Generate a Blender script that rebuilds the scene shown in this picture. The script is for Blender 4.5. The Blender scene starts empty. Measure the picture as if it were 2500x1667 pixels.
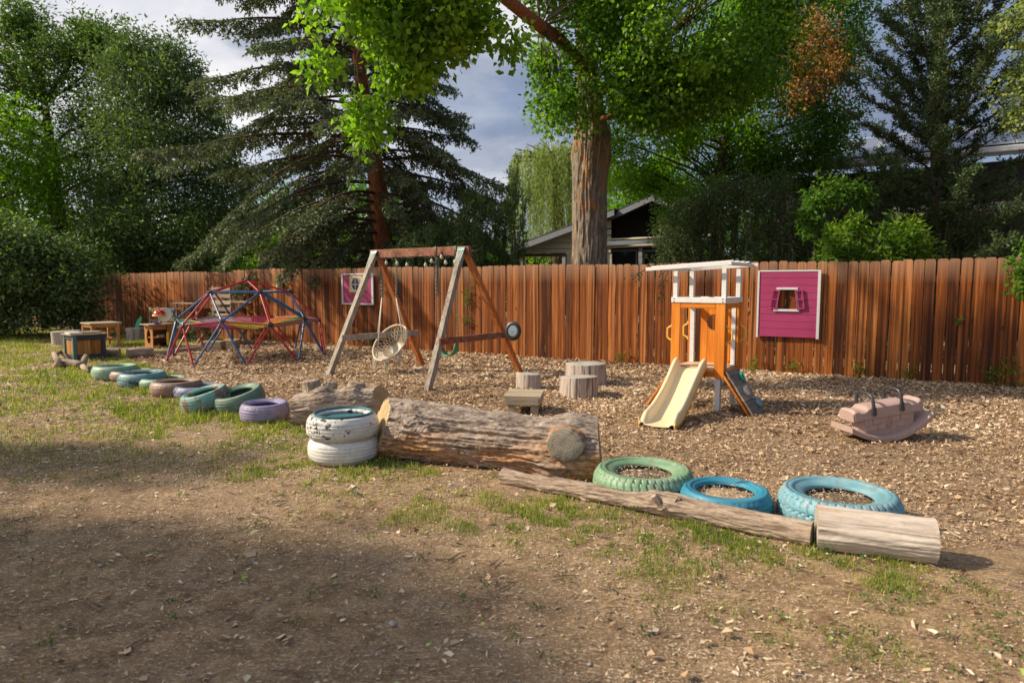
import bpy, math, random
import numpy as np
from mathutils import Vector, Matrix

# ------------------------------------------------------------------ camera, world, sun, exposure
SC = bpy.context.scene
COL = SC.collection
CAM_H = 1.47
FPX = 1620.0                      # focal length in pixels of the 2500 px wide photograph
HORIZON = 692.0
PITCH = math.atan((833.5 - HORIZON) / FPX)
cam_data = bpy.data.cameras.new('camera')
cam = bpy.data.objects.new('camera', cam_data)
COL.objects.link(cam)
cam.location = (0, 0, CAM_H)
cam.rotation_euler = (math.radians(90) - PITCH, 0, 0)
cam_data.sensor_width = 36
cam_data.lens = 36 * FPX / 2500
cam_data.clip_start = 0.05
cam_data.clip_end = 2000
cam_data.dof.use_dof = True
cam_data.dof.focus_distance = 6.0
cam_data.dof.aperture_fstop = 2.4
SC.camera = cam

SUN_EL = math.radians(36)
SUN_AZ = math.radians(2)          # sun stands to the left (-X), turned this much behind the fence (+) or towards the camera (-)
SUN_DIR = Vector((-math.cos(SUN_EL) * math.cos(SUN_AZ), math.cos(SUN_EL) * math.sin(SUN_AZ), math.sin(SUN_EL)))
SUN_STRENGTH = 4.6
SKY_STRENGTH = 0.12
EXPOSURE = 0.5

sun_data = bpy.data.lights.new('sun', 'SUN')
sun_data.energy = SUN_STRENGTH
sun_data.angle = math.radians(1.6)
sun_data.color = (1.0, 0.86, 0.66)
sun = bpy.data.objects.new('sun', sun_data)
COL.objects.link(sun)
sun.rotation_euler = SUN_DIR.to_track_quat('Z', 'Y').to_euler()

world = bpy.data.worlds.new('World')
SC.world = world
world.use_nodes = True
SC.view_settings.view_transform = 'Standard'
SC.view_settings.look = 'None'
SC.view_settings.gamma = 1
SC.view_settings.exposure = EXPOSURE
SC.view_settings.use_curve_mapping = False
SC.cycles.max_bounces = 6
SC.cycles.diffuse_bounces = 3
SC.cycles.transmission_bounces = 4
SC.cycles.transparent_max_bounces = 8


class NT:
    """small helper to write node graphs"""
    def __init__(s, tree):
        s.t = tree
        s.n = tree.nodes
        s.l = tree.links

    def add(s, typ, ins=None, **props):
        nd = s.n.new('ShaderNode' + typ)
        for k, v in props.items():
            setattr(nd, k, v)
        if ins:
            for k, v in ins.items():
                s.set(nd.inputs[k], v)
        return nd

    def set(s, sock, v):
        if isinstance(v, bpy.types.NodeSocket):
            s.l.new(v, sock)
        elif isinstance(v, bpy.types.Node):
            s.l.new(v.outputs[0], sock)
        else:
            if hasattr(sock.default_value, '__len__') and not hasattr(v, '__len__'):
                v = [v] * len(sock.default_value)
            if hasattr(sock.default_value, '__len__') and len(sock.default_value) == 4 and len(v) == 3:
                v = tuple(v) + (1.0,)
            sock.default_value = v

    def ramp(s, fac, stops, interp='LINEAR'):
        nd = s.add('ValToRGB')
        nd.color_ramp.interpolation = interp
        e = nd.color_ramp.elements
        while len(e) > 1:
            e.remove(e[-1])
        for i, (p, c) in enumerate(stops):
            if not hasattr(c, '__len__'):
                c = (c, c, c)
            el = e[0] if i == 0 else e.new(p)
            el.position = p
            el.color = tuple(c) + (1.0,)
        s.set(nd.inputs['Fac'], fac)
        return nd.outputs['Color']

    def math(s, op, a, b=None, clamp=False):
        nd = s.add('Math', operation=op)
        nd.use_clamp = clamp
        s.set(nd.inputs[0], a)
        if b is not None:
            s.set(nd.inputs[1], b)
        return nd.outputs[0]

    def mix(s, fac, a, b, blend='MIX'):
        nd = s.add('Mix')
        nd.data_type = 'RGBA'
        nd.blend_type = blend
        s.set(nd.inputs[0], fac)
        s.set(nd.inputs[6], a)
        s.set(nd.inputs[7], b)
        return nd.outputs[2]

    def noise(s, vec, scale, detail=4, rough=0.55, dist=0.0):
        nd = s.add('TexNoise', {'Scale': scale, 'Detail': detail, 'Roughness': rough, 'Distortion': dist})
        if vec is not None:
            s.l.new(vec, nd.inputs['Vector'])
        return nd.outputs['Fac']

    def mapping(s, vec, scale=(1, 1, 1), loc=(0, 0, 0), rot=(0, 0, 0)):
        nd = s.add('Mapping', {'Scale': scale, 'Location': loc, 'Rotation': rot})
        s.l.new(vec, nd.inputs['Vector'])
        return nd.outputs[0]


# sky: clear Nishita blue with sunlit and slate clouds over it
w = NT(world.node_tree)
for nd in list(w.n):
    w.n.remove(nd)
out = w.add('OutputWorld')
sky = w.add('TexSky', sky_type='NISHITA')
sky.sun_disc = False
sky.sun_elevation = SUN_EL
sky.sun_rotation = math.atan2(SUN_DIR.x, SUN_DIR.y)
sky.air_density = 1.0
sky.dust_density = 1.5
bg_sky = w.add('Background', {'Color': sky.outputs[0], 'Strength': SKY_STRENGTH})
tc = w.add('TexCoord')
sep = w.add('SeparateXYZ', {0: tc.outputs['Generated']})
den = w.math('ADD', w.math('MAXIMUM', sep.outputs['Z'], 0.0), 0.22)
cx = w.math('DIVIDE', sep.outputs['X'], den)
cy = w.math('DIVIDE', sep.outputs['Y'], den)
cv = w.add('CombineXYZ', {0: cx, 1: cy, 2: 0.0}).outputs[0]
n1 = w.noise(w.mapping(cv, loc=(3.1, 0.4, 0)), 1.15, 9, 0.55, 0.25)
cover = w.ramp(n1, [(0.30, 0.45), (0.46, 0.85), (0.60, 1.0)])
n2 = w.noise(w.mapping(cv, loc=(7.7, 2.3, 1.0)), 1.7, 8, 0.55, 0.35)
left = w.math('MULTIPLY', sep.outputs['X'], -0.34)          # clouds nearer the sun's side are lit through
bright = w.math('ADD', n2, left)
ccol = w.ramp(bright, [(0.30, (0.14, 0.175, 0.26)), (0.46, (0.20, 0.24, 0.34)), (0.57, (0.33, 0.36, 0.43)), (0.66, (0.56, 0.56, 0.60)), (0.80, (0.74, 0.72, 0.71))])
bg_cloud = w.add('Background', {'Color': ccol, 'Strength': 1.0})
ms = w.add('MixShader', {0: cover, 1: bg_sky.outputs[0], 2: bg_cloud.outputs[0]})
w.l.new(ms.outputs[0], out.inputs['Surface'])

# ------------------------------------------------------------------ placing: photograph pixel -> point of the place
CP, SP = math.cos(PITCH), math.sin(PITCH)


def ray(px, py):
    u, v = (px - 1250.0) / FPX, -(py - 833.5) / FPX
    return Vector((u, CP + v * SP, -SP + v * CP))


def G(px, py, z=0.0):
    """point on the horizontal plane at height z"""
    d = ray(px, py)
    t = (z - CAM_H) / d.z
    return Vector((d.x * t, d.y * t, z))


def W(px, py, Y):
    """point at distance Y in front of the camera"""
    d = ray(px, py)
    t = Y / d.y
    return Vector((d.x * t, Y, CAM_H + d.z * t))


# ------------------------------------------------------------------ numpy noise
def _hash(ix, iy, iz, seed):
    h = (ix * 374761393 + iy * 668265263 + iz * 2147483647 + seed * 974634777) & 0xFFFFFFFF
    h = ((h ^ (h >> 13)) * 1274126177) & 0xFFFFFFFF
    h = h ^ (h >> 16)
    return (h & 0xFFFF) / 65535.0


def vnoise(x, y, z=0.0, seed=0):
    x, y, z = np.broadcast_arrays(np.asarray(x, float), np.asarray(y, float), np.asarray(z, float))
    x0, y0, z0 = np.floor(x).astype(np.int64), np.floor(y).astype(np.int64), np.floor(z).astype(np.int64)
    fx, fy, fz = x - x0, y - y0, z - z0
    fx, fy, fz = fx * fx * (3 - 2 * fx), fy * fy * (3 - 2 * fy), fz * fz * (3 - 2 * fz)
    r = 0
    for dx in (0, 1):
        for dy in (0, 1):
            for dz in (0, 1):
                wgt = (fx if dx else 1 - fx) * (fy if dy else 1 - fy) * (fz if dz else 1 - fz)
                r = r + wgt * _hash(x0 + dx, y0 + dy, z0 + dz, seed)
    return r


def fbm(x, y, z=0.0, octv=4, seed=0, gain=0.5):
    a, s, t = 1.0, 0.0, 0.0
    for o in range(octv):
        s = s + a * vnoise(np.asarray(x) * 2 ** o, np.asarray(y) * 2 ** o, np.asarray(z) * 2 ** o, seed + o * 17)
        t += a
        a *= gain
    return s / t


# ------------------------------------------------------------------ object helpers
def props(o, label=None, cat=None, group=None, kind=None):
    if label:
        o['label'] = label
    if cat:
        o['category'] = cat
    if group:
        o['group'] = group
    if kind:
        o['kind'] = kind
    return o


def thing(name, label, cat, loc=(0, 0, 0), rz=0.0, group=None, rot=None):
    o = bpy.data.objects.new(name, None)
    o.empty_display_size = 0.1
    COL.objects.link(o)
    o.location = loc
    o.rotation_euler = rot if rot is not None else (0, 0, rz)
    return props(o, label, cat, group)


def root_of(o):
    while o.parent:
        o = o.parent
    return o


class MB:
    """mesh builder: collects vertices and faces"""
    def __init__(s):
        s.v, s.f, s.m = [], [], []
        s.mi = 0

    def _add(s, vs, fs):
        b = len(s.v)
        s.v.extend([tuple(p) for p in vs])
        s.f.extend([tuple(b + i for i in f) for f in fs])
        s.m.extend([s.mi] * len(fs))

    def box(s, c, size, R=None, taper=1.0):
        hx, hy, hz = [q / 2 for q in size]
        vs = []
        for z in (-1, 1):
            k = taper if z > 0 else 1.0
            for x, y in ((-1, -1), (1, -1), (1, 1), (-1, 1)):
                p = Vector((x * hx * k, y * hy * k, z * hz))
                if R is not None:
                    p = R @ p
                vs.append(p + Vector(c))
        s._add(vs, [(3, 2, 1, 0), (4, 5, 6, 7), (0, 1, 5, 4), (1, 2, 6, 5), (2, 3, 7, 6), (3, 0, 4, 7)])
        return s

    def beam(s, p0, p1, wd, ht, up=(0, 0, 1)):
        p0, p1 = Vector(p0), Vector(p1)
        x = (p1 - p0).normalized()
        y = Vector(up).cross(x)
        if y.length < 1e-4:
            y = Vector((0, 1, 0)).cross(x)
        y.normalize()
        z = x.cross(y)
        R = Matrix((x, y, z)).transposed()
        return s.box((p0 + p1) / 2, ((p1 - p0).length, wd, ht), R)

    def tube(s, pts, r, seg=8, cap=True, closed=False):
        pts = [Vector(p) for p in pts]
        n = len(pts)
        rs = [r] * n if not hasattr(r, '__len__') else list(r)
        prev = None
        vs = []
        for i, p in enumerate(pts):
            if closed:
                d = pts[(i + 1) % n] - pts[i - 1]
            else:
                d = pts[min(i + 1, n - 1)] - pts[max(i - 1, 0)]
            if d.length < 1e-9:
                d = Vector((0, 0, 1))
            d.normalize()
            if prev is None:
                a = Vector((0, 0, 1)) if abs(d.z) < 0.9 else Vector((1, 0, 0))
                prev = (a - d * a.dot(d)).normalized()
            else:
                prev = (prev - d * prev.dot(d))
                prev = prev.normalized() if prev.length > 1e-6 else d.orthogonal().normalized()
            b = d.cross(prev)
            for k in range(seg):
                t = 2 * math.pi * k / seg
                vs.append(p + (prev * math.cos(t) + b * math.sin(t)) * rs[i])
        fs = []
        m = n if closed else n - 1
        for i in range(m):
            j = (i + 1) % n
            for k in range(seg):
                k2 = (k + 1) % seg
                fs.append((i * seg + k, i * seg + k2, j * seg + k2, j * seg + k))
        if cap and not closed:
            fs.append(tuple(range(seg - 1, -1, -1)))
            fs.append(tuple((n - 1) * seg + k for k in range(seg)))
        s._add(vs, fs)
        return s

    def lathe(s, prof, seg=32, c=(0, 0, 0), R=None, closed=False, sx=1.0, sy=1.0):
        """prof: (radius, z) pairs turned about z"""
        vs = []
        for (r, z) in prof:
            for k in range(seg):
                t = 2 * math.pi * k / seg
                p = Vector((r * math.cos(t) * sx, r * math.sin(t) * sy, z))
                if R is not None:
                    p = R @ p
                vs.append(p + Vector(c))
        fs = []
        n = len(prof)
        for i in range(n if closed else n - 1):
            j = (i + 1) % n
            for k in range(seg):
                k2 = (k + 1) % seg
                fs.append((i * seg + k, i * seg + k2, j * seg + k2, j * seg + k))
        if not closed:
            if prof[0][0] > 1e-5:
                fs.append(tuple(range(seg - 1, -1, -1)))
            if prof[-1][0] > 1e-5:
                fs.append(tuple((n - 1) * seg + k for k in range(seg)))
        s._add(vs, fs)
        return s

    def prism(s, poly, thick, R, c):
        """2-D polygon (x, z) in a local frame R extruded by thick along local y"""
        n = len(poly)
        vs = []
        for y in (-thick / 2, thick / 2):
            for (a, b) in poly:
                vs.append(R @ Vector((a, y, b)) + Vector(c))
        fs = [tuple(range(n)), tuple(range(2 * n - 1, n - 1, -1))]
        for i in range(n):
            j = (i + 1) % n
            fs.append((i, i + n, j + n, j))
        s._add(vs, fs)
        return s

    def quad(s, a, b, c, d):
        s._add([a, b, c, d], [(0, 1, 2, 3)])
        return s

    def build(s, name, mat, parent=None, smooth=False, world_space=False, bevel=0.0, kind=None, label=None, loc=None):
        me = bpy.data.meshes.new(name)
        vs = s.v
        if world_space and parent is not None:
            r = root_of(parent)
            Mi = (Matrix.Translation(r.location) @ r.rotation_euler.to_matrix().to_4x4()).inverted()
            vs = [tuple(Mi @ Vector(p)) for p in vs]
        elif loc is not None:
            L = Vector(loc)
            vs = [tuple(Vector(p) - L) for p in vs]
        me.from_pydata(vs, [], s.f)
        mats = mat if isinstance(mat, (list, tuple)) else [mat]
        for m in mats:
            me.materials.append(m)
        if len(mats) > 1:
            me.polygons.foreach_set('material_index', s.m)
        if smooth:
            me.polygons.foreach_set('use_smooth', [True] * len(me.polygons))
        me.update()
        o = bpy.data.objects.new(name, me)
        COL.objects.link(o)
        if parent is not None:
            o.parent = parent
        elif loc is not None:
            o.location = loc
        if smooth == 'auto':
            md = None
            try:
                me.set_sharp_from_angle(angle=math.radians(38))
            except Exception:
                pass
        if bevel:
            b = o.modifiers.new('bevel', 'BEVEL')
            b.width = bevel
            b.segments = 2
            b.limit_method = 'ANGLE'
            b.angle_limit = math.radians(40)
        if kind:
            o['kind'] = kind
        if label:
            o['label'] = label
        return o


def np_mesh(name, verts, faces, mat, parent=None, tint=None, smooth=False, kind=None, local=True):
    """verts (N,3), faces (M,k) arrays -> one object; tint = float per face"""
    verts = np.asarray(verts, dtype=np.float64)
    if parent is not None and local:
        r = root_of(parent)
        Mi = np.array((Matrix.Translation(r.location) @ r.rotation_euler.to_matrix().to_4x4()).inverted())
        verts = verts @ Mi[:3, :3].T + Mi[:3, 3]
    verts = verts.astype(np.float32)
    faces = np.asarray(faces, dtype=np.int32)
    me = bpy.data.meshes.new(name)
    k = faces.shape[1]
    me.vertices.add(len(verts))
    me.vertices.foreach_set('co', verts.ravel())
    me.loops.add(faces.size)
    me.loops.foreach_set('vertex_index', faces.ravel())
    me.polygons.add(len(faces))
    me.polygons.foreach_set('loop_start', np.arange(0, faces.size, k, dtype=np.int32))
    if tint is not None:
        at = me.attributes.new('tint', 'FLOAT', 'FACE')
        at.data.foreach_set('value', np.asarray(tint, dtype=np.float32))
    if smooth:
        me.polygons.foreach_set('use_smooth', np.ones(len(faces), dtype=bool))
    me.materials.append(mat)
    me.update(calc_edges=True)
    o = bpy.data.objects.new(name, me)
    COL.objects.link(o)
    if parent is not None:
        o.parent = parent
    if kind:
        o['kind'] = kind
    return o


# ------------------------------------------------------------------ materials
def new_mat(name):
    m = bpy.data.materials.new(name)
    m.use_nodes = True
    t = NT(m.node_tree)
    p = t.n['Principled BSDF']
    return m, t, p


def bump(t, p, h, strength=0.4, dist=0.01):
    b = t.add('Bump', {'Strength': strength, 'Distance': dist, 'Height': h})
    t.l.new(b.outputs[0], p.inputs['Normal'])


def mat_plain(name, col, rough=0.6, var=0.12, scale=6.0, bmp=0.15, dirt=0.25, spec=0.5, metal=0.0, dirt_col=(0.16, 0.11, 0.075)):
    m, t, p = new_mat(name)
    tcn = t.add('TexCoord').outputs['Object']
    n = t.noise(tcn, scale, 6, 0.6)
    c = t.ramp(n, [(0.25, [x * (1 - var) for x in col]), (0.75, [min(1, x * (1 + var)) for x in col])])
    d = t.ramp(t.noise(tcn, scale * 2.7, 8, 0.7, 0.4), [(0.5, 0.0), (0.72, dirt)])
    c = t.mix(d, c, dirt_col)
    t.set(p.inputs['Base Color'], c)
    t.set(p.inputs['Roughness'], t.ramp(n, [(0.3, max(0, rough - 0.1)), (0.7, min(1, rough + 0.1))]))
    p.inputs['Metallic'].default_value = metal
    p.inputs['Specular IOR Level'].default_value = spec
    if bmp:
        bump(t, p, t.noise(tcn, scale * 12, 5, 0.7), bmp, 0.004)
    return m


def mat_wood(name, dark, mid, light, axis='Z', freq=38.0, stretch=0.045, rough=0.75, bmp=0.5, rnd=0.35, knots=True, weather=None, checks=0.0, streak=0.0):
    """timber with the grain along the local axis; every object gets its own stretch of grain"""
    m, t, p = new_mat(name)
    tcn = t.add('TexCoord').outputs['Object']
    oi = t.add('ObjectInfo')
    off = t.math('MULTIPLY', oi.outputs['Random'], 37.0)
    offv = t.add('CombineXYZ', {0: off, 1: off, 2: off}).outputs[0]
    va = t.add('VectorMath', operation='ADD')
    t.l.new(tcn, va.inputs[0])
    t.l.new(offv, va.inputs[1])
    vec = va.outputs[0]
    sc = {'X': (stretch, 1, 1), 'Y': (1, stretch, 1), 'Z': (1, 1, stretch)}[axis]
    g = t.noise(t.mapping(vec, scale=sc), freq, 8, 0.62, 0.9)
    g2 = t.noise(t.mapping(vec, scale=tuple(min(1, q * 3) if q < 1 else q for q in sc)), freq * 0.28, 4, 0.6, 1.2)
    gg = t.math('ADD', t.math('MULTIPLY', g, 0.55), t.math('MULTIPLY', g2, 0.45))
    gg = t.math('ADD', gg, t.math('MULTIPLY', t.math('SUBTRACT', oi.outputs['Random'], 0.5), rnd * 0.45))
    c = t.ramp(gg, [(0.33, dark), (0.5, mid), (0.68, light)])
    if knots:
        vr = t.add('TexVoronoi', {'Scale': 3.2, 'Randomness': 1.0})
        vr.feature = 'F1'
        kc = {'X': (0.5, 1, 1), 'Y': (1, 0.5, 1), 'Z': (1, 1, 0.5)}[axis]
        t.l.new(t.mapping(vec, scale=kc), vr.inputs['Vector'])
        k = t.ramp(vr.outputs['Distance'], [(0.035, 0.75), (0.085, 0.0)])
        c = t.mix(k, c, [x * 0.35 for x in dark])
    if streak:
        sk = t.noise(t.mapping(vec, scale=tuple(q * 0.35 if q < 1 else q for q in sc)), freq * 0.55, 5, 0.6, 0.25)
        c = t.mix(t.ramp(sk, [(0.46, 0.0), (0.60, streak)]), c, [q * 0.55 for q in dark])
        c = t.mix(t.ramp(sk, [(0.30, streak * 0.5), (0.40, 0.0)]), c, light)
    if weather:
        wc, z0, z1, amt = weather
        z = t.add('SeparateXYZ', {0: tcn}).outputs['Z']
        f = t.add('MapRange', {'Value': t.math('ADD', z, t.math('MULTIPLY', g2, 0.12)), 'From Min': z0, 'From Max': z1, 'To Min': 0.0, 'To Max': amt})
        c = t.mix(f.outputs[0], c, wc)
    if checks:
        cr = t.ramp(t.noise(t.mapping(vec, scale=tuple(q * 0.6 if q < 1 else q for q in sc)), freq * 0.8, 3, 0.4, 0.3), [(0.36, checks), (0.41, 0.0)])
        c = t.mix(cr, c, [x * 0.25 for x in dark])
    t.set(p.inputs['Base Color'], c)
    p.inputs['Roughness'].default_value = rough
    p.inputs['Specular IOR Level'].default_value = 0.25
    bump(t, p, gg, bmp, 0.006)
    return m


def mat_leaf(name, c0, c1, c2, trans=0.4, rough=0.6, spec=0.2):
    spec = min(spec, 0.25)
    m = bpy.data.materials.new(name)
    m.use_nodes = True
    t = NT(m.node_tree)
    p = t.n['Principled BSDF']
    a = t.add('Attribute', attribute_name='tint')
    c = t.ramp(a.outputs['Fac'], [(0.0, c0), (0.5, c1), (1.0, c2)])
    t.set(p.inputs['Base Color'], c)
    p.inputs['Roughness'].default_value = rough
    p.inputs['Specular IOR Level'].default_value = spec
    tr = t.add('BsdfTranslucent', {'Color': t.mix(1.0, c, (1.15, 1.35, 0.45), 'MULTIPLY')})
    ms = t.add('MixShader', {0: trans, 1: p.outputs[0], 2: tr.outputs[0]})
    t.l.new(ms.outputs[0], t.n['Material Output'].inputs['Surface'])
    return m


def mat_tint(name, stops, rough=0.85, noise_scale=None):
    m, t, p = new_mat(name)
    a = t.add('Attribute', attribute_name='tint')
    c = t.ramp(a.outputs['Fac'], stops)
    if noise_scale:
        tcn = t.add('TexCoord').outputs['Object']
        c = t.mix(1.0, c, t.ramp(t.noise(tcn, noise_scale, 5, 0.6), [(0.3, 0.72), (0.7, 1.15)]), 'MULTIPLY')
    t.set(p.inputs['Base Color'], c)
    p.inputs['Roughness'].default_value = rough
    p.inputs['Specular IOR Level'].default_value = 0.2
    return m


def mat_bark(name, dark, mid, light, axis='Z', freq=9.0, stretch=0.22, bmp=1.0, patch=None):
    m, t, p = new_mat(name)
    tcn = t.add('TexCoord').outputs['Object']
    sc = {'X': (stretch, 1, 1), 'Y': (1, stretch, 1), 'Z': (1, 1, stretch)}[axis]
    v = t.mapping(tcn, scale=sc)
    a = t.noise(v, freq, 9, 0.65, 1.6)
    b = t.noise(v, freq * 3.7, 6, 0.65, 0.6)
    g = t.math('ADD', t.math('MULTIPLY', a, 0.62), t.math('MULTIPLY', b, 0.38))
    c = t.ramp(g, [(0.36, dark), (0.48, mid), (0.64, light)])
    if patch:
        pc, th = patch
        f = t.ramp(t.noise(t.mapping(tcn, scale=tuple(min(1, q * 2) for q in sc), loc=(3, 1, 2)), freq * 0.25, 5, 0.6, 0.8), [(th, 0.0), (th + 0.07, 0.8)])
        c = t.mix(f, c, pc)
    t.set(p.inputs['Base Color'], c)
    p.inputs['Roughness'].default_value = 0.9
    p.inputs['Specular IOR Level'].default_value = 0.15
    bump(t, p, g, bmp, 0.03)
    return m


def mat_endgrain(name, c0, c1, axis='X', scale=30.0):
    """sawn end: growth rings round the local axis and radial checks"""
    m, t, p = new_mat(name)
    tcn = t.add('TexCoord').outputs['Object']
    sx = t.add('SeparateXYZ', {0: tcn})
    o = {'X': ('Y', 'Z'), 'Z': ('X', 'Y'), 'Y': ('X', 'Z')}[axis]
    v = t.add('CombineXYZ', {0: sx.outputs[o[0]], 1: sx.outputs[o[1]], 2: 0.0}).outputs[0]
    ln = t.add('VectorMath', operation='LENGTH')
    nz = t.noise(v, 9, 4, 0.5)
    scale = scale * 1.0
    t.l.new(v, ln.inputs[0])
    rr = t.math('ADD', ln.outputs['Value'], t.math('MULTIPLY', nz, 0.05))
    s = t.math('SINE', t.math('MULTIPLY', rr, scale * 9))
    f = t.math('ADD', t.math('MULTIPLY', s, 0.05), t.noise(tcn, 9, 8, 0.65, 0.6))
    c = t.ramp(f, [(0.3, c0), (0.7, c1)])
    t.set(p.inputs['Base Color'], c)
    p.inputs['Roughness'].default_value = 0.85
    p.inputs['Specular IOR Level'].default_value = 0.2
    bump(t, p, f, 0.35, 0.004)
    return m

# ================================================================== SETTING: ground
random.seed(7)
RNG = np.random.default_rng(11)


def in_poly(x, y, poly):
    x, y = np.asarray(x), np.asarray(y)
    ins = np.zeros(x.shape, bool)
    n = len(poly)
    for i in range(n):
        x0, y0 = poly[i]
        x1, y1 = poly[(i + 1) % n]
        if y0 == y1:
            continue
        c = ((y0 > y) != (y1 > y)) & (x < (x1 - x0) * (y - y0) / (y1 - y0) + x0)
        ins ^= c
    return ins


def dist_line(x, y, pts):
    d = np.full(np.shape(x), 1e9)
    for i in range(len(pts) - 1):
        x0, y0 = pts[i]
        x1, y1 = pts[i + 1]
        dx, dy = x1 - x0, y1 - y0
        t = np.clip(((x - x0) * dx + (y - y0) * dy) / (dx * dx + dy * dy), 0, 1)
        d = np.minimum(d, np.hypot(x - x0 - t * dx, y - y0 - t * dy))
    return d


FENCE_P = Vector((-0.35, 13.66, 0))               # a point of the fence
FENCE_A = math.radians(-29.1)
FENCE_D = Vector((math.cos(FENCE_A), math.sin(FENCE_A), 0))


def fence_at(s, z=0.0, off=0.0):
    """s metres along the fence from FENCE_P, off metres towards the camera"""
    nrm = Vector((FENCE_D.y, -FENCE_D.x, 0))
    return FENCE_P + FENCE_D * s + nrm * off + Vector((0, 0, z))


def fence_s(px):
    """distance along the fence where pixel column px meets it"""
    r = (px - 1250.0) / FPX
    # X = r * Y (pitch is small, verticals stay vertical enough)
    return (r * FENCE_P.y - FENCE_P.x) / (FENCE_D.x - r * FENCE_D.y)


EDGE = [tuple(G(a, b).xy) for a, b in ((318, 884), (440, 925), (560, 978), (700, 1035), (900, 1118), (1100, 1150), (1450, 1180),
                                      (1650, 1240), (1900, 1300), (2100, 1345), (2330, 1395), (2700, 1500))]
ZONE = EDGE + [(9.0, 2.5), (12.0, 7.0)] + [tuple(fence_at(fence_s(px), 0, -0.1).xy) for px in (2600, 1800, 1000, 560)] + [tuple(G(470, 853).xy), tuple(G(330, 868).xy)]


def hgt(x, y):
    x, y = np.asarray(x, float), np.asarray(y, float)
    h = 0.034 * (fbm(x * 1.1, y * 1.1, 0, 3, 3) - 0.5) + 0.022 * (fbm(x * 5, y * 5, 0, 3, 9) - 0.5)
    return h


def nonuni(c, half, n, k):
    u = np.linspace(-1, 1, n)
    return c + half * np.sinh(k * u) / math.sinh(k)


gx = nonuni(0.0, 900.0, 420, 7.0)
gy = nonuni(7.0, 900.0, 420, 7.0)
XX, YY = np.meshgrid(gx, gy)
ZZ = hgt(XX, YY) - 0.004
nx = len(gx)
idx = np.arange(len(gy) * nx).reshape(len(gy), nx)
gf = np.stack([idx[:-1, :-1].ravel(), idx[:-1, 1:].ravel(), idx[1:, 1:].ravel(), idx[1:, :-1].ravel()], 1)

m, t, p = new_mat('dirt')
tcn = t.add('TexCoord').outputs['Object']
big = t.noise(tcn, 0.55, 5, 0.6, 0.4)
mid = t.noise(tcn, 6.0, 8, 0.7, 0.3)
fine = t.noise(tcn, 70.0, 6, 0.75)
c = t.ramp(mid, [(0.28, (0.125, 0.073, 0.039)), (0.46, (0.235, 0.150, 0.084)), (0.68, (0.40, 0.275, 0.160))])
c = t.mix(t.ramp(big, [(0.42, 0.0), (0.62, 0.55)]), c, (0.27, 0.195, 0.13))
c = t.mix(1.0, c, t.ramp(fine, [(0.3, 0.5), (0.55, 1.0), (0.72, 1.6)]), 'MULTIPLY')
bits = t.ramp(t.noise(t.mapping(tcn, scale=(0.35, 1, 1), rot=(0, 0, 0.5)), 110.0, 3, 0.6, 0.8), [(0.58, 0.0), (0.63, 0.8)])
c = t.mix(bits, c, (0.58, 0.45, 0.30))
vcr = t.add('TexVoronoi', {'Scale': 1.4})
t.set(p.inputs['Base Color'], c)
p.inputs['Roughness'].default_value = 0.95
p.inputs['Specular IOR Level'].default_value = 0.1
hh = t.math('ADD', t.math('MULTIPLY', mid, 0.6), t.math('MULTIPLY', fine, 0.25))
bump(t, p, hh, 0.9, 0.02)
MAT_DIRT = m
ground = np_mesh('ground', np.stack([XX.ravel(), YY.ravel(), ZZ.ravel()], 1), gf, MAT_DIRT, smooth=True, kind='structure')


def view_sample(n, y0, y1, xpad=0.6, power=1.0):
    """random ground points inside the part of the plane the camera looks over, a little wider"""
    u = RNG.random(n)
    y = (y0 ** (1 + power) + u * (y1 ** (1 + power) - y0 ** (1 + power))) ** (1 / (1 + power))
    x = (RNG.random(n) * 2 - 1) * (0.80 * y + xpad)
    return x, y


def chips_mesh(name, x, y, L, Wd, zmax, mat, tint, kind='stuff', tilt=0.45, hmul=1.0):
    n = len(x)
    yaw = RNG.random(n) * 2 * np.pi
    tl = (RNG.random(n) - 0.5) * 2 * tilt
    roll = (RNG.random(n) - 0.5) * 2.4 * tilt
    z = hgt(x, y) + RNG.random(n) ** 1.5 * zmax + 0.002
    ux, uy, uz = np.cos(yaw) * np.cos(tl), np.sin(yaw) * np.cos(tl), np.sin(tl)
    vx, vy, vz = -np.sin(yaw) * np.cos(roll), np.cos(yaw) * np.cos(roll), np.sin(roll)
    z = np.maximum(z, hgt(x, y) + np.abs(uz) * L * 0.5 * 0.8)
    P = np.stack([x, y, z], 1)
    U = np.stack([ux, uy, uz], 1) * (L / 2)[:, None]
    V = np.stack([vx, vy, vz], 1) * (Wd / 2)[:, None]
    j = lambda: (0.45 + 0.75 * RNG.random((n, 1)))
    q = lambda: 0.1 + RNG.random((n, 1))
    vs = np.stack([P - U * j() - V * q(), P + U * j() * q() - V * j(), P + U * j() + V * q() * 0.8, P - U * j() * q() + V * j()], 1).reshape(-1, 3)
    fs = np.arange(n * 4).reshape(n, 4)
    return np_mesh(name, vs, fs, mat, tint=tint, kind=kind)


MAT_CHIP = mat_tint('wood_chip', [(0.0, (0.050, 0.030, 0.019)), (0.18, (0.18, 0.105, 0.062)), (0.45, (0.40, 0.265, 0.160)), (0.74, (0.60, 0.44, 0.285)), (0.93, (0.74, 0.58, 0.40)), (1.0, (0.80, 0.70, 0.56))])
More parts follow.
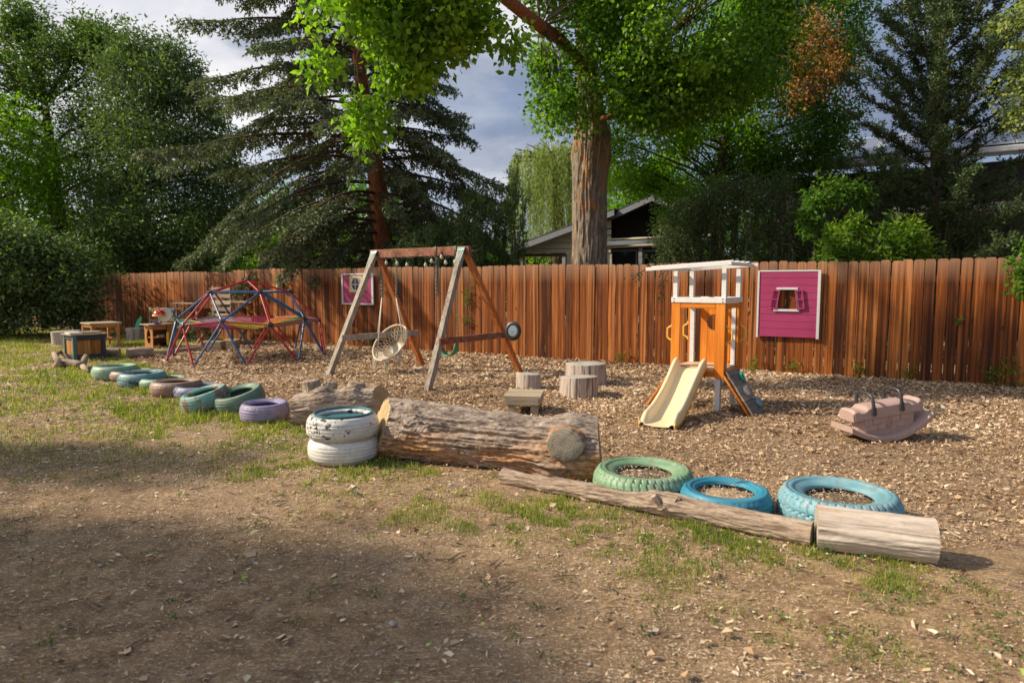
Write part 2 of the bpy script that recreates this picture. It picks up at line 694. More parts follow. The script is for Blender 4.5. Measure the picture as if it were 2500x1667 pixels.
# bark mulch over the play area
x1, y1 = view_sample(740000, 3.6, 22.0, 0.8, 0.62)
wob = (fbm(x1 * 2.2, y1 * 2.2, 0, 3, 21) - 0.5) * 0.9
inz = in_poly(x1, y1 + wob * 0.5, ZONE)
edge_d = dist_line(x1, y1, EDGE)
keep = inz & (RNG.random(len(x1)) < np.clip(0.35 + edge_d * 1.3, 0, 1))
x1, y1 = x1[keep], y1[keep]
far = np.clip(y1 / 6.0, 0.85, 2.2)
L = (0.010 + RNG.gamma(1.9, 0.0100, len(x1))) * far ** 0.75
Wd = L * (0.16 + 0.34 * RNG.random(len(x1)))
clump = fbm(x1 * 0.9, y1 * 0.9, 0, 3, 5) - 0.5
tint = np.clip(RNG.beta(1.9, 1.7, len(x1)) + clump * 0.55 - 0.02, 0, 1)
MULCH = chips_mesh('wood_chip_mulch', x1, y1, L, Wd, 0.022, MAT_CHIP, tint, tilt=0.5)
props(MULCH, 'tan and brown wood chip mulch covering the whole play area', 'wood chips')

# litter trodden into the bare dirt in front
MAT_LITTER = mat_tint('litter', [(0.0, (0.10, 0.060, 0.035)), (0.3, (0.29, 0.20, 0.12)), (0.65, (0.56, 0.42, 0.265)), (1.0, (0.76, 0.65, 0.49))])
x2, y2 = view_sample(760000, 1.9, 18.0, 0.5, 0.15)
inz = in_poly(x2, y2, ZONE)
dens = fbm(x2 * 1.3, y2 * 1.3, 0, 4, 31)
# nearly bare, packed earth low on the left; more litter towards the mulch and to the right
near_bare = np.clip(1.25 - np.abs(y2 - 2.6) / 1.6, 0, 1) * np.clip(0.8 - x2 * 0.75, 0, 1)
pr = np.clip((dens - 0.26) * 3.2, 0.08, 1) * (1 - 0.80 * near_bare)
keep = (~inz) & (RNG.random(len(x2)) < pr)
x2, y2 = x2[keep], y2[keep]
L = (0.005 + RNG.gamma(1.3, 0.0075, len(x2))) * np.clip(y2 / 4.5, 0.75, 2.4)
Wd = L * (0.10 + 0.40 * RNG.random(len(x2)) ** 2)
LITTER = chips_mesh('ground_litter', x2, y2, L, Wd, 0.005, MAT_LITTER, np.clip(RNG.beta(2.0, 1.5, len(x2)) + (fbm(x2 * 2.5, y2 * 2.5, 0, 2, 8) - 0.5) * 0.5, 0, 1), tilt=0.25)
props(LITTER, 'fine straw coloured litter and bark bits on the bare dirt', 'litter')

# bigger flakes of bark, leaves and stones lying about
x3, y3 = view_sample(4600, 1.9, 9.0, 0.4, 0.2)
keep = ~in_poly(x3, y3, ZONE) & (RNG.random(len(x3)) < 0.25 + 0.75 * np.clip(fbm(x3 * 1.5, y3 * 1.5, 0, 3, 77) * 2 - 0.6, 0, 1))
x3, y3 = x3[keep], y3[keep]
L = 0.018 + RNG.gamma(1.8, 0.008, len(x3))
FL = chips_mesh('bark_flakes', x3, y3, L, L * (0.15 + 0.5 * RNG.random(len(x3)) ** 2), 0.008, MAT_LITTER, 0.35 + 0.65 * RNG.beta(2, 1.5, len(x3)), tilt=0.4)
props(FL, 'pale bark flakes and wood slivers scattered over the foreground dirt', 'bark flakes')

# pebbles
mb = MB()
for i in range(260):
    y = random.uniform(1.9, 8) if i > 60 else random.uniform(1.9, 3.4)
    x = random.uniform(-1, 1) * (0.8 * y + 0.3)
    r = random.uniform(0.004, 0.012) * (1.9 if random.random() < 0.06 else 1)
    R = Matrix.Rotation(random.random() * 6.28, 3, 'Z')
    prof = [(0.0, -r * 0.5), (r * 0.8, -r * 0.3), (r, 0.0), (r * 0.65, r * 0.38), (0.0, r * 0.5)]
    mb.lathe(prof, 7, (x, y, float(hgt(x, y)) + r * 0.25), R, sx=1.0, sy=random.uniform(0.55, 0.9))
MAT_STONE = mat_plain('pebble', (0.36, 0.33, 0.30), 0.85, 0.3, 30, 0.3, 0.3)
props(mb.build('pebbles', MAT_STONE, smooth=True, kind='stuff'), 'small grey pebbles strewn over the foreground dirt', 'pebbles')


# twigs
mb = MB()
for i in range(330):
    y = random.uniform(2.0, 9.5)
    x = random.uniform(-1, 1) * (0.8 * y + 0.3)
    if i < 90:
        y = random.uniform(2.2, 4.6)
        x = random.uniform(-2.2, 2.6)
    ln = random.uniform(0.04, 0.17)
    a = random.uniform(-0.9, 0.9) if random.random() < 0.7 else random.uniform(0, 3.14)
    z = float(hgt(x, y)) + 0.005
    pts = []
    bend = random.uniform(-0.5, 0.5)
    for k in range(4):
        s = (k / 3 - 0.5) * ln
        pts.append((x + s * math.cos(a + bend * k / 3), y + s * math.sin(a + bend * k / 3), z + random.uniform(0, 0.006)))
    r = random.uniform(0.0016, 0.0045)
    mb.tube(pts, [r, r * 0.95, r * 0.8, r * 0.45], 5)
MAT_TWIG = mat_bark('twig_bark', (0.09, 0.06, 0.045), (0.20, 0.15, 0.11), (0.38, 0.31, 0.25), 'X', 30, 0.5, 0.4)
props(mb.build('fallen_twigs', MAT_TWIG, kind='stuff'), 'thin dry twigs lying loose on the dirt and grass', 'twigs')


# grass and weeds along the edge of the mulch and over the lawn on the left
def blades(name, x, y, hgt_b, wid, mat, tint, bend=0.5, kind='stuff'):
    n = len(x)
    yaw = RNG.random(n) * 2 * np.pi
    lean = RNG.random(n) * bend
    la = RNG.random(n) * 2 * np.pi
    z = hgt(x, y) - 0.004
    P = np.stack([x, y, z], 1)
    S = np.stack([np.cos(yaw), np.sin(yaw), np.zeros(n)], 1) * (wid / 2)[:, None]
    D = np.stack([np.cos(la) * np.sin(lean), np.sin(la) * np.sin(lean), np.cos(lean)], 1)
    D2 = np.stack([np.cos(la) * np.sin(lean * 2.2), np.sin(la) * np.sin(lean * 2.2), np.cos(lean * 2.2)], 1)
    M = P + D * (hgt_b * 0.55)[:, None]
    T = M + D2 * (hgt_b * 0.5)[:, None]
    vs = np.stack([P - S, P + S, M + S * 0.8, M - S * 0.8, T], 1).reshape(-1, 3)
    b = (np.arange(n) * 5)[:, None]
    fs = np.concatenate([b + np.array([[0, 1, 2]]), b + np.array([[0, 2, 3]]), b + np.array([[3, 2, 4]])], 1).reshape(-1, 3)
    return np_mesh(name, vs, fs, mat, tint=np.repeat(tint, 3), kind=kind)


MAT_GRASS = mat_leaf('grass', (0.085, 0.155, 0.020), (0.23, 0.29, 0.045), (0.60, 0.47, 0.20), 0.4, 0.6)
x4, y4 = view_sample(720000, 2.1, 22.0, 0.5, 0.75)
inz = in_poly(x4, y4, ZONE)
de = dist_line(x4, y4, EDGE)
n_c = fbm(x4 * 1.9, y4 * 1.9, 0, 4, 41)
n_f = fbm(x4 * 7, y4 * 7, 0, 2, 43)
pxx = 1250 + x4 / y4 * FPX
a_edge = np.exp(-(np.maximum(de - 0.15, 0) / 0.60) ** 1.3) * np.clip((n_c - 0.31) * 5, 0.05, 1)
lawn = np.clip((y4 - 4.3) / 2.0, 0, 1) * np.clip((1.3 - (pxx - 150) / 600), 0, 1) * np.clip((n_c - 0.34) * 4.2, 0.06, 1)
sparse = 0.10 * np.clip((n_c - 0.47) * 9, 0, 1)
rightc = np.clip((x4 - 0.9) / 1.0, 0, 1) * np.clip((3.9 - y4) / 1.2, 0, 1) * np.clip((n_c - 0.47) * 5, 0, 1) * 0.4
pr = np.clip(np.maximum.reduce([a_edge, lawn, sparse, rightc]) * np.clip((n_f - 0.3) * 3.4, 0.1, 1), 0, 1)
keep = (~inz) & (RNG.random(len(x4)) < pr)
x4, y4 = x4[keep], y4[keep]
n_c = n_c[keep]
hb = (0.016 + RNG.gamma(2.0, 0.011, len(x4))) * np.clip(y4 / 6.0, 0.85, 1.35)
wb = 0.0028 * np.clip(y4 / 3.0, 1.0, 3.6) * (0.7 + 0.7 * RNG.random(len(x4)))
tn = np.clip(RNG.normal(0.50, 0.27, len(x4)) - (n_c - 0.5) * 0.9, 0, 1)
# a denser fringe of turf along the logs and tyres
nE = 420000
seg_ = np.array([math.dist(EDGE[i], EDGE[i + 1]) for i in range(len(EDGE) - 2)])
ch = RNG.choice(len(seg_), nE, p=seg_ / seg_.sum())
E_ = np.array(EDGE)
tt_ = RNG.random(nE)
ex = E_[ch, 0] + (E_[ch + 1, 0] - E_[ch, 0]) * tt_
ey = E_[ch, 1] + (E_[ch + 1, 1] - E_[ch, 1]) * tt_
dx_, dy_ = E_[ch + 1, 0] - E_[ch, 0], E_[ch + 1, 1] - E_[ch, 1]
ln_ = np.hypot(dx_, dy_)
of = RNG.random(nE) ** 1.3 * 1.25 + 0.02
ex, ey = ex + dy_ / ln_ * of, ey - dx_ / ln_ * of
n_e = fbm(ex * 1.6 + 3, ey * 1.6, 0, 4, 141)
n_g = fbm(ex * 8, ey * 8, 0, 2, 143)
ke = (~in_poly(ex, ey, ZONE)) & (RNG.random(nE) < np.clip((n_e - 0.42) * 6, 0, 1) * np.clip((n_g - 0.36) * 4, 0.03, 1) * np.clip(1.25 - of / 1.3, 0, 1) * 0.62)
ex, ey, n_e = ex[ke], ey[ke], n_e[ke]
x4, y4, n_c = np.concatenate([x4, ex]), np.concatenate([y4, ey]), np.concatenate([n_c, n_e])
hb = (0.016 + RNG.gamma(2.0, 0.011, len(x4))) * np.clip(y4 / 6.0, 0.85, 1.35)
wb = 0.0030 * np.clip(y4 / 3.0, 1.0, 3.6) * (0.7 + 0.7 * RNG.random(len(x4)))
tn = np.clip(RNG.normal(0.60, 0.28, len(x4)) - (n_c - 0.5) * 1.0, 0, 1)
GR = blades('grass', x4, y4, hb, wb, MAT_GRASS, tn, 0.85)
props(GR, 'patchy short green and straw coloured grass in front of the tyres and logs', 'grass')


def leafy(P, n_dir, ln, wd, tint_v, wide=0.42, fold=0.25):
    """kite shaped, slightly folded leaves: P (N,3) bases, n_dir (N,3) unit axis, ln, wd arrays"""
    n = len(P)
    A = n_dir
    rnd = RNG.normal(size=(n, 3))
    B = np.cross(A, rnd)
    B /= np.linalg.norm(B, axis=1)[:, None] + 1e-9
    N = np.cross(A, B)
    c = P + A * (ln * wide)[:, None]
    lft = c + B * (wd / 2)[:, None] + N * (wd * fold)[:, None]
    rgt = c - B * (wd / 2)[:, None] + N * (wd * fold)[:, None]
    tip = P + A * ln[:, None]
    vs = np.stack([P, lft, tip, rgt], 1).reshape(-1, 3)
    b = (np.arange(n) * 4)[:, None]
    fs = np.concatenate([b + np.array([[0, 2, 1]]), b + np.array([[0, 3, 2]])], 1).reshape(-1, 3)
    return vs, fs, np.repeat(tint_v, 2)


# fallen leaves, dry and curled
MAT_DRY = mat_tint('dry_leaf', [(0.0, (0.16, 0.085, 0.045)), (0.4, (0.36, 0.21, 0.11)), (0.75, (0.52, 0.38, 0.24)), (0.93, (0.58, 0.50, 0.38)), (1.0, (0.30, 0.40, 0.08))])
lx, ly = view_sample(2600, 2.0, 13.0, 0.3, 0.5)
n_ = len(lx)
az = RNG.random(n_) * 2 * np.pi
el = RNG.normal(0, 0.22, n_)
D_ = np.stack([np.cos(az) * np.cos(el), np.sin(az) * np.cos(el), np.sin(el)], 1)
P_l = np.stack([lx, ly, hgt(lx, ly) + 0.012 + 0.012 * RNG.random(n_)], 1)
l_ = 0.022 + 0.035 * RNG.random(n_) ** 2
up_ = np.array([[0, 0, 1.0]]) + RNG.normal(0, 0.35, (n_, 3))
B_ = np.cross(D_, up_); B_ /= np.linalg.norm(B_, axis=1)[:, None]
N_ = np.cross(B_, D_)
w_l = l_ * (0.55 + 0.35 * RNG.random(n_))
c_ = P_l + D_ * (l_ * 0.4)[:, None]
vs = np.stack([P_l, c_ + B_ * (w_l / 2)[:, None] + N_ * (w_l * 0.25)[:, None], P_l + D_ * l_[:, None] + N_ * (l_ * 0.12)[:, None], c_ - B_ * (w_l / 2)[:, None] + N_ * (w_l * 0.3)[:, None]], 1).reshape(-1, 3)
b_ = (np.arange(n_) * 4)[:, None]
fs = np.concatenate([b_ + np.array([[0, 2, 1]]), b_ + np.array([[0, 3, 2]])], 1).reshape(-1, 3)
props(np_mesh('fallen_leaves', vs, fs, MAT_DRY, tint=np.repeat(RNG.random(n_), 2), kind='stuff'), 'dry curled brown leaves scattered over the dirt and wood chips', 'leaves')

# low broad-leaved weeds among the grass
MAT_WEED = mat_leaf('weed', (0.035, 0.09, 0.022), (0.075, 0.16, 0.035), (0.17, 0.25, 0.06), 0.3)
wx, wy = view_sample(5200, 2.1, 9.5, 0.2, 0.5)
d = dist_line(wx, wy, EDGE)
ncw = fbm(wx * 1.9, wy * 1.9, 0, 4, 41)
k = (~in_poly(wx, wy, ZONE)) & (RNG.random(len(wx)) < np.clip(np.exp(-np.maximum(d - 0.1, 0) / 0.5) * 0.8 * np.clip((ncw - 0.38) * 5, 0, 1) + 0.045 + 0.18 * np.clip(wx - 0.8, 0, 1) * (ncw > 0.5), 0, 1))
wx, wy = wx[k], wy[k]
per = 13
X = np.repeat(wx, per) + RNG.normal(0, 0.018, len(wx) * per)
Y = np.repeat(wy, per) + RNG.normal(0, 0.018, len(wx) * per)
el = RNG.random(len(X)) * 1.1 + 0.15
az = RNG.random(len(X)) * 2 * np.pi
D = np.stack([np.cos(az) * np.cos(el), np.sin(az) * np.cos(el), np.sin(el)], 1)
Zb = hgt(X, Y) + RNG.random(len(X)) * np.repeat(0.012 + RNG.random(len(wx)) * 0.05, per)
vs, fs, tt = leafy(np.stack([X, Y, Zb], 1), D, 0.010 + RNG.random(len(X)) * 0.018, 0.005 + RNG.random(len(X)) * 0.006, np.repeat(RNG.random(len(wx)), per) * 0.6 + RNG.random(len(X)) * 0.4)
props(np_mesh('weeds', vs, fs, MAT_WEED, tint=tt, kind='stuff'), 'small green broad leaved weeds scattered in the grass and dirt', 'weeds')

# ================================================================== fence
MAT_PICKET = mat_wood('cedar_picket', (0.055, 0.014, 0.003), (0.255, 0.070, 0.010), (0.52, 0.195, 0.052), 'Z', 38, 0.018, 0.6, 0.5, 0.62, True,
                      ((0.42, 0.25, 0.155), 1.52, 1.92, 0.62), 0.0, 0.8)
MAT_RAIL = mat_wood('cedar_rail', (0.08, 0.035, 0.018), (0.2, 0.1, 0.05), (0.32, 0.18, 0.1), 'X', 30, 0.04)
fence = thing('wooden_fence', 'tall red brown cedar picket fence with rounded board tops behind the playground', 'fence', FENCE_P, FENCE_A)


def picket_mesh(var):
    rr = random.Random(var)
    wd, th, H = 0.138, 0.017, 1.83
    top = [(-wd / 2, H - 0.035), (-wd / 2 + 0.007, H - 0.014), (-wd / 2 + 0.024, H), (wd / 2 - 0.024, H), (wd / 2 - 0.007, H - 0.014), (wd / 2, H - 0.035)]
    lev = 7
    vs, fs = [], []
    cup = rr.uniform(-0.003, 0.004)
    tw = rr.uniform(-0.02, 0.02)
    wb = [rr.uniform(-0.0035, 0.0035) for _ in range(lev + 1)]
    ring = []
    for i in range(lev):
        z = -0.05 + (H - 0.035 + 0.05) * i / (lev - 1)
        a = tw * i / lev
        row = []
        for (x, y) in ((-wd / 2, -th / 2), (0, -th / 2 - cup), (wd / 2, -th / 2), (wd / 2, th / 2), (-wd / 2, th / 2)):
            row.append(len(vs))
            vs.append((x + wb[i], y + a * x + wb[i] * 0.6, z))
        ring.append(row)
    for i in range(lev - 1):
        a, b = ring[i], ring[i + 1]
        for k in range(5):
            k2 = (k + 1) % 5
            fs.append((a[k], a[k2], b[k2], b[k]))
    last = ring[-1]
    fr, bk = [], []
    for (x, z) in top[1:-1]:
        fr.append(len(vs)); vs.append((x + wb[lev - 1], -th / 2 + tw * x, z))
    for (x, z) in top[1:-1]:
        bk.append(len(vs)); vs.append((x + wb[lev - 1], th / 2 + tw * x, z))
    fs.append((last[0], last[1], last[2], fr[3], fr[2], fr[1], fr[0]))
    fs.append((last[3], last[4], bk[0], bk[1], bk[2], bk[3]))
    fs.append((last[4], last[0], fr[0], bk[0]))
    for k in range(3):
        fs.append((fr[k], fr[k + 1], bk[k + 1], bk[k]))
    fs.append((fr[3], last[2], last[3], bk[3]))
    me = bpy.data.meshes.new('picket')
    me.from_pydata(vs, [], fs)
    me.materials.append(MAT_PICKET)
    me.update()
    return me


pm = [picket_mesh(v) for v in range(6)]
S0, S1 = -15.6, 9.4
s = S0
rr = random.Random(5)
S_STEP = fence_s(571)
while s < S1:
    o = bpy.data.objects.new('picket', rr.choice(pm))
    COL.objects.link(o)
    o.parent = fence
    dz = 0.012 * math.sin(s * 1.7) + rr.uniform(-0.010, 0.008)
    if s < S_STEP:
        dz -= 0.045
    o.location = (s, rr.uniform(-0.003, 0.003), dz)
    o.rotation_euler = (rr.uniform(-0.004, 0.004), rr.uniform(-0.006, 0.006), rr.uniform(-0.03, 0.03))
    s += 0.1475 + rr.uniform(-0.003, 0.003)
for z in (0.32, 0.95, 1.55):
    for i in range(10):
        a = S0 + i * 2.5
        MB().box((a + 1.25, 0.034, z + rr.uniform(-0.01, 0.01)), (2.49, 0.042, 0.09)).build('rail', MAT_RAIL, fence)
for i in range(11):
    MB().box((S0 + i * 2.5, 0.105, 0.85), (0.09, 0.09, 1.78)).build('post', MAT_RAIL, fence)


# ================================================================== trees
def merge(*parts):
    V, F, T, b = [], [], [], 0
    for v, f, tt in parts:
        V.append(v); F.append(f + b); T.append(tt)
        b += len(v)
    return np.concatenate(V), np.concatenate(F), np.concatenate(T)


def crown_points(poly_px, Y, depth, n, seed, jitter=0.0):
    """cluster centres inside an uneven crown: its outline stands at distance Y, rounded to the given depth"""
    rg = np.random.default_rng(seed)
    pts = [W(a, b, Y) for a, b in poly_px]
    poly = [(q.x, q.z) for q in pts]
    xs, zs = [q[0] for q in poly], [q[1] for q in poly]
    out = []
    tot = 0
    while tot < n:
        x = rg.uniform(min(xs), max(xs), n * 3)
        z = rg.uniform(min(zs), max(zs), n * 3)
        k = in_poly(x, z, poly)
        x, z = x[k], z[k]
        d = dist_line(x, z, poly + [poly[0]])
        half = depth * np.sqrt(np.clip(d / (0.45 * min(max(xs) - min(xs), max(zs) - min(zs)) + 1e-6), 0, 1)) * 0.5 + 0.05
        y = Y + (rg.random(len(x)) * 2 - 1) * half
        out.append(np.stack([x, y, z], 1))
        tot += len(x)
    P = np.concatenate(out)[:n]
    hole = fbm(P[:, 0] * 0.9 + seed, P[:, 1] * 0.5, P[:, 2] * 0.9, 2, seed)
    P = P[hole > {202: 0.37, 201: 0.41}.get(seed, 0.32)]
    return P[P[:, 2] > 0.15]


def leaf_cloud(C, rad, per, ln, wd, seed=0, droop=0.35, wide=0.42, fold=0.22, tint_c=0.5, tint_var=0.22, squash=0.75, upd=0.0, lnvar=0.3):
    """leaves round cluster centres C"""
    n = len(C) * per
    rg = np.random.default_rng(seed)
    base = np.repeat(C, per, 0)
    off = rg.normal(size=(n, 3))
    off /= np.linalg.norm(off, axis=1)[:, None] + 1e-9
    r = rad * rg.random(n) ** 0.55 * np.repeat(0.6 + 0.8 * rg.random(len(C)), per)
    off[:, 2] *= squash
    P = base + off * r[:, None]
    D = off * 0.7 + rg.normal(size=(n, 3)) * 0.6
    D[:, 2] += -droop + upd
    D /= np.linalg.norm(D, axis=1)[:, None] + 1e-9
    l = ln * (1 - lnvar + 2 * lnvar * rg.random(n))
    ct = np.repeat(rg.normal(0, tint_var, len(C)), per)
    tint = np.clip(tint_c + ct + rg.normal(0, 0.16, n), 0, 1)
    return leafy(P, D, l, wd * (0.8 + 0.4 * rg.random(n)), tint, wide, fold)


def limbs(mb, start, targets, r0, r1=0.006, sag=0.0, seg=5, seed=0, wob=0.12):
    rg = random.Random(seed)
    for T in targets:
        T = Vector(T)
        S = Vector(start(T)) if callable(start) else Vector(start)
        d = T - S
        pts, rs = [], []
        n = 6
        o1 = Vector((rg.uniform(-1, 1), rg.uniform(-1, 1), rg.uniform(-0.3, 1))) * d.length * wob
        for i in range(n + 1):
            f = i / n
            pts.append(S + d * f + o1 * math.sin(math.pi * f) + Vector((0, 0, -sag * d.length * f * f)))
            rs.append(r0 * (1 - f) ** 0.8 * min(1, 0.35 + d.length * 0.12) + r1)
        mb.tube(pts, rs, seg, cap=False)


def mk_tree(name, label, cat, base, trunk_pts, trunk_r, crown, leafmat, barkmat, C=None, limb_n=0, limb_r=0.05, group=None, seed=0, wob=0.12):
    root = thing(name, label, cat, base, 0, group)
    if trunk_pts:
        mb = MB()
        tp = [Vector(q) for q in trunk_pts]
        mb.tube(tp, trunk_r, 10, cap=False)
        if C is not None and limb_n:
            rg = np.random.default_rng(seed + 5)
            sel = C[rg.choice(len(C), min(limb_n, len(C)), replace=False)]

            def st(T):
                h = max(tp[0].z + 0.3 * (tp[-1].z - tp[0].z), min(T.z - (T - tp[-1]).length * 0.25, tp[-1].z))
                for i in range(len(tp) - 1):
                    if tp[i].z <= h <= tp[i + 1].z:
                        f = (h - tp[i].z) / (tp[i + 1].z - tp[i].z)
                        return tp[i].lerp(tp[i + 1], f)
                return tp[-1]
            limbs(mb, st, sel, limb_r, 0.006, 0.0, 5, seed, wob)
        mb.build('trunk', barkmat, root, smooth=True, world_space=True)
    for nm, (vs, fs, tt), mt in crown:
        np_mesh(nm, vs, fs, mt, root, tint=tt, kind='stuff')
    return root


BARK_DARK = mat_bark('dark_bark', (0.03, 0.022, 0.017), (0.075, 0.055, 0.042), (0.15, 0.115, 0.09), 'Z', 8, 0.25)
BARK_RED = mat_bark('spruce_bark', (0.08, 0.028, 0.014), (0.24, 0.090, 0.042), (0.42, 0.19, 0.10), 'Z', 16, 0.4)
BARK_COTTON = mat_bark('cottonwood_bark', (0.065, 0.048, 0.036), (0.215, 0.170, 0.130), (0.38, 0.315, 0.25), 'Z', 12, 0.20, 1.0, ((0.42, 0.20, 0.075), 0.56))
LEAF_OLIVE = mat_leaf('leaf_olive', (0.045, 0.090, 0.022), (0.095, 0.165, 0.038), (0.19, 0.27, 0.065), 0.42, 0.5, 0.45)
LEAF_OLIVE2 = mat_leaf('leaf_grey_green', (0.055, 0.095, 0.038), (0.105, 0.165, 0.062), (0.21, 0.28, 0.105), 0.38, 0.5, 0.45)
LEAF_BRIGHT = mat_leaf('leaf_bright', (0.07, 0.17, 0.016), (0.15, 0.30, 0.022), (0.30, 0.46, 0.04), 0.5)
LEAF_MID = mat_leaf('leaf_mid', (0.045, 0.11, 0.016), (0.095, 0.20, 0.026), (0.21, 0.34, 0.045), 0.48)
LEAF_COTTON = mat_leaf('leaf_cottonwood', (0.065, 0.15, 0.020), (0.14, 0.27, 0.030), (0.30, 0.46, 0.045), 0.55, 0.42, 0.5)
LEAF_DARK = mat_leaf('leaf_dark', (0.032, 0.058, 0.020), (0.068, 0.11, 0.036), (0.14, 0.195, 0.066), 0.35, 0.45, 0.5)
LEAF_DEAD = mat_leaf('leaf_dead', (0.22, 0.095, 0.035), (0.42, 0.19, 0.07), (0.58, 0.32, 0.14), 0.4)
LEAF_VINE = mat_leaf('leaf_vine', (0.045, 0.10, 0.014), (0.10, 0.19, 0.018), (0.22, 0.31, 0.03), 0.45)
LEAF_WILLOW = mat_leaf('leaf_willow', (0.15, 0.20, 0.06), (0.27, 0.33, 0.11), (0.42, 0.47, 0.19), 0.45)
NEEDLE = mat_leaf('spruce_needle', (0.16, 0.110, 0.052), (0.080, 0.110, 0.055), (0.20, 0.25, 0.145), 0.18, 0.6, 0.3)
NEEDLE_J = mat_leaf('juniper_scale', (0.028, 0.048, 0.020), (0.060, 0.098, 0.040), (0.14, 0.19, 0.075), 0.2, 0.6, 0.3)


def far(px, py, Y):
    q = W(px, py, Y)
    return (q.x, q.y, q.z)


# big olive-leaved tree on the far left, crown against the cloud
o1 = [(-260, 60), (20, 80), (58, 30), (95, 60), (120, 110), (170, 135), (205, 120), (232, 60), (262, 105), (300, 120), (300, 230), (340, 400), (330, 560), (360, 650), (-260, 660)]
C = crown_points(o1, 24.0, 6.0, 400, 101)
C = np.concatenate([C, crown_points([(20, 90), (58, 25), (100, 95)], 24, 1, 12, 1), crown_points([(205, 130), (235, 40), (275, 130)], 24, 1, 14, 2)])


def shoots(poly_px, Y, n, seed, hi=1.1):
    rg = np.random.default_rng(seed)
    pts = np.array([(W(a, b, Y).x, W(a, b, Y).z) for a, b in poly_px])
    out_ = []
    for _ in range(n):
        i = rg.integers(0, len(pts) - 1)
        f = rg.random()
        q = pts[i] * (1 - f) + pts[i + 1] * f
        h_ = hi * rg.random() ** 1.5
        for k in range(5):
            out_.append((q[0] + rg.normal(0, 0.08), Y + rg.normal(0, 0.8), q[1] - 0.2 + h_ * k / 4))
    return np.array(out_)


SH1 = shoots(o1[:13], 24.0, 46, 11)
mk_tree('large_tree', 'largest dark olive green tree at the far left edge, crown reaching the clouds', 'tree', far(110, 760, 24), [far(120, 790, 24), far(150, 600, 24), far(130, 420, 24), far(110, 250, 24)], [0.34, 0.28, 0.2, 0.1],
        [('crown', merge(leaf_cloud(C, 1.0, 165, 0.16, 0.06, 1, 0.1, 0.5, 0.2, 0.42, 0.2), leaf_cloud(SH1, 0.24, 22, 0.15, 0.055, 81, -0.5, 0.5, 0.2, 0.5, 0.1)), LEAF_OLIVE)], LEAF_OLIVE, BARK_DARK, C, 60, 0.09, seed=1)
o2 = [(270, 160), (300, 110), (325, 95), (345, 190), (370, 170), (395, 200), (418, 120), (445, 150), (480, 240), (520, 300), (560, 400), (590, 430), (620, 520), (610, 660), (250, 660), (260, 400)]
C = crown_points(o2, 22.5, 5.0, 310, 102)
C = np.concatenate([C, crown_points([(400, 180), (418, 110), (440, 180)], 22.5, 1, 10, 3), crown_points([(300, 150), (325, 85), (345, 150)], 22.5, 1, 10, 4)])
mk_tree('large_tree', 'dark grey green tree left of the spruce, its dark forked trunk behind the fence end', 'tree', far(330, 720, 22.5), [far(345, 790, 22.5), far(330, 640, 22.5), far(290, 520, 22.5), far(340, 380, 22.5), far(370, 250, 22.5)], [0.36, 0.3, 0.22, 0.15, 0.06],
        [('crown', merge(leaf_cloud(C, 0.95, 165, 0.15, 0.055, 2, 0.1, 0.5, 0.2, 0.45, 0.22), leaf_cloud(shoots(o2[:13], 22.5, 44, 12), 0.24, 22, 0.14, 0.05, 82, -0.5, 0.5, 0.2, 0.5, 0.1)), LEAF_OLIVE2)], LEAF_OLIVE2, BARK_DARK, C, 70, 0.08, seed=2)
o3 = [(-160, 230), (60, 250), (130, 330), (140, 420), (110, 520), (60, 600), (-160, 600)]
C = crown_points(o3, 21.0, 2.0, 110, 103)  # sunlit part of the foliage built as its own tree with brighter leaves
mk_tree('leafy_tree', 'yellow green tree at the left edge, backlight put into its brighter leaves', 'tree', far(-60, 760, 21.0), [far(-60, 790, 21.0), far(-40, 420, 21.0)], [0.18, 0.08],
        [('crown', leaf_cloud(C, 0.7, 105, 0.14, 0.06, 3, 0.1, 0.5, 0.2, 0.45, 0.2), LEAF_BRIGHT)], LEAF_BRIGHT, BARK_DARK, C, 25, 0.05, seed=3)
o4 = [(-160, 500), (-20, 520), (30, 560), (60, 530), (110, 590), (130, 560), (175, 610), (200, 600), (225, 650), (270, 665), (292, 705), (240, 715), (235, 745), (200, 750), (195, 785), (140, 775), (120, 800), (60, 790), (-160, 805)]
C = crown_points(o4, 18.3, 3.4, 210, 104)
mk_tree('spreading_shrub', 'broad shrub overhanging the left end of the fence down to the ground', 'shrub', far(100, 790, 18.3), [far(110, 800, 18.6), far(120, 700, 18.4), far(130, 620, 18.3)], [0.1, 0.07, 0.03],
        [('crown', leaf_cloud(C, 0.70, 150, 0.13, 0.06, 4, 0.1, 0.5, 0.2, 0.5, 0.26), LEAF_OLIVE2)], LEAF_OLIVE2, BARK_DARK, C, 60, 0.03, seed=4)


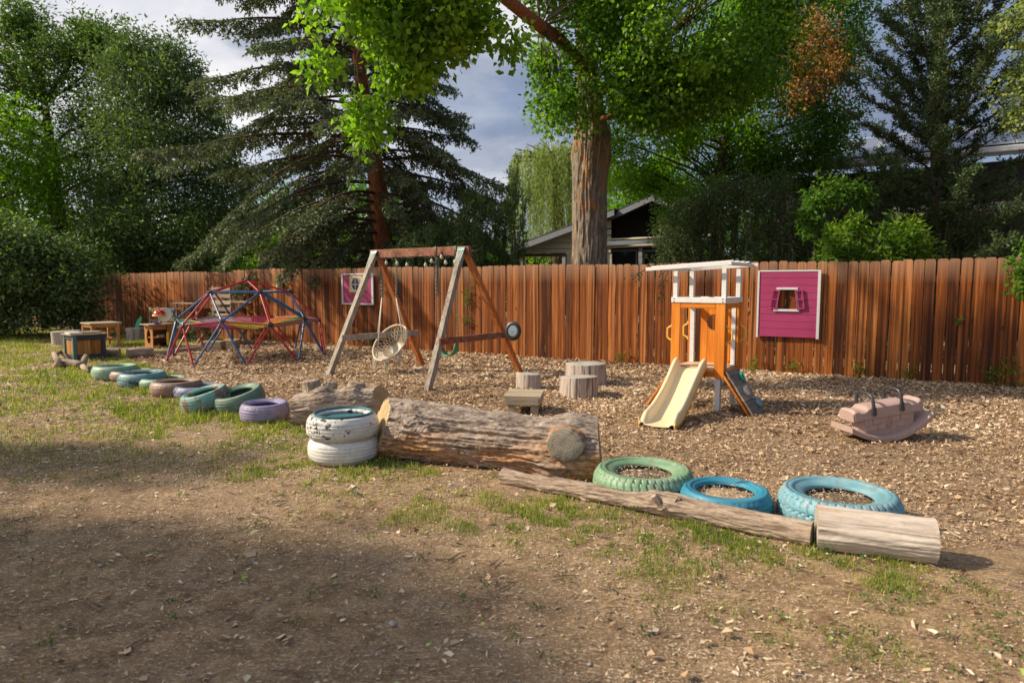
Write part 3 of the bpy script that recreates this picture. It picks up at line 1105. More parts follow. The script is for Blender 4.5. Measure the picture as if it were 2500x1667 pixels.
# the spruce
def spruce():
    Y = 18.2
    base = W(940, 800, Y)
    base.z = 0
    root = thing('spruce_tree', 'tall blue green spruce with drooping branches and a reddish trunk behind the swing', 'tree', base)
    tp = [Vector((base.x, Y, 0)), W(938, 620, Y), W(925, 470, Y), W(905, 340, Y), W(880, 180, Y), W(862, 0, Y), W(850, -350, Y)]
    mb = MB()
    mb.tube(tp, [0.30, 0.27, 0.25, 0.22, 0.18, 0.14, 0.05], 14, cap=False)
    mb.build('trunk', BARK_RED, root, smooth=True, world_space=True)
    rg = random.Random(3)
    bm_ = MB()
    P, D, LN, WD, TT = [], [], [], [], []
    rgn = np.random.default_rng(8)

    def needles(a, b, n, t0, ln=0.115):
        a, b = np.array(a), np.array(b)
        f = rgn.random(n)
        base_ = a + (b - a) * f[:, None]
        ax = (b - a) / (np.linalg.norm(b - a) + 1e-9)
        dd = ax * 0.75 + rgn.normal(size=(n, 3)) * 0.55
        dd /= np.linalg.norm(dd, axis=1)[:, None]
        P.append(base_ + rgn.normal(size=(n, 3)) * 0.012); D.append(dd)
        LN.append(np.full(n, ln) * (0.7 + 0.6 * rgn.random(n))); WD.append(np.full(n, 0.042))
        TT.append(np.clip(t0 + 0.30 * f + rgn.normal(0, 0.12, n), 0, 1))

    z = 1.7
    k = 0
    while z < tp[-1].z - 0.05:
        f = (z - 1.7) / 11.8
        i = 0
        while tp[i + 1].z < z:
            i += 1
        org = tp[i].lerp(tp[i + 1], (z - tp[i].z) / (tp[i + 1].z - tp[i].z))
        nb = rg.choice((4, 5, 5))
        ph0 = k * 2.4
        for j in range(nb):
            a = ph0 + j * 2 * math.pi / nb + rg.uniform(-0.3, 0.3)
            Lb = (5.0 * (1 - f) ** 0.62 + 0.4) * rg.uniform(0.72, 1.1)
            if math.cos(a) > 0.2:
                Lb *= 0.80
            elif math.cos(a) < -0.3:
                Lb *= 1.16
            if z < 3.0:
                Lb *= rg.uniform(0.5, 0.9)
            if math.sin(a) < -0.35:
                Lb *= 0.70                          # the side towards the playground is thinner
            n = 14
            pts = []
            up = rg.uniform(-0.02, 0.24)
            droop = rg.uniform(0.20, 0.55) * (1.35 if z < 5.5 else 0.85)
            side = rg.uniform(-0.12, 0.12)
            for q in range(n + 1):
                u = q / n
                rr_ = Lb * u
                hz = up * rr_ - droop * Lb * u ** 2.3 + 0.10 * Lb * max(0, u - 0.8) * 3
                aa = a + side * u
                pts.append(Vector((org.x + math.cos(aa) * rr_, org.y + math.sin(aa) * rr_, max(0.4, org.z + hz))))
            bm_.tube(pts, [0.045 * (1 - q / (n + 1)) * (0.4 + 0.13 * Lb) + 0.006 for q in range(n + 1)], 4, cap=False)
            steps = int(Lb / 0.046)
            for q in range(steps):
                u = 0.24 + 0.76 * (q + rg.random()) / steps
                g = u * n
                i0 = min(int(g), n - 1)
                c = pts[i0].lerp(pts[i0 + 1], g - i0)
                ax = (pts[i0 + 1] - pts[i0]).normalized()
                sd = 1 if q % 2 else -1
                lat = Vector((-ax.y, ax.x, 0)).normalized() * sd
                tl = (0.62 - 0.40 * abs(u - 0.55)) * rg.uniform(0.5, 1.15) * min(1, 0.35 + Lb * 0.16)
                hang = rg.uniform(0.3, 1.7) * (1.25 - 0.6 * u)
                dv = (lat * rg.uniform(0.5, 1.0) + ax * rg.uniform(0.3, 0.9) + Vector((0, 0, -hang))).normalized()
                m2 = c + dv * tl * 0.5
                e = m2 + (dv + Vector((0, 0, -0.25))).normalized() * tl * 0.5
                inner = u < 0.55 and rg.random() < 0.5
                if inner:
                    needles(c, e, 10, 0.0, 0.10)       # bare brown inner twigs
                else:
                    t0 = 0.38 + 0.22 * u
                    if z < 5.5 and rg.random() < 0.4:
                        t0 -= 0.25
                    nn = int(9 + 24 * tl)
                    needles(c, m2, nn // 2, t0)
                    needles(m2, e, nn // 2, t0 + 0.06)
                    if rg.random() < 0.5:
                        e2 = m2 + (lat * 0.5 + ax + Vector((0, 0, -0.3))).normalized() * tl * 0.45
                        needles(m2, e2, nn // 3, t0 + 0.06)
        z += rg.uniform(0.21, 0.31) * (1 + 0.25 * f)
        k += 1
    bm_.build('branches', BARK_DARK, root, smooth=True, world_space=True, kind='stuff')
    v, f_, tt = leafy(np.concatenate(P), np.concatenate(D), np.concatenate(LN), np.concatenate(WD), np.concatenate(TT), 0.5, 0.2)
    np_mesh('crown', v, f_, NEEDLE, root, tint=tt, kind='stuff')


spruce()


# the cottonwood with its stout furrowed trunk
def cottonwood():
    Y = 15.6
    base = W(1443, 780, Y)
    base.z = 0
    root = thing('cottonwood_tree', 'big cottonwood with a stout furrowed trunk and leafy boughs hanging over the swing', 'tree', base)
    # trunk as a displaced column; widths read off the bark outline
    lv = [(790, 1445, 49), (645, 1440, 41), (560, 1440, 39), (480, 1440, 38.5), (420, 1442, 39.5), (380, 1445, 42), (345, 1446, 43), (325, 1446, 40), (290, 1442, 34), (240, 1437, 29), (180, 1433, 25), (100, 1429, 20), (0, 1430, 15), (-150, 1436, 10)]
    n_a, n_z = 220, 420
    ys = np.array([q[0] for q in lv], float)
    xs = np.array([q[1] for q in lv], float)
    ws = np.array([q[2] for q in lv], float)
    py = np.linspace(790, -150, n_z)
    cxs = np.interp(-py, -ys, xs)
    wds = np.interp(-py, -ys, ws)
    V = np.zeros((n_z, n_a, 3))
    th = np.linspace(0, 2 * np.pi, n_a, endpoint=False)
    for i in range(n_z):
        c = W(cxs[i], py[i], Y)
        r = wds[i] / FPX * Y
        zz = max(c.z, -0.05)
        a = th
        ridg = 1 - np.abs(2 * fbm(np.cos(a) * 5.0 + 7 + 0.25 * math.sin(zz * 2.1), np.sin(a) * 5.0, zz * 1.15, 4, 61) - 1) * 2.2
        lump = fbm(np.cos(a) * 1.3, np.sin(a) * 1.3, zz * 0.8, 2, 63) - 0.5
        fi = fbm(np.cos(a) * 16, np.sin(a) * 16, zz * 5.0, 3, 65) - 0.5
        rr_ = r * (0.96 + 0.16 * lump) + 0.046 * np.clip(ridg, -1, 1) + 0.03 * fi
        # stubs of old limbs on both sides near the fork
        k1 = np.exp(-((zz - 4.35) / 0.22) ** 2)
        rr_ = rr_ + 0.05 * k1 * (np.exp(-((a - 0.0) % (2 * np.pi) - 0) ** 2 / 0.2) + np.exp(-(a - np.pi) ** 2 / 0.2))
        V[i, :, 0] = c.x + np.cos(a) * rr_
        V[i, :, 1] = Y + np.sin(a) * rr_
        V[i, :, 2] = zz
    ii = np.arange(n_z * n_a).reshape(n_z, n_a)
    nxt = np.roll(ii, -1, 1)
    F = np.stack([ii[:-1].ravel(), nxt[:-1].ravel(), nxt[1:].ravel(), ii[1:].ravel()], 1)
    np_mesh('trunk', V.reshape(-1, 3), F, BARK_COTTON, root, smooth=True)
    # the long limb reaching left and the limbs to the right
    mb = MB()
    mb.tube([W(1432, 175, Y), W(1400, 135, 15.0), W(1365, 95, 14.2), W(1320, 65, 13.3), W(1275, 30, 12.4), W(1225, -10, 11.6), W(1120, -60, 10.8), W(980, -80, 10.2)], [0.17, 0.14, 0.13, 0.12, 0.11, 0.10, 0.08, 0.04], 10, cap=False)
    mb.tube([W(1436, 250, Y), W(1500, 200, 15.8), W(1600, 120, 16), W(1700, 20, 16), W(1800, -80, 16)], [0.13, 0.1, 0.09, 0.07, 0.04], 8, cap=False)
    mb.tube([W(1445, 300, Y), W(1520, 270, 14.6), W(1640, 215, 14.8), W(1720, 170, 15.2), W(1790, 90, 15.6)], [0.11, 0.06, 0.04, 0.025, 0.012], 8, cap=False)
    mb.build('limb', BARK_RED, root, smooth=True, world_space=True)
    h1 = [(770, -160), (768, 60), (785, 100), (772, 150), (775, 215), (800, 255), (850, 250), (870, 300), (885, 340), (925, 335), (945, 290), (930, 240), (965, 195), (1015, 200), (1050, 160), (1095, 130), (1110, 105), (1160, 95), (1185, 80), (1210, 110), (1255, 130), (1285, 130), (1262, 85), (1215, 60), (1205, -20), (1290, -160)]
    CA = crown_points(h1, 9.6, 2.2, 330, 201)
    h2 = [(1215, -160), (1225, -20), (1290, 20), (1350, 60), (1400, 110), (1330, 85), (1312, 120), (1330, 190), (1318, 230), (1330, 290), (1352, 335), (1378, 350), (1396, 330), (1402, 280), (1412, 210), (1480, 230), (1475, 300), (1500, 305), (1530, 315), (1570, 325), (1620, 300), (1680, 280), (1750, 270), (1830, 230), (1900, 180), (1940, 60), (1950, -160)]
    CB = crown_points(h2, 14.0, 4.2, 620, 202)
    C3 = crown_points([(1420, 110), (1560, 60), (1620, 240), (1560, 330), (1490, 300), (1450, 200)], 13.4, 1.0, 40, 203)
    tr_px = [(1225, -10), (1275, 30), (1320, 65), (1365, 95), (1400, 135), (1432, 175), (1440, 250), (1446, 330), (1444, 420)]

    def clear(Cs, wpx, keepY):
        v_ = Cs - np.array([0, 0, CAM_H])
        dpt = v_[:, 1] * CP - v_[:, 2] * SP
        upc = v_[:, 1] * SP + v_[:, 2] * CP
        qx, qy = 1250 + v_[:, 0] / dpt * FPX, 833.5 - upc / dpt * FPX
        return Cs[(dist_line(qx, qy, tr_px) > wpx) | (Cs[:, 1] > keepY)]
    CB = clear(CB, 34, 15.7)
    C3 = clear(C3, 70, 16.0)
    CA = clear(CA, 50, 30.0)
    rgc = np.random.default_rng(5)
    qx = CA[:, 0] / CA[:, 1] * FPX + 1250
    CA = CA[rgc.random(len(CA)) < np.clip(1.25 - (qx - 950) / 500, 0.55, 1)]
    ca = leaf_cloud(CA, 0.34, 66, 0.098, 0.088, 21, 0.6, 0.34, 0.12, 0.66, 0.2, 0.95)
    cb = leaf_cloud(CB, 0.50, 100, 0.090, 0.078, 22, 0.5, 0.34, 0.12, 0.42, 0.2, 0.95)
    cc = leaf_cloud(C3, 0.40, 90, 0.09, 0.08, 23, 0.5, 0.34, 0.12, 0.4, 0.2, 0.95)
    np_mesh('crown', *merge(ca, cb, cc)[:2], LEAF_COTTON, root, tint=merge(ca, cb, cc)[2], kind='stuff')
    mb = MB()
    rg = np.random.default_rng(4)
    lims = [W(1225, -10, 11.6), W(1120, -60, 10.8), W(980, -80, 10.2), W(1320, 65, 13.3)]
    for T in CA[rg.choice(len(CA), 60, replace=False)]:
        S = min(lims, key=lambda q: (q - Vector(T)).length)
        limbs(mb, S + Vector((0, 0, 0.2)), [T], 0.012, 0.003, 0.02, 4, int(abs(T[0] * 1000)) % 999, 0.15)
    lim2 = [W(1500, 200, 15.8), W(1600, 120, 16), W(1520, 270, 14.6), W(1640, 220, 14.0), W(1436, 180, Y), W(1440, 60, Y), W(1320, 65, 13.3)]
    for T in CB[rg.choice(len(CB), 110, replace=False)]:
        S = min(lim2, key=lambda q: (q - Vector(T)).length)
        limbs(mb, S, [T], 0.02, 0.004, 0.0, 4, int(abs(T[0] * 1000)) % 999, 0.15)
    mb.build('twigs', BARK_DARK, root, smooth=True, world_space=True, kind='stuff')


cottonwood()

# the bright tree behind it, with a dead brown patch
o5 = [(1470, 300), (1540, 200), (1640, 150), (1740, 40), (1800, -60), (2080, -160), (2120, 20), (2085, 90), (2110, 150), (2080, 230), (2090, 300), (2060, 390), (1980, 430), (1900, 470), (1780, 520), (1700, 590), (1650, 560), (1608, 470), (1500, 450), (1488, 400)]
C = crown_points(o5, 18.6, 4.2, 640, 301)
sel = (C[:, 0] < (1790 - 1250) / FPX * 18.6)  # left side of the crown: sunlight put into a brighter leaf colour
CD = crown_points([(1900, 90), (1940, 50), (1985, 20), (2030, 60), (2070, 120), (2050, 160), (2060, 210), (2010, 215), (2000, 280), (1965, 240), (1930, 260), (1950, 180), (1900, 150)], 16.9, 2.0, 46, 302)
mk_tree('leafy_tree', 'green tree right of the cottonwood with a rust brown dead patch near its top', 'tree', far(1760, 760, 18.6), [far(1760, 800, 18.6), far(1750, 500, 18.6), far(1780, 250, 18.6), far(1850, 20, 18.6)], [0.2, 0.16, 0.11, 0.05],
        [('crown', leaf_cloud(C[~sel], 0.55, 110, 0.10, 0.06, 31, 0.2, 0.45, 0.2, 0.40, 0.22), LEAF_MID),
         ('sun_tinted_foliage', leaf_cloud(C[sel], 0.55, 120, 0.10, 0.06, 32, 0.2, 0.45, 0.2, 0.45, 0.22), LEAF_BRIGHT),
         ('dead_foliage', leaf_cloud(CD, 0.42, 62, 0.09, 0.05, 33, 0.4, 0.45, 0.2, 0.5, 0.2), LEAF_DEAD)], LEAF_MID, BARK_DARK, C, 90, 0.05, seed=5)
# low bright foliage behind the dark gable
C = crown_points([(1485, 400), (1560, 420), (1640, 380), (1700, 470), (1600, 500), (1530, 520), (1490, 600)], 26, 2.5, 120, 305)
mk_tree('leafy_tree', 'pale green tree peeping over the dark gable beside the cottonwood trunk', 'tree', far(1560, 740, 26), [far(1560, 750, 26), far(1550, 480, 26)], [0.15, 0.06],
        [('crown', leaf_cloud(C, 0.6, 100, 0.13, 0.07, 35, 0.1, 0.45, 0.2, 0.5, 0.2), LEAF_BRIGHT)], LEAF_BRIGHT, BARK_DARK, C, 16, 0.04, seed=6)


# shrubs with many stems behind the fence
def stem_shrub(name, label, px0, px1, pyb, py_top, Y, n_stem, leaf, lmat, seed, per=90, up=0.5, rad=0.10, spread=0.25, cat='shrub'):
    rg = random.Random(seed)
    b0 = W((px0 + px1) / 2, 700, Y)
    root = thing(name, label, cat, (b0.x, Y, 0))
    mb = MB()
    P, D = [], []
    rgn = np.random.default_rng(seed)
    for i in range(n_stem):
        u = (i + rg.random()) / n_stem
        px = px0 + (px1 - px0) * u
        pt = py_top(px) + rg.uniform(-12, 40)
        T = W(px, pt, Y + rg.uniform(-0.7, 0.7))
        B = Vector((T.x * 0.75 + b0.x * 0.25 + rg.uniform(-0.2, 0.2), Y + rg.uniform(-0.3, 0.3), 0))
        pts = [B.lerp(T, q / 7) + Vector((rg.uniform(-1, 1), rg.uniform(-1, 1), 0)) * 0.06 for q in range(8)]
        mb.tube(pts, [0.016 * (1 - q / 8) + 0.003 for q in range(8)], 4, cap=False)
        paths = [(pts, 0.35)]
        for _ in range(rg.randint(4, 7)):
            q = rg.randint(2, 6)
            e = pts[q] + Vector((rg.uniform(-1, 1) * spread, rg.uniform(-1, 1) * spread, rg.uniform(0.25, 0.75)))
            pp = [pts[q].lerp(e, v / 3) for v in range(4)]
            mb.tube(pp, [0.006, 0.005, 0.004, 0.002], 3, cap=False)
            paths.append((pp, 0.0))
        for pp, f0 in paths:
            n = int(per * (0.5 if f0 == 0 else 1.0))
            f = f0 + (1 - f0) * rgn.random(n)
            g = f * (len(pp) - 1)
            i0 = np.minimum(g.astype(int), len(pp) - 2)
            A = np.array([tuple(v) for v in pp])
            c = A[i0] + (A[i0 + 1] - A[i0]) * (g - i0)[:, None]
            c = c + rgn.normal(size=(n, 3)) * rad * 0.4
            dd = rgn.normal(size=(n, 3)) * 0.6
            dd[:, 2] += up
            dd /= np.linalg.norm(dd, axis=1)[:, None]
            P.append(c); D.append(dd)
    mb.build('stems', BARK_DARK, root, smooth=True, world_space=True, kind='stuff')
    P, D = np.concatenate(P), np.concatenate(D)
    n = len(P)
    v, f_, tt = leafy(P, D, leaf[0] * (0.6 + 0.8 * rgn.random(n)), np.full(n, leaf[1]), np.clip(rgn.normal(0.45, 0.22, n), 0, 1), 0.5, 0.2)
    np_mesh('foliage', v, f_, lmat, root, tint=tt, kind='stuff')
    return root


def interp(pts):
    return lambda x: float(np.interp(x, [q[0] for q in pts], [q[1] for q in pts]))


stem_shrub('upright_shrub', 'upright grey green shrub with narrow leaves behind the right end of the swing beam', 1060, 1290, 660, interp([(1060, 560), (1140, 470), (1180, 430), (1200, 440), (1230, 470), (1265, 395), (1300, 480)]), 17.0, 34, (0.10, 0.024), LEAF_OLIVE2, 71, 150, 0.9)
stem_shrub('upright_shrub', 'dense green grey shrub between the spruce and the low roof', 960, 1180, 660, interp([(960, 610), (1040, 560), (1110, 500), (1180, 530)]), 16.4, 24, (0.09, 0.026), LEAF_OLIVE2, 72, 130, 0.7)
stem_shrub('tall_shrub', 'dark small leaved shrub with bare stems behind the playhouse', 1600, 1850, 660, interp([(1600, 560), (1640, 500), (1720, 450), (1800, 440), (1860, 470)]), 14.2, 44, (0.065, 0.024), LEAF_DARK, 73, 150, 0.5, 0.14, 0.35)
stem_shrub('tall_shrub', 'dark twiggy shrub above the large pink panel', 1820, 2040, 660, interp([(1820, 440), (1900, 430), (1980, 470), (2040, 540)]), 13.6, 36, (0.065, 0.026), LEAF_DARK, 74, 140, 0.3, 0.14, 0.4)
stem_shrub('tall_shrub', 'dim shrub under the juniper by the right part of the fence', 2130, 2560, 660, interp([(2130, 560), (2250, 500), (2380, 470), (2560, 440)]), 13.4, 44, (0.06, 0.022), LEAF_DARK, 75, 120, 0.2, 0.16, 0.5)

# vine bushes with large leaves
C = crown_points([(2000, 585), (2020, 545), (2050, 560), (2070, 530), (2130, 540), (2160, 560), (2200, 530), (2235, 560), (2262, 610), (2250, 650), (2170, 660), (2010, 665)], 11.35, 0.9, 105, 311)
mk_tree('vine_bush', 'yellow green large leaved creeper bush just behind the fence right of the pink panel', 'bush', far(2130, 700, 11.35), [(*far(2130, 690, 11.45)[:2], 0), far(2130, 600, 11.4)], [0.03, 0.015],
        [('foliage', leaf_cloud(C, 0.20, 34, 0.105, 0.045, 41, -0.1, 0.45, 0.15, 0.5, 0.22, 0.8), LEAF_VINE)], LEAF_VINE, BARK_DARK, C, 30, 0.012, seed=7)
C = crown_points([(1975, 440), (2020, 435), (2080, 450), (2120, 460), (2105, 500), (2060, 480), (2000, 520), (1985, 590), (1965, 560)], 12.2, 0.6, 55, 312)
mk_tree('vine_bush', 'green creeper spray hanging in the dark shrubs above the fence', 'bush', far(2000, 700, 12.3), [(*far(1990, 690, 12.3)[:2], 0), far(1990, 560, 12.3), far(2000, 480, 12.2)], [0.02, 0.015, 0.008],
        [('foliage', leaf_cloud(C, 0.20, 36, 0.095, 0.045, 42, 0.3, 0.45, 0.15, 0.35, 0.2, 0.8), LEAF_MID)], LEAF_MID, BARK_DARK, C, 14, 0.01, seed=8)
C = crown_points([(2470, 640), (2500, 600), (2560, 600), (2580, 720), (2500, 730), (2478, 700)], 9.05, 0.5, 30, 313)
mk_tree('vine_bush', 'leafy vine spilling over the top of the fence at the right edge', 'bush', far(2540, 700, 9.3), [(*far(2540, 690, 9.3)[:2], 0), far(2530, 620, 9.2)], [0.02, 0.012],
        [('foliage', leaf_cloud(C, 0.14, 42, 0.07, 0.04, 43, 0.4, 0.45, 0.15, 0.5, 0.2, 0.8), LEAF_MID)], LEAF_MID, BARK_DARK, C, 8, 0.01, seed=9)


# juniper on the right
def juniper():
    Y = 13.6
    base = W(2290, 760, Y)
    root = thing('juniper_tree', 'tall dark juniper with open upswept branches on the right', 'tree', (base.x, Y, 0))
    top = W(2302, -140, Y)
    tp = [Vector((base.x, Y, 0)), W(2285, 560, Y), W(2285, 400, Y), W(2292, 200, Y), W(2300, 0, Y), top]
    mb = MB()
    mb.tube(tp, [0.14, 0.12, 0.10, 0.07, 0.045, 0.015], 8, cap=False)
    rg = random.Random(9)
    rgn = np.random.default_rng(10)
    P, D, T_ = [], [], []

    def tuft(a, b, n, t0):
        a, b = np.array(a), np.array(b)
        f = rgn.random(n)
        c = a + (b - a) * f[:, None] + rgn.normal(size=(n, 3)) * 0.025
        ax = (b - a) / (np.linalg.norm(b - a) + 1e-9)
        dd = ax * 0.7 + rgn.normal(size=(n, 3)) * 0.5
        dd /= np.linalg.norm(dd, axis=1)[:, None]
        P.append(c); D.append(dd); T_.append(np.clip(t0 + rgn.normal(0, 0.17, n), 0, 1))

    z = 1.6
    k = 0
    while z < tp[-1].z - 0.1:
        i = 0
        while tp[i + 1].z < z:
            i += 1
        org = tp[i].lerp(tp[i + 1], (z - tp[i].z) / (tp[i + 1].z - tp[i].z))
        f = (z - 1.6) / (tp[-1].z - 1.6)
        Lb = (2.35 * (1 - f) ** 0.55 + 0.15) * rg.uniform(0.65, 1.15)
        a = k * 2.4 + rg.uniform(-0.4, 0.4)
        up0 = 0.25 + 0.75 * f
        n = 9
        pts = []
        for q in range(n + 1):
            u = q / n
            pts.append(org + Vector((math.cos(a) * Lb * u, math.sin(a) * Lb * u, Lb * (up0 * u + 0.22 * u * u - (0.30 if z < 3.6 else 0.0) * u))) + Vector((rg.uniform(-1, 1), rg.uniform(-1, 1), rg.uniform(-1, 1))) * 0.035)
        mb.tube(pts, [0.022 * (1 - q / (n + 1)) * (0.5 + 0.3 * Lb) + 0.004 for q in range(n + 1)], 5, cap=False)
        for q in range(int(Lb / 0.040)):
            u = 0.16 + 0.84 * rg.random()
            g = u * n
            i0 = min(int(g), n - 1)
            c = pts[i0].lerp(pts[i0 + 1], g - i0)
            ax = (pts[i0 + 1] - pts[i0]).normalized()
            dv = (ax * 0.6 + Vector((rg.uniform(-1, 1), rg.uniform(-1, 1), rg.uniform(-0.3, 0.9)))).normalized()
            e = c + dv * rg.uniform(0.12, 0.38) * (1.15 - 0.5 * u)
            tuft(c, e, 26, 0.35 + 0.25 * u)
            if rg.random() < 0.4:
                mb.tube([c, e], [0.005, 0.002], 3, cap=False)
        z += rg.uniform(0.045, 0.085)
        k += 1
    mb.build('trunk', BARK_DARK, root, smooth=True, world_space=True)
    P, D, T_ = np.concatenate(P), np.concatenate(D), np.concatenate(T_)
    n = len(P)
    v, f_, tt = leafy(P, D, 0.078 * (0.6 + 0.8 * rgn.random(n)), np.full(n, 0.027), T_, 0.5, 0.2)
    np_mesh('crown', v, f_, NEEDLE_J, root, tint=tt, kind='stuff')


juniper()

C = np.concatenate([crown_points([(2430, 60), (2460, 30), (2560, -20), (2600, 130), (2500, 140), (2440, 80)], 12.2, 0.8, 34, 321), crown_points([(2420, 220), (2450, 180), (2500, 160), (2600, 150), (2600, 330), (2480, 320), (2440, 270)], 12.2, 0.8, 40, 322)])
mk_tree('leafy_tree', 'light green leafy boughs entering from the right edge beside the juniper', 'tree', (10.9, 12.6, 0), [(10.9, 12.6, 0), (10.8, 12.6, 3), (10.6, 12.4, 6.5)], [0.14, 0.12, 0.05],
        [('crown', leaf_cloud(C, 0.27, 60, 0.075, 0.055, 45, 0.2, 0.4, 0.15, 0.6, 0.2), LEAF_WILLOW)], LEAF_WILLOW, BARK_DARK, C, 22, 0.03, seed=10)


# weeping willow in the gap
def willow():
    Y = 31.0
    root = thing('willow_tree', 'pale weeping willow seen between the spruce and the cottonwood trunk', 'tree', (W(1360, 700, Y).x, Y, 0))
    tp = [Vector((W(1365, 700, Y).x, Y, 0)), W(1365, 560, Y), W(1362, 420, Y)]
    mb = MB()
    mb.tube(tp, [0.35, 0.3, 0.15], 8, cap=False)
    rg = random.Random(12)
    rgn = np.random.default_rng(12)
    P, D, T_ = [], [], []
    for i in range(520):
        a = rg.random() * 6.283
        r = 2.3 * math.sqrt(rg.random())
        ztop = 6.9 + 0.9 * math.sqrt(max(0, 1 - (r / 2.4) ** 2)) + rg.uniform(-0.3, 0.2)
        x, y = tp[1].x + math.cos(a) * r, Y + math.sin(a) * r
        ln = rg.uniform(1.5, 5.2)
        n = int(ln * 17)
        f = rgn.random(n)
        pts = np.stack([x + math.cos(a) * 0.25 * np.sin(f * 1.5) + rgn.normal(0, 0.03, n), y + 0 * f, np.maximum(1.0, ztop - ln * f)], 1)
        d = rgn.normal(size=(n, 3)) * 0.28
        d[:, 2] -= 1
        d /= np.linalg.norm(d, axis=1)[:, None]
        P.append(pts); D.append(d); T_.append(np.clip(rgn.normal(0.5 + rg.uniform(-0.25, 0.25), 0.12, n), 0, 1))
        if i % 9 == 0:
            mb.tube([tp[2] - Vector((0, 0, 0.6)), (tp[2] + Vector((x, y, ztop))) / 2 + Vector((0, 0, 0.3)), Vector((x, y, ztop))], [0.06, 0.04, 0.015], 4, cap=False)
    mb.build('trunk', BARK_DARK, root, smooth=True, world_space=True)
    P, D, T_ = np.concatenate(P), np.concatenate(D), np.concatenate(T_)
    n = len(P)
    v, f_, tt = leafy(P, D, 0.17 * (0.7 + 0.6 * rgn.random(n)), np.full(n, 0.04), T_, 0.5, 0.2)
    np_mesh('crown', v, f_, LEAF_WILLOW, root, tint=tt, kind='stuff')


willow()

# bright undergrowth behind the spruce, and the wood that closes the far view
C = crown_points([(560, 500), (680, 470), (800, 440), (900, 420), (1000, 500), (1080, 560), (1080, 680), (560, 680)], 27, 3, 200, 331)
mk_tree('leafy_tree', 'sunlit green tree seen through the lower spruce branches', 'tree', far(800, 720, 27), [far(800, 740, 27), far(800, 520, 27)], [0.2, 0.08],
        [('crown', leaf_cloud(C, 0.7, 85, 0.16, 0.09, 46, 0.1, 0.45, 0.2, 0.4, 0.25), LEAF_BRIGHT)], LEAF_BRIGHT, BARK_DARK, C, 24, 0.05, seed=11)
prt = []
for i, (a, b, top) in enumerate(((-900, 300, 480), (250, 800, 530), (700, 1300, 560), (1150, 1700, 590), (1600, 2300, 500), (2200, 3400, 450))):
    C = crown_points([(a, top + 60), ((a + b) / 2, top), (b, top + 50), (b + 60, 705), (a - 60, 705)], 44 + i % 3 * 3, 5, 190, 340 + i)
    prt.append(leaf_cloud(C, 1.5, 70, 0.42, 0.26, 50 + i, 0.1, 0.45, 0.2, 0.45, 0.2))
v, f_, tt = merge(*prt)
props(np_mesh('far_wood', v, f_, LEAF_MID, tint=tt, kind='stuff'), 'distant band of green trees closing the view behind the houses', 'trees')

# the tree left of the camera whose shade falls over the near ground
base = Vector((-11.9, 2.9, 0))
rg = np.random.default_rng(77)
cc = []
while len(cc) < 215:
    q = rg.uniform(-1, 1, 3)
    if np.linalg.norm(q) < 1:
        cc.append((-10.8 + q[0] * 2.8, 2.45 + q[1] * 1.9, 5.5 + q[2] * 1.6))
for q in rg.uniform(-1, 1, (26, 3)):
    cc.append((-11.6 + q[0] * 1.9, 5.6 + q[1] * 0.26, 5.2 + q[2] * 0.25))
C = np.array(cc)
mk_tree('shade_tree', 'leafy tree left of the view whose shade covers the near dirt', 'tree', base, [base, base + Vector((0.1, 0, 2)), Vector((-11.7, 2.8, 4.5)), Vector((-11.3, 2.6, 6.6))], [0.25, 0.2, 0.15, 0.06],
        [('crown', leaf_cloud(C, 0.62, 82, 0.14, 0.11, 47, 0.3, 0.4, 0.15, 0.4, 0.2), LEAF_MID)], LEAF_MID, BARK_DARK, C, 60, 0.06, seed=12)

# ================================================================== houses beyond the fence
M_FASCIA = mat_plain('fascia_paint', (0.20, 0.22, 0.26), 0.6, 0.08, 3, 0.1, 0.1)
M_CREAM = mat_plain('cream_siding', (0.80, 0.73, 0.54), 0.7, 0.06, 3, 0.1, 0.08)
M_BLACK = mat_plain('dark_siding', (0.018, 0.016, 0.016), 0.8, 0.2, 3, 0.1, 0.0)  # near black: deep shade of the recessed gable put into the colour
M_SHINGLE = mat_plain('roof_shingle', (0.05, 0.05, 0.055), 0.9, 0.2, 8, 0.4, 0.1)
M_TRIM = mat_plain('grey_trim', (0.24, 0.245, 0.255), 0.6, 0.1, 3, 0.1, 0.15)
M_GLASS, t, p = new_mat('window_glass')
p.inputs['Base Color'].default_value = (0.02, 0.024, 0.022, 1)
p.inputs['Roughness'].default_value = 0.06
M_METAL_ROOF = mat_plain('pale_metal_roof', (0.40, 0.42, 0.46), 0.7, 0.06, 1.5, 0.05, 0.1)
M_SOLAR = mat_plain('solar_panel', (0.16, 0.18, 0.23), 0.25, 0.1, 2, 0.0, 0.0)
I3 = Matrix.Identity(3)


def px_xz(pts, Y):
    return [(W(a, b, Y).x, W(a, b, Y).z) for a, b in pts]


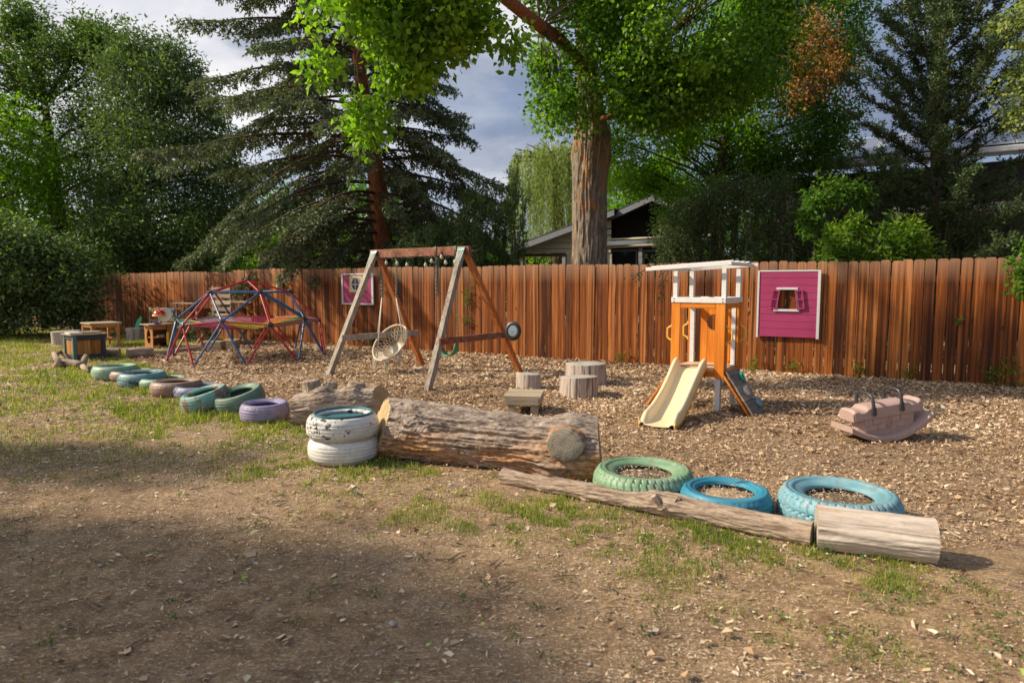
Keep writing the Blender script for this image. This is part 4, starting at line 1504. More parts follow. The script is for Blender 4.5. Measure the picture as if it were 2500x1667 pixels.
def houseA():
    b = W(1430, 790, 22.0)
    root = thing('house', 'low house with a cream gable and a dark gable either side of the cottonwood trunk', 'house', (b.x, b.y, 0), FENCE_A)
    nrm = Vector((FENCE_D.y, -FENCE_D.x, 0))           # towards the camera
    B0 = Vector((b.x, b.y, 0))

    def on(px, py, off):
        """(along, height) on the plane of the front wall moved off metres towards the camera"""
        o_ = B0 + nrm * off
        d = ray(px, py)
        t_ = (o_.dot(nrm)) / d.dot(nrm)
        q = d * t_ + Vector((0, 0, CAM_H))
        return ((q - o_).dot(FENCE_D), q.z)

    def pl(nm, pts, off, th, mt, parent=None, lab=None):
        return MB().prism([on(x, y, off) for x, y in pts], th, I3, (0, -off, 0)).build(nm, mt, parent or root, label=lab)
    brown = mat_plain('brown_beam', (0.08, 0.05, 0.04))
    # cream gable of the carport, lapped boards
    ys = [(566, 545), (581, 568), (596, 589), (609, 608), (619, 619)]
    prev = [(1490, 528), (1400, 560)]
    edge = lambda y: 1252 + (614 - y) / (614 - 560) * 148
    L_ = [545, 566, 581, 596, 609, 619]
    for i in range(5):
        y0_, y1_ = L_[i], L_[i + 1] - 1.2
        pl('siding_board', [(max(1262, edge(y1_)), y1_), (1492, y1_ - 8 * (1 - i / 5)), (1492, y0_ - 8 * (1 - i / 5)), (min(1480, max(1262, edge(y0_))), y0_)], 0.03 + 0.012 * (i % 2), 0.03, M_CREAM)
    pl('beam', [(1268, 618.5), (1381, 619), (1381, 627), (1268, 626.5)], 0.12, 0.10, brown)
    for px in (1270, 1374):
        pl('post', [(px, 700), (px + 8, 700), (px + 8, 627), (px, 627)], 0.10, 0.12, M_TRIM)
    pl('wall', [(1383, 760), (1494, 760), (1494, 620), (1383, 620)], 0.0, 0.06, M_CREAM)
    pl('fascia', [(1240, 622), (1400, 563), (1500, 526), (1500, 513), (1400, 550), (1240, 609)], 0.45, 0.05, M_FASCIA)
    MB().prism([(on(1240, 608.5, 0.45)[0], on(1240, 608.5, 0.45)[1]), on(1500, 512.5, 0.45), on(1500, 508.5, 0.45), on(1240, 604.5, 0.45)], 4.4, I3, (0, 1.75, 0)).build('roof', M_SHINGLE, root)
    # dark gable
    pl('wall', [(1470, 760), (1470, 545), (1590, 492), (1720, 552), (1720, 760)], -0.75, 0.08, M_BLACK, lab='gable wall, its deep shade put into a near black colour')
    pl('fascia', [(1472, 546), (1592, 491), (1592, 479), (1472, 533)], 0.2, 0.05, M_FASCIA)
    pl('fascia', [(1593, 491), (1740, 556), (1740, 544), (1593, 479)], 0.2, 0.05, M_FASCIA)
    for (p_, q_) in (((1472, 532.5), (1592, 478.5)), ((1592.5, 478.5), (1740, 543.5))):
        MB().prism([on(*p_, 0.2), on(*q_, 0.2), on(q_[0], q_[1] - 4, 0.2), on(p_[0], p_[1] - 4, 0.2)], 5.0, I3, (0, 2.3, 0)).build('roof', M_SHINGLE, root)
    for (y0, y1, off, mt, nm) in ((583.5, 587, 0.05, M_CREAM, 'gutter'), (590, 600, 0.15, M_FASCIA, 'beam'), (601, 607, -0.05, M_CREAM, 'header')):
        pl(nm, [(1474, y1), (1740, y1 - 12), (1740, y0 - 12), (1474, y0)], off, 0.10, mt)
    for px in (1478, 1560, 1640):
        pl('post', [(px, 700), (px + 9, 700), (px + 9, 606), (px, 606)], 0.0, 0.10, M_TRIM)
    for (x0, x1) in ((1490, 1556), (1571, 1636)):
        f = pl('window', [(x0, 690), (x1, 690), (x1, 609), (x0, 611)], -0.30, 0.05, M_TRIM)
        pl('pane', [(x0 + 4, 686), (x1 - 4, 686), (x1 - 4, 613), (x0 + 4, 615)], -0.26, 0.03, M_GLASS, f)


houseA()


def houseB():
    P0, P1 = W(1850, 417, 20.2), W(2760, 340, 15.7)
    P1.z = P0.z
    u = (P1 - P0).normalized()
    v = Vector((-u.y, u.x, 0))
    L = (P1 - P0).length
    root = thing('house', 'long house with a pale roof and solar panels behind the juniper', 'house', (P0.x, P0.y, 0), math.atan2(u.y, u.x))
    B = lambda c, s, nm, mt, R=None: MB().box(c, s, R).build(nm, mt, root)
    H = P0.z
    B((L / 2, 0.75, H / 2 - 0.1), (L - 0.6, 0.2, H - 0.2), 'wall', M_BLACK)
    B((0.35, 3.2, H / 2 - 0.1), (0.2, 4.7, H - 0.2), 'wall', M_BLACK)
    ang = math.atan2(1.5, 4.8)
    R = Matrix.Rotation(ang, 3, 'X')
    sl = math.hypot(1.5, 4.8)
    B((L / 2, 2.4, H + 0.75), (L, sl, 0.10), 'roof', M_METAL_ROOF, R)
    B((L / 2, -0.03, H - 0.08), (L, 0.04, 0.16), 'fascia', M_TRIM)
    B((L / 2, -0.10, H - 0.03), (L, 0.10, 0.08), 'gutter', mat_plain('white_gutter', (0.36, 0.37, 0.38), 0.5, 0.05, 3, 0.0, 0.1))
    pr = MB().box((L / 2, 0, 0), (0.1, 0.1, 0.1))
    for i in range(9):
        for j in range(3):
            cx_, cy_ = 1.4 + i * 1.06, 0.85 + j * 1.35
            c = Vector((cx_, cy_ * math.cos(ang), H + cy_ * math.sin(ang) + 0.11))
            if cx_ > L - 0.8:
                continue
            fr = MB().box(c, (1.03, 1.30, 0.03), R).build('solar_panel', M_METAL_ROOF, root)
            MB().box(c + R @ Vector((0, 0, 0.018)), (0.97, 1.24, 0.01), R).build('panel_glass', M_SOLAR, fr)
    # porch on the right with its own pale edge
    Hp = 3.25
    B((L - 2.0, -1.1, Hp), (5.2, 2.4, 0.10), 'porch_roof', M_METAL_ROOF)
    B((L - 2.0, -2.32, Hp - 0.05), (5.2, 0.05, 0.18), 'fascia', M_TRIM)
    for x in (L - 4.4, L - 0.2):
        B((x, -2.2, Hp / 2), (0.12, 0.12, Hp), 'post', M_TRIM)
    for i in range(4):
        f = MB().box((1.6 + i * 2.3, 0.62, 2.2), (1.3, 0.06, 1.2)).build('window', M_TRIM, root)
        MB().box((1.6 + i * 2.3, 0.58, 2.2), (1.16, 0.04, 1.06)).build('pane', M_GLASS, f)


houseB()

# ================================================================== playground materials
def mat_paint_chip(name, col, under=(0.02, 0.02, 0.022), th=0.6, scale=9.0, rough=0.5, stretch=(1, 1, 1), dirt=0.3, var=0.1, fadeamt=0.3):
    m, t, p = new_mat(name)
    tcn = t.add('TexCoord').outputs['Object']
    a = t.noise(t.mapping(tcn, scale=stretch), scale, 9, 0.72, 0.6)
    region = t.noise(t.mapping(tcn, loc=(4, 2, 1)), 2.6, 3, 0.5)
    f = t.ramp(t.math('ADD', t.math('MULTIPLY', a, 0.7), t.math('MULTIPLY', region, 0.3)), [(th, 0.0), (th + 0.02, 1.0)])
    b = t.noise(tcn, 5, 6, 0.6)
    c = t.ramp(b, [(0.3, [q * (1 - var) for q in col]), (0.7, [min(1, q * (1 + var)) for q in col])])
    d = t.ramp(t.noise(t.mapping(tcn, loc=(1, 5, 2)), 14, 8, 0.7, 0.3), [(0.44, 0.0), (0.70, dirt * 1.3)])
    fade = t.ramp(t.noise(t.mapping(tcn, loc=(6, 1, 3)), 4, 7, 0.65, 0.5), [(0.42, 0.0), (0.70, fadeamt)])
    c = t.mix(fade, c, (0.55, 0.55, 0.50))
    c = t.mix(d, c, (0.15, 0.11, 0.08))
    z = t.add('SeparateXYZ', {0: tcn}).outputs['Z']
    low = t.add('MapRange', {'Value': t.math('ADD', z, t.math('MULTIPLY', b, 0.06)), 'From Min': 0.09, 'From Max': 0.02, 'To Min': 0.0, 'To Max': 0.45})
    c = t.mix(low.outputs[0], c, (0.17, 0.12, 0.08))     # splashed mud
    c = t.mix(f, c, under)
    t.set(p.inputs['Base Color'], c)
    p.inputs['Roughness'].default_value = rough
    p.inputs['Specular IOR Level'].default_value = 0.35
    hb_ = t.math('SUBTRACT', t.math('MULTIPLY', t.noise(tcn, 60, 5, 0.7), 0.3), t.math('MULTIPLY', f, 0.6))
    bump(t, p, hb_, 0.35, 0.004)
    return m


def tire(center, R, h, label, mat, rim=0.58, seg=72, tread='rib', tilt=(0, 0), rz=0.0, group='painted tyres laid along the edge of the wood chips', z=0.0, crown=0.0, soil=None):
    """a tyre lying flat: tread band, upper sidewall and the inner casing are parts"""
    root = thing('painted_tire', label, 'tyre', (center[0], center[1], z), 0, group, rot=(tilt[0], tilt[1], rz))
    ri = R * rim
    th = np.linspace(0, 2 * np.pi, seg, endpoint=False)

    def surf(prof, nm, fn=None):
        V, n = [], len(prof)
        for (r, zz, s) in prof:
            rr_ = np.full(seg, r)
            if fn is not None:
                rr_ = rr_ - fn(th, s)
            V.append(np.stack([rr_ * np.cos(th), rr_ * np.sin(th), np.full(seg, zz)], 1))
        V = np.concatenate(V)
        ii = np.arange(n * seg).reshape(n, seg)
        nx_ = np.roll(ii, -1, 1)
        F = np.stack([ii[:-1].ravel(), nx_[:-1].ravel(), nx_[1:].ravel(), ii[1:].ravel()], 1)
        return np_mesh(nm, V, F, mat, root, smooth=not (nm == 'tread' and tread == 'block'), local=False)
    # tread
    rows = 34 if tread == 'block' else 40
    prof = []
    for i in range(rows):
        s = i / (rows - 1)
        zz = h * (0.10 + 0.80 * s)
        q = abs(2 * s - 1)
        prof.append((R * (1 - 0.075 * q ** 3.2) + 0, zz, s))
    nb = int(2 * np.pi * R / 0.052)

    def groove(a, s):
        if tread == 'block':
            q = abs(2 * s - 1)
            ph = a * nb / (2 * np.pi)
            zig = 0.20 * np.sin(ph * 2 * np.pi)
            g = np.zeros_like(a)
            g = np.maximum(g, (np.abs((s - 0.33) + 0.030 * np.sign(zig)) < 0.022) * 1.0)
            g = np.maximum(g, (np.abs((s - 0.66) - 0.030 * np.sign(zig)) < 0.030) * 1.0)
            skew = (s - 0.5) * 0.9
            off_ = 0.5 if 0.33 < s < 0.66 else 0.0
            fr = (ph + skew * (1 if s > 0.5 else -1) + off_) % 1.0
            g = np.maximum(g, (fr < 0.16) * (1.0 if q > 0.34 else 0.75))
            fade = 1.0 if q < 0.9 else 0.5
            return g * 0.014 * fade
        g = np.zeros_like(a)
        for c_ in (0.22, 0.41, 0.59, 0.78):
            if abs(s - c_) < 0.02:
                g = g + 0.005
        if s < 0.2 or s > 0.8:
            fr = (a * nb * 1.6 / (2 * np.pi)) % 1.0
            g = g + (fr < 0.2) * 0.004
        return g
    if tread == 'block':
        seg_t = seg
    surf(prof, 'tread', groove)
    # sidewalls with moulded rings
    k = 1 - 0.075
    up = [(R * k, h * 0.90, 0), (R * 0.905, h * 0.955, 0), (R * 0.875, h * 0.985, 0), (R * 0.845, h * 0.995, 0), (R * 0.840, h * 0.982, 0), (R * 0.80, h * 1.0, 0), (R * 0.74, h * 0.985, 0),
          (R * 0.735, h * 0.965, 0), (R * 0.68, h * 0.945, 0), (R * 0.64, h * 0.915, 0), (ri * 1.03, h * 0.885, 0), (ri, h * 0.85, 0), (ri * 1.0, h * 0.80, 0)]
    if tread == 'block':
        up = [(r, z_, 0.97 if i < 3 else 0.5) for i, (r, z_, _) in enumerate(up)]

        def notch(a, s):
            fr = (a * nb / (2 * np.pi) + 0.21) % 1.0
            return (fr < 0.20) * (0.014 if s > 0.9 else 0.0)
        surf(up, 'sidewall', notch)
    else:
        surf(up, 'sidewall')
    inn = [(ri * 1.0, h * 0.80, 0), (ri * 1.06, h * 0.79, 0), (R * 0.76, h * 0.86, 0), (R * 0.88, h * 0.80, 0), (R * 0.93, h * 0.62, 0), (R * 0.93, h * 0.35, 0), (R * 0.88, h * 0.2, 0), (R * 0.76, h * 0.12, 0), (ri * 1.06, h * 0.2, 0), (ri, h * 0.2, 0)]
    surf(inn, 'casing')
    lo = [(ri, h * 0.2, 0), (ri, h * 0.15, 0), (R * 0.68, h * 0.05, 0), (R * 0.80, 0.0, 0), (R * 0.88, h * 0.015, 0), (R * 0.905, h * 0.045, 0), (R * k, h * 0.10, 0)]
    surf(lo, 'sidewall')
    if soil:
        sz = h - soil[0]
        rg2 = np.linspace(0, 1, 16)
        V = []
        for q in rg2:
            rr_ = q * ri * 1.12
            xx, yy = rr_ * np.cos(th), rr_ * np.sin(th)
            V.append(np.stack([xx, yy, sz - 0.02 * q + 0.03 * (fbm(xx * 14 + 3, yy * 14, 0, 4, 5) - 0.5)], 1))
        ii = np.arange(16 * seg).reshape(16, seg)
        nx_ = np.roll(ii, -1, 1)
        F = np.stack([ii[:-1].ravel(), nx_[:-1].ravel(), nx_[1:].ravel(), ii[1:].ravel()], 1)[:, ::-1]
        np_mesh('soil', np.concatenate(V), F, soil[1], root, smooth=True, local=False, kind='stuff')
        n_ = 420
        a_, r_2 = RNG.random(n_) * 6.283, np.sqrt(RNG.random(n_)) * ri
        X_, Y_ = r_2 * np.cos(a_), r_2 * np.sin(a_)
        L_ = 0.008 + RNG.gamma(1.6, 0.006, n_)
        yw = RNG.random(n_) * 6.283
        U_ = np.stack([np.cos(yw), np.sin(yw), 0.2 * RNG.normal(size=n_)], 1) * L_[:, None] * 0.5
        V_ = np.stack([-np.sin(yw), np.cos(yw), 0.3 * RNG.normal(size=n_)], 1) * L_[:, None] * 0.17
        P2 = np.stack([X_, Y_, sz + 0.004 + 0.01 * RNG.random(n_)], 1)
        vs = np.stack([P2 - U_, P2 + V_, P2 + U_, P2 - V_], 1).reshape(-1, 3)
        np_mesh('litter', vs, np.arange(n_ * 4).reshape(n_, 4), MAT_LITTER, root, tint=RNG.random(n_), local=False, kind='stuff')
    return root


def tire_px(px, py, zt, wpx, h, *a, **kw):
    """tyre whose top face is centred at (px, py) in the photograph and wpx wide there"""
    c = G(px, py, zt)
    dist = math.hypot(1.0, (px - 1250) / FPX)
    R = wpx / FPX * c.y / 2 / (1 + 0.5 * ((px - 1250) / FPX) ** 2 * 0.4)
    kw.setdefault('z', zt - h)
    return tire((c.x, c.y), R, h, *a, **kw), c, R


def mat_soil(name, c0, c1):
    m, t, p = new_mat(name)
    tcn = t.add('TexCoord').outputs['Object']
    a = t.noise(tcn, 22, 8, 0.7)
    t.set(p.inputs['Base Color'], t.ramp(a, [(0.35, c0), (0.65, c1)]))
    p.inputs['Roughness'].default_value = 0.95
    bump(t, p, a, 0.8, 0.02)
    return m


MAT_SOIL = mat_soil('tyre_soil', (0.07, 0.045, 0.03), (0.26, 0.18, 0.12))
MAT_SAND = mat_soil('tyre_sand', (0.30, 0.20, 0.12), (0.55, 0.41, 0.27))
P_GREEN = mat_paint_chip('green_tire_paint', (0.155, 0.30, 0.165), th=0.72, dirt=0.35)
P_CYAN = mat_paint_chip('bright_blue_tire_paint', (0.004, 0.20, 0.32), (0.015, 0.045, 0.07), th=0.60, scale=14, stretch=(1, 1, 2.5), dirt=0.2, fadeamt=0.12)
P_SKY = mat_paint_chip('pale_blue_tire_paint', (0.125, 0.315, 0.385), th=0.72, dirt=0.35)
P_WHITE = mat_paint_chip('white_tire_paint', (0.66, 0.655, 0.62), (0.012, 0.012, 0.014), th=0.548, scale=17, stretch=(1, 1, 1.6), dirt=0.2)
P_WHITE2 = mat_paint_chip('white_tire_paint_sound', (0.68, 0.67, 0.63), (0.02, 0.02, 0.02), th=0.64, scale=17, dirt=0.25)
P_PURPLE = mat_paint_chip('lilac_tire_paint', (0.21, 0.185, 0.36), (0.05, 0.055, 0.10), th=0.56, scale=12, dirt=0.3)
P_DKGREEN = mat_paint_chip('dark_green_tire_paint', (0.075, 0.175, 0.115), th=0.63, dirt=0.35)
P_TEALBR = mat_paint_chip('teal_over_brown_paint', (0.115, 0.36, 0.31), (0.22, 0.13, 0.10), th=0.50, scale=3.4, dirt=0.3)
P_BLUEPU = mat_paint_chip('blue_violet_tire_paint', (0.095, 0.15, 0.30), (0.06, 0.05, 0.10), th=0.55, scale=8, dirt=0.3)
P_BROWN = mat_paint_chip('brown_tire_paint', (0.24, 0.135, 0.085), th=0.68, dirt=0.2)
P_MINT = mat_paint_chip('mint_tire_paint', (0.20, 0.37, 0.25), th=0.7, dirt=0.3)
P_TEALBLK = mat_paint_chip('flaking_teal_tire_paint', (0.13, 0.30, 0.34), (0.02, 0.035, 0.05), th=0.52, scale=9, dirt=0.3)
P_PINKBR = mat_paint_chip('pinkish_brown_tire_paint', (0.30, 0.17, 0.115), th=0.7, dirt=0.25)

tire_px(1571, 1140, 0.18, 252, 0.235, 'chunky sage green tyre lying at the right end of the big log', P_GREEN, seg=300, tread='block', rim=0.565, soil=(0.050, MAT_SOIL))
tire_px(1771, 1189, 0.15, 229, 0.185, 'bright turquoise blue tyre, smallest of the three on the right', P_CYAN, seg=150, rim=0.62, soil=(0.045, MAT_SAND))
tire_px(2049, 1195, 0.19, 302, 0.25, 'large pale blue off-road tyre behind the pale sawn log', P_SKY, seg=330, tread='block', rim=0.55, soil=(0.06, MAT_SOIL))
# white stack
cW = G(838, 1009, 0.385)
RW = 175 / FPX * cW.y / 2 / 1.01
tire((cW.x, cW.y), RW, 0.195, 'plain white painted tyre, lower one of the stack beside the big log', P_WHITE2, seg=120, rim=0.62, group='white tyres in the stack')
tire((cW.x - 0.004, cW.y - 0.004), RW * 1.01, 0.195, 'white tyre with flaking paint, on top of the stack', P_WHITE, seg=120, rim=0.70, z=0.190, rz=0.7, group='white tyres in the stack')
M_TEAL = mat_plain('teal_plastic', (0.045, 0.15, 0.18), 0.4, 0.15, 5, 0.1, 0.3)
mb = MB()
r_ = RW * 0.78
mb.lathe([(r_ * 0.99, 0.0), (r_ * 0.985, 0.045), (r_, 0.052), (r_ * 1.045, 0.052), (r_ * 1.05, 0.044), (r_ * 1.0, 0.036), (r_ * 0.97, -0.30), (r_ * 0.86, -0.34), (0.0, -0.34)][::-1] + [(r_ * 0.94, -0.30), (r_ * 0.965, 0.0)][:0], 72)
bk = mb.build('plastic_tub', M_TEAL, smooth='auto')
bk.location = (cW.x, cW.y, 0.350)
bk.modifiers.new('solid', 'SOLIDIFY').thickness = 0.006
props(bk, 'dark teal round plastic tub set into the white tyre stack', 'tub')

TL = [  # centre px, py of the top face, its width, height of tyre, label, paint, tilt
    (281, 891, 110, 0.21, 'pale mint green tyre, farthest of the row', P_MINT, 0.62, (0, 0), 64),
    (322, 903, 104, 0.15, 'low pinkish brown tyre behind the flaking teal one', P_PINKBR, 0.62, (0, 0), 64),
    (347, 907, 115, 0.20, 'flaking teal and black tyre beside the second brown one', P_TEALBLK, 0.62, (0.02, 0), 64),
    (398, 921, 114, 0.13, 'thin light green tyre almost hidden by the large brown one', P_MINT, 0.7, (0, 0), 64),
    (431, 928, 126, 0.19, 'large smooth brown tyre in the middle of the row', P_BROWN, 0.60, (0, 0), 96),
    (484, 940, 116, 0.15, 'blue and violet tyre between the brown and the teal one', P_BLUEPU, 0.66, (0, 0), 96),
    (508, 957, 120, 0.21, 'teal tyre with brown showing through, tilted on its edge', P_TEALBR, 0.62, (0.16, -0.22), 96),
    (590, 958, 126, 0.21, 'dark green tyre tilted to the left with a black opening', P_DKGREEN, 0.60, (0.20, -0.20), 110),
    (646, 981, 120, 0.20, 'lilac tyre with rib tread next to the knotty log', P_PURPLE, 0.60, (0.03, 0), 120)]
for (px, py, wp, h, lab, mt, rim, tl, sg) in TL:
    tire_px(px, py, h, wp, h, lab, mt, rim=rim, seg=sg, tilt=tl, z=(0.0 if tl[1] == 0 else 0.035))

# ================================================================== logs
BARK_LOG = mat_bark('weathered_log_bark', (0.08, 0.052, 0.036), (0.33, 0.255, 0.195), (0.60, 0.51, 0.42), 'X', 11, 0.24, 0.9)
BARK_BIG, t, p = new_mat('big_log_bark')
tcn = t.add('TexCoord').outputs['Object']
sv = t.mapping(tcn, scale=(0.38, 1, 1))
a = t.noise(sv, 14, 9, 0.68, 1.3)
b = t.noise(sv, 55, 6, 0.7, 0.4)
g = t.math('ADD', t.math('MULTIPLY', a, 0.6), t.math('MULTIPLY', b, 0.4))
c = t.ramp(g, [(0.34, (0.055, 0.040, 0.031)), (0.46, (0.22, 0.172, 0.138)), (0.60, (0.44, 0.37, 0.315))])
zz = t.add('SeparateXYZ', {0: tcn}).outputs['Z']
red = t.add('MapRange', {'Value': t.math('ADD', zz, t.math('MULTIPLY', t.noise(tcn, 5, 5, 0.6), 0.30)), 'From Min': 0.46, 'From Max': 0.30, 'To Min': 0.0, 'To Max': 0.85}).outputs[0]
patch = t.ramp(t.noise(t.mapping(tcn, scale=(0.4, 1, 1), loc=(2.0, 0, 0)), 6, 5, 0.6), [(0.40, 0.25), (0.56, 1.0)])
redc = t.ramp(g, [(0.34, (0.085, 0.036, 0.017)), (0.46, (0.33, 0.155, 0.06)), (0.62, (0.58, 0.33, 0.15))])
c = t.mix(t.math('MULTIPLY', red, patch), c, redc)
t.set(p.inputs['Base Color'], c)
p.inputs['Roughness'].default_value = 0.9
p.inputs['Specular IOR Level'].default_value = 0.15
bump(t, p, g, 0.9, 0.02)
BARE_LOG = mat_bark('bare_grey_log', (0.10, 0.065, 0.045), (0.34, 0.255, 0.19), (0.55, 0.45, 0.36), 'X', 17, 0.13, 0.9)
PALE_LOG = mat_bark('pale_bleached_log', (0.33, 0.26, 0.21), (0.50, 0.42, 0.35), (0.68, 0.61, 0.53), 'X', 11, 0.10, 0.5, ((0.42, 0.28, 0.15), 0.57))
END_YEL = mat_endgrain('yellowed_cut', (0.30, 0.20, 0.09), (0.52, 0.40, 0.23))
END_GREY = mat_endgrain('grey_cut', (0.13, 0.112, 0.085), (0.38, 0.33, 0.26), 'Y')
END_GREYX = mat_endgrain('grey_cut_end', (0.22, 0.19, 0.15), (0.46, 0.41, 0.34), 'X')


def log_obj(name, label, p0, p1, radii, bark, endm, n_l=120, n_r=72, bark_amp=0.012, lump=0.05, seed=1, slant0=(0, 0), slant1=(0, 0), zc=None, bend=0.0, freq=(3, 4), cat='log', group=None, humps=()):
    """log whose axis runs from p0 to p1 (points under it on the ground); humps: (x, angle, size, height)"""
    p0, p1 = Vector(p0), Vector(p1)
    L = (p1 - p0).length
    ang = math.atan2(p1.y - p0.y, p1.x - p0.x)
    pitch = -math.atan2(p1.z - p0.z, L)
    root = thing(name, label, cat, p0, ang, group, rot=(0, pitch, ang))
    th = np.linspace(0, 2 * np.pi, n_r, endpoint=False)
    V = []
    rad = np.interp(np.linspace(0, 1, n_l), np.linspace(0, 1, len(radii)), radii)
    for i in range(n_l):
        s = i / (n_l - 1)
        x = s * L
        cyl = np.stack([np.cos(th) * 1.0, np.sin(th) * 1.0], 1)
        r = rad[i] * (1 + lump * 2 * (fbm(x * 2.2 + 5, cyl[:, 0] * 1.1 + seed, cyl[:, 1] * 1.1, 2, seed) - 0.5))
        rg_ = 1 - np.abs(2 * fbm(x * freq[0], cyl[:, 0] * freq[1] + 9, cyl[:, 1] * freq[1], 4, seed + 3, 0.55) - 1) * 2.4
        fine_ = fbm(x * 16, cyl[:, 0] * 13, cyl[:, 1] * 13, 3, seed + 6) - 0.5
        r = r + bark_amp * np.clip(rg_, -1.2, 1) + bark_amp * 0.8 * fine_
        for (hx, ha, hs, hh_) in humps:
            da = (th - ha + np.pi) % (2 * np.pi) - np.pi
            dd = np.hypot((x - hx), da * rad[i])
            r = r + hh_ * np.exp(-(dd / hs) ** 2.6) * (1 + 0.35 * (fbm(x * 9, cyl[:, 0] * 7, cyl[:, 1] * 7, 2, seed + 9) - 0.5) * 2)
        yy, z_ = np.cos(th) * r, np.sin(th) * r
        k0 = max(0, 1 - s * 3) if slant0 != (0, 0) else 0
        k1 = max(0, 1 - (1 - s) * 3) if slant1 != (0, 0) else 0
        xx = x + k0 * (slant0[0] * z_ + slant0[1] * yy) + k1 * (slant1[0] * z_ + slant1[1] * yy)
        yo = bend * math.sin(math.pi * s)
        V.append(np.stack([xx, yy + yo, z_ + rad[i] * (0.93 if zc is None else zc)], 1))
    V = np.stack(V)
    ii = np.arange(n_l * n_r).reshape(n_l, n_r)
    nx_ = np.roll(ii, -1, 1)
    F = np.stack([ii[:-1].ravel(), nx_[:-1].ravel(), nx_[1:].ravel(), ii[1:].ravel()], 1)[:, ::-1]
    np_mesh('bark', V.reshape(-1, 3), F, bark, root, smooth=True, local=False)
    for e, sgn in ((0, -1), (n_l - 1, 1)):
        ring = V[e]
        cen = ring.mean(0)
        rings, nr2 = [], 6
        for q in range(nr2 + 1):
            f = 1 - q / nr2
            rr_ = cen + (ring - cen) * max(f, 0.001) * (0.965 if q else 1.0)
            rr_[:, 0] += sgn * (-0.004 if q == 1 else 0.0) + (0.006 * (fbm(rr_[:, 1] * 12, rr_[:, 2] * 12, 0, 3, seed + e) - 0.5) if q else 0)
            rings.append(rr_)
        VV = np.concatenate(rings)
        jj = np.arange((nr2 + 1) * n_r).reshape(nr2 + 1, n_r)
        nj = np.roll(jj, -1, 1)
        FF = np.stack([jj[:-1].ravel(), nj[:-1].ravel(), nj[1:].ravel(), jj[1:].ravel()], 1)
        if sgn > 0:
            FF = FF[:, ::-1]
        oe = np_mesh('cut_end', VV - cen, FF, endm, root, smooth=False, local=False)
        oe.location = cen
    return root, L, ang


# the big log
b0, b1 = G(903, 1123), G(1447, 1178)
b0, b1 = b0 + Vector((0.02, 0.27, 0)), b1 + Vector((0.085, 0.235, 0))
big, LB, AB = log_obj('big_log', 'big rough barked log with a slanted cut end and a sawn limb stub', b0, b1, [0.232, 0.230, 0.220, 0.210, 0.202, 0.196, 0.198, 0.195], BARK_BIG, END_YEL, 460, 280, 0.038, 0.10, 5,
                      slant0=(0.45, -0.75), slant1=(-0.10, -0.20), freq=(1.35, 4.6), humps=((1.74, 1.75, 0.13, 0.05), (1.72, 4.5, 0.24, 0.075), (1.58, 3.3, 0.15, 0.03), (1.90, 1.5, 0.12, 0.03)))


def stub(root, c, d, r0, r1, ln, bark, endm, sq=1.0, seed=0, name='limb_stub'):
    d = Vector(d).normalized()
    up = Vector((0, 0, 1))
    a = up.cross(d).normalized()
    b = d.cross(a)
    n_r, n_l = 72, 14
    V = []
    th = np.linspace(0, 2 * np.pi, n_r, endpoint=False)
    for i in range(n_l):
        f = i / (n_l - 1)
        r = (r0 + (r1 - r0) * f ** 0.45) + 0.012 * (fbm(np.cos(th) * 4 + seed, np.sin(th) * 4, f * 2, 3, seed) - 0.5) * 2
        P = np.array(Vector(c) + d * (ln * f))
        V.append(P + np.outer(np.cos(th) * r, np.array(a)) + np.outer(np.sin(th) * r * sq, np.array(b)))
    V = np.stack(V)
    ii = np.arange(n_l * n_r).reshape(n_l, n_r)
    nx_ = np.roll(ii, -1, 1)
    F = np.stack([ii[:-1].ravel(), nx_[:-1].ravel(), nx_[1:].ravel(), ii[1:].ravel()], 1)
    c0_ = np.array(Vector(c))
    V = V - c0_
    o = np_mesh(name, V.reshape(-1, 3), F, bark, root, smooth=True, local=False)
    o.location = c
    cen = V[-1].mean(0)
    nr = np.array(d)
    VV = np.concatenate([V[-1], cen + (V[-1] - cen) * 0.93 + nr * 0.006, cen + (V[-1] - cen) * 0.45 + nr * 0.008, cen + (V[-1] - cen) * 0.01 + nr * 0.004])
    jj = np.arange(4 * n_r).reshape(4, n_r)
    nj = np.roll(jj, -1, 1)
    FF = np.stack([jj[:-1].ravel(), nj[:-1].ravel(), nj[1:].ravel(), jj[1:].ravel()], 1)
    np_mesh('sawn_face', VV, FF, endm, o, local=False)
    return o


stub(big, (1.72, -0.02, 0.235), (0.16, -1.0, 0.16), 0.24, 0.138, 0.268, BARK_BIG, END_GREY, 0.86, 3)
stub(big, (1.76, -0.02, 0.075), (0.10, -1.0, -0.02), 0.11, 0.075, 0.225, BARK_BIG, BARK_BIG, 0.95, 8, 'knot')

# knotty log behind the white tyres
k0_, k1_ = G(692, 1043) + Vector((0.05, 0.17, 0)), G(932, 1036) + Vector((-0.0, 0.15, 0))
kn, LK, AK = log_obj('knotty_log', 'short knotty weathered log with two stubs, behind the white tyre stack', k0_, k1_, [0.15, 0.175, 0.18, 0.175, 0.185, 0.19], BARK_LOG, END_YEL, 230, 170, 0.016, 0.12, 15,
                     freq=(4, 4), slant1=(-0.25, 0.5), humps=((0.30, 2.0, 0.10, 0.05), (0.62, 1.9, 0.11, 0.05), (0.75, 4.6, 0.12, 0.03)))
stub(kn, (0.21, 0.02, 0.22), (-0.12, 0.0, 1), 0.12, 0.085, 0.23, BARK_LOG, BARK_LOG, 1.0, 21)
stub(kn, (0.33, 0.05, 0.22), (0.25, 0.1, 1), 0.10, 0.07, 0.21, BARK_LOG, BARK_LOG, 1.0, 23)
stub(kn, (0.62, 0.03, 0.22), (0.18, 0.05, 1), 0.14, 0.085, 0.20, BARK_LOG, BARK_LOG, 1.0, 22)

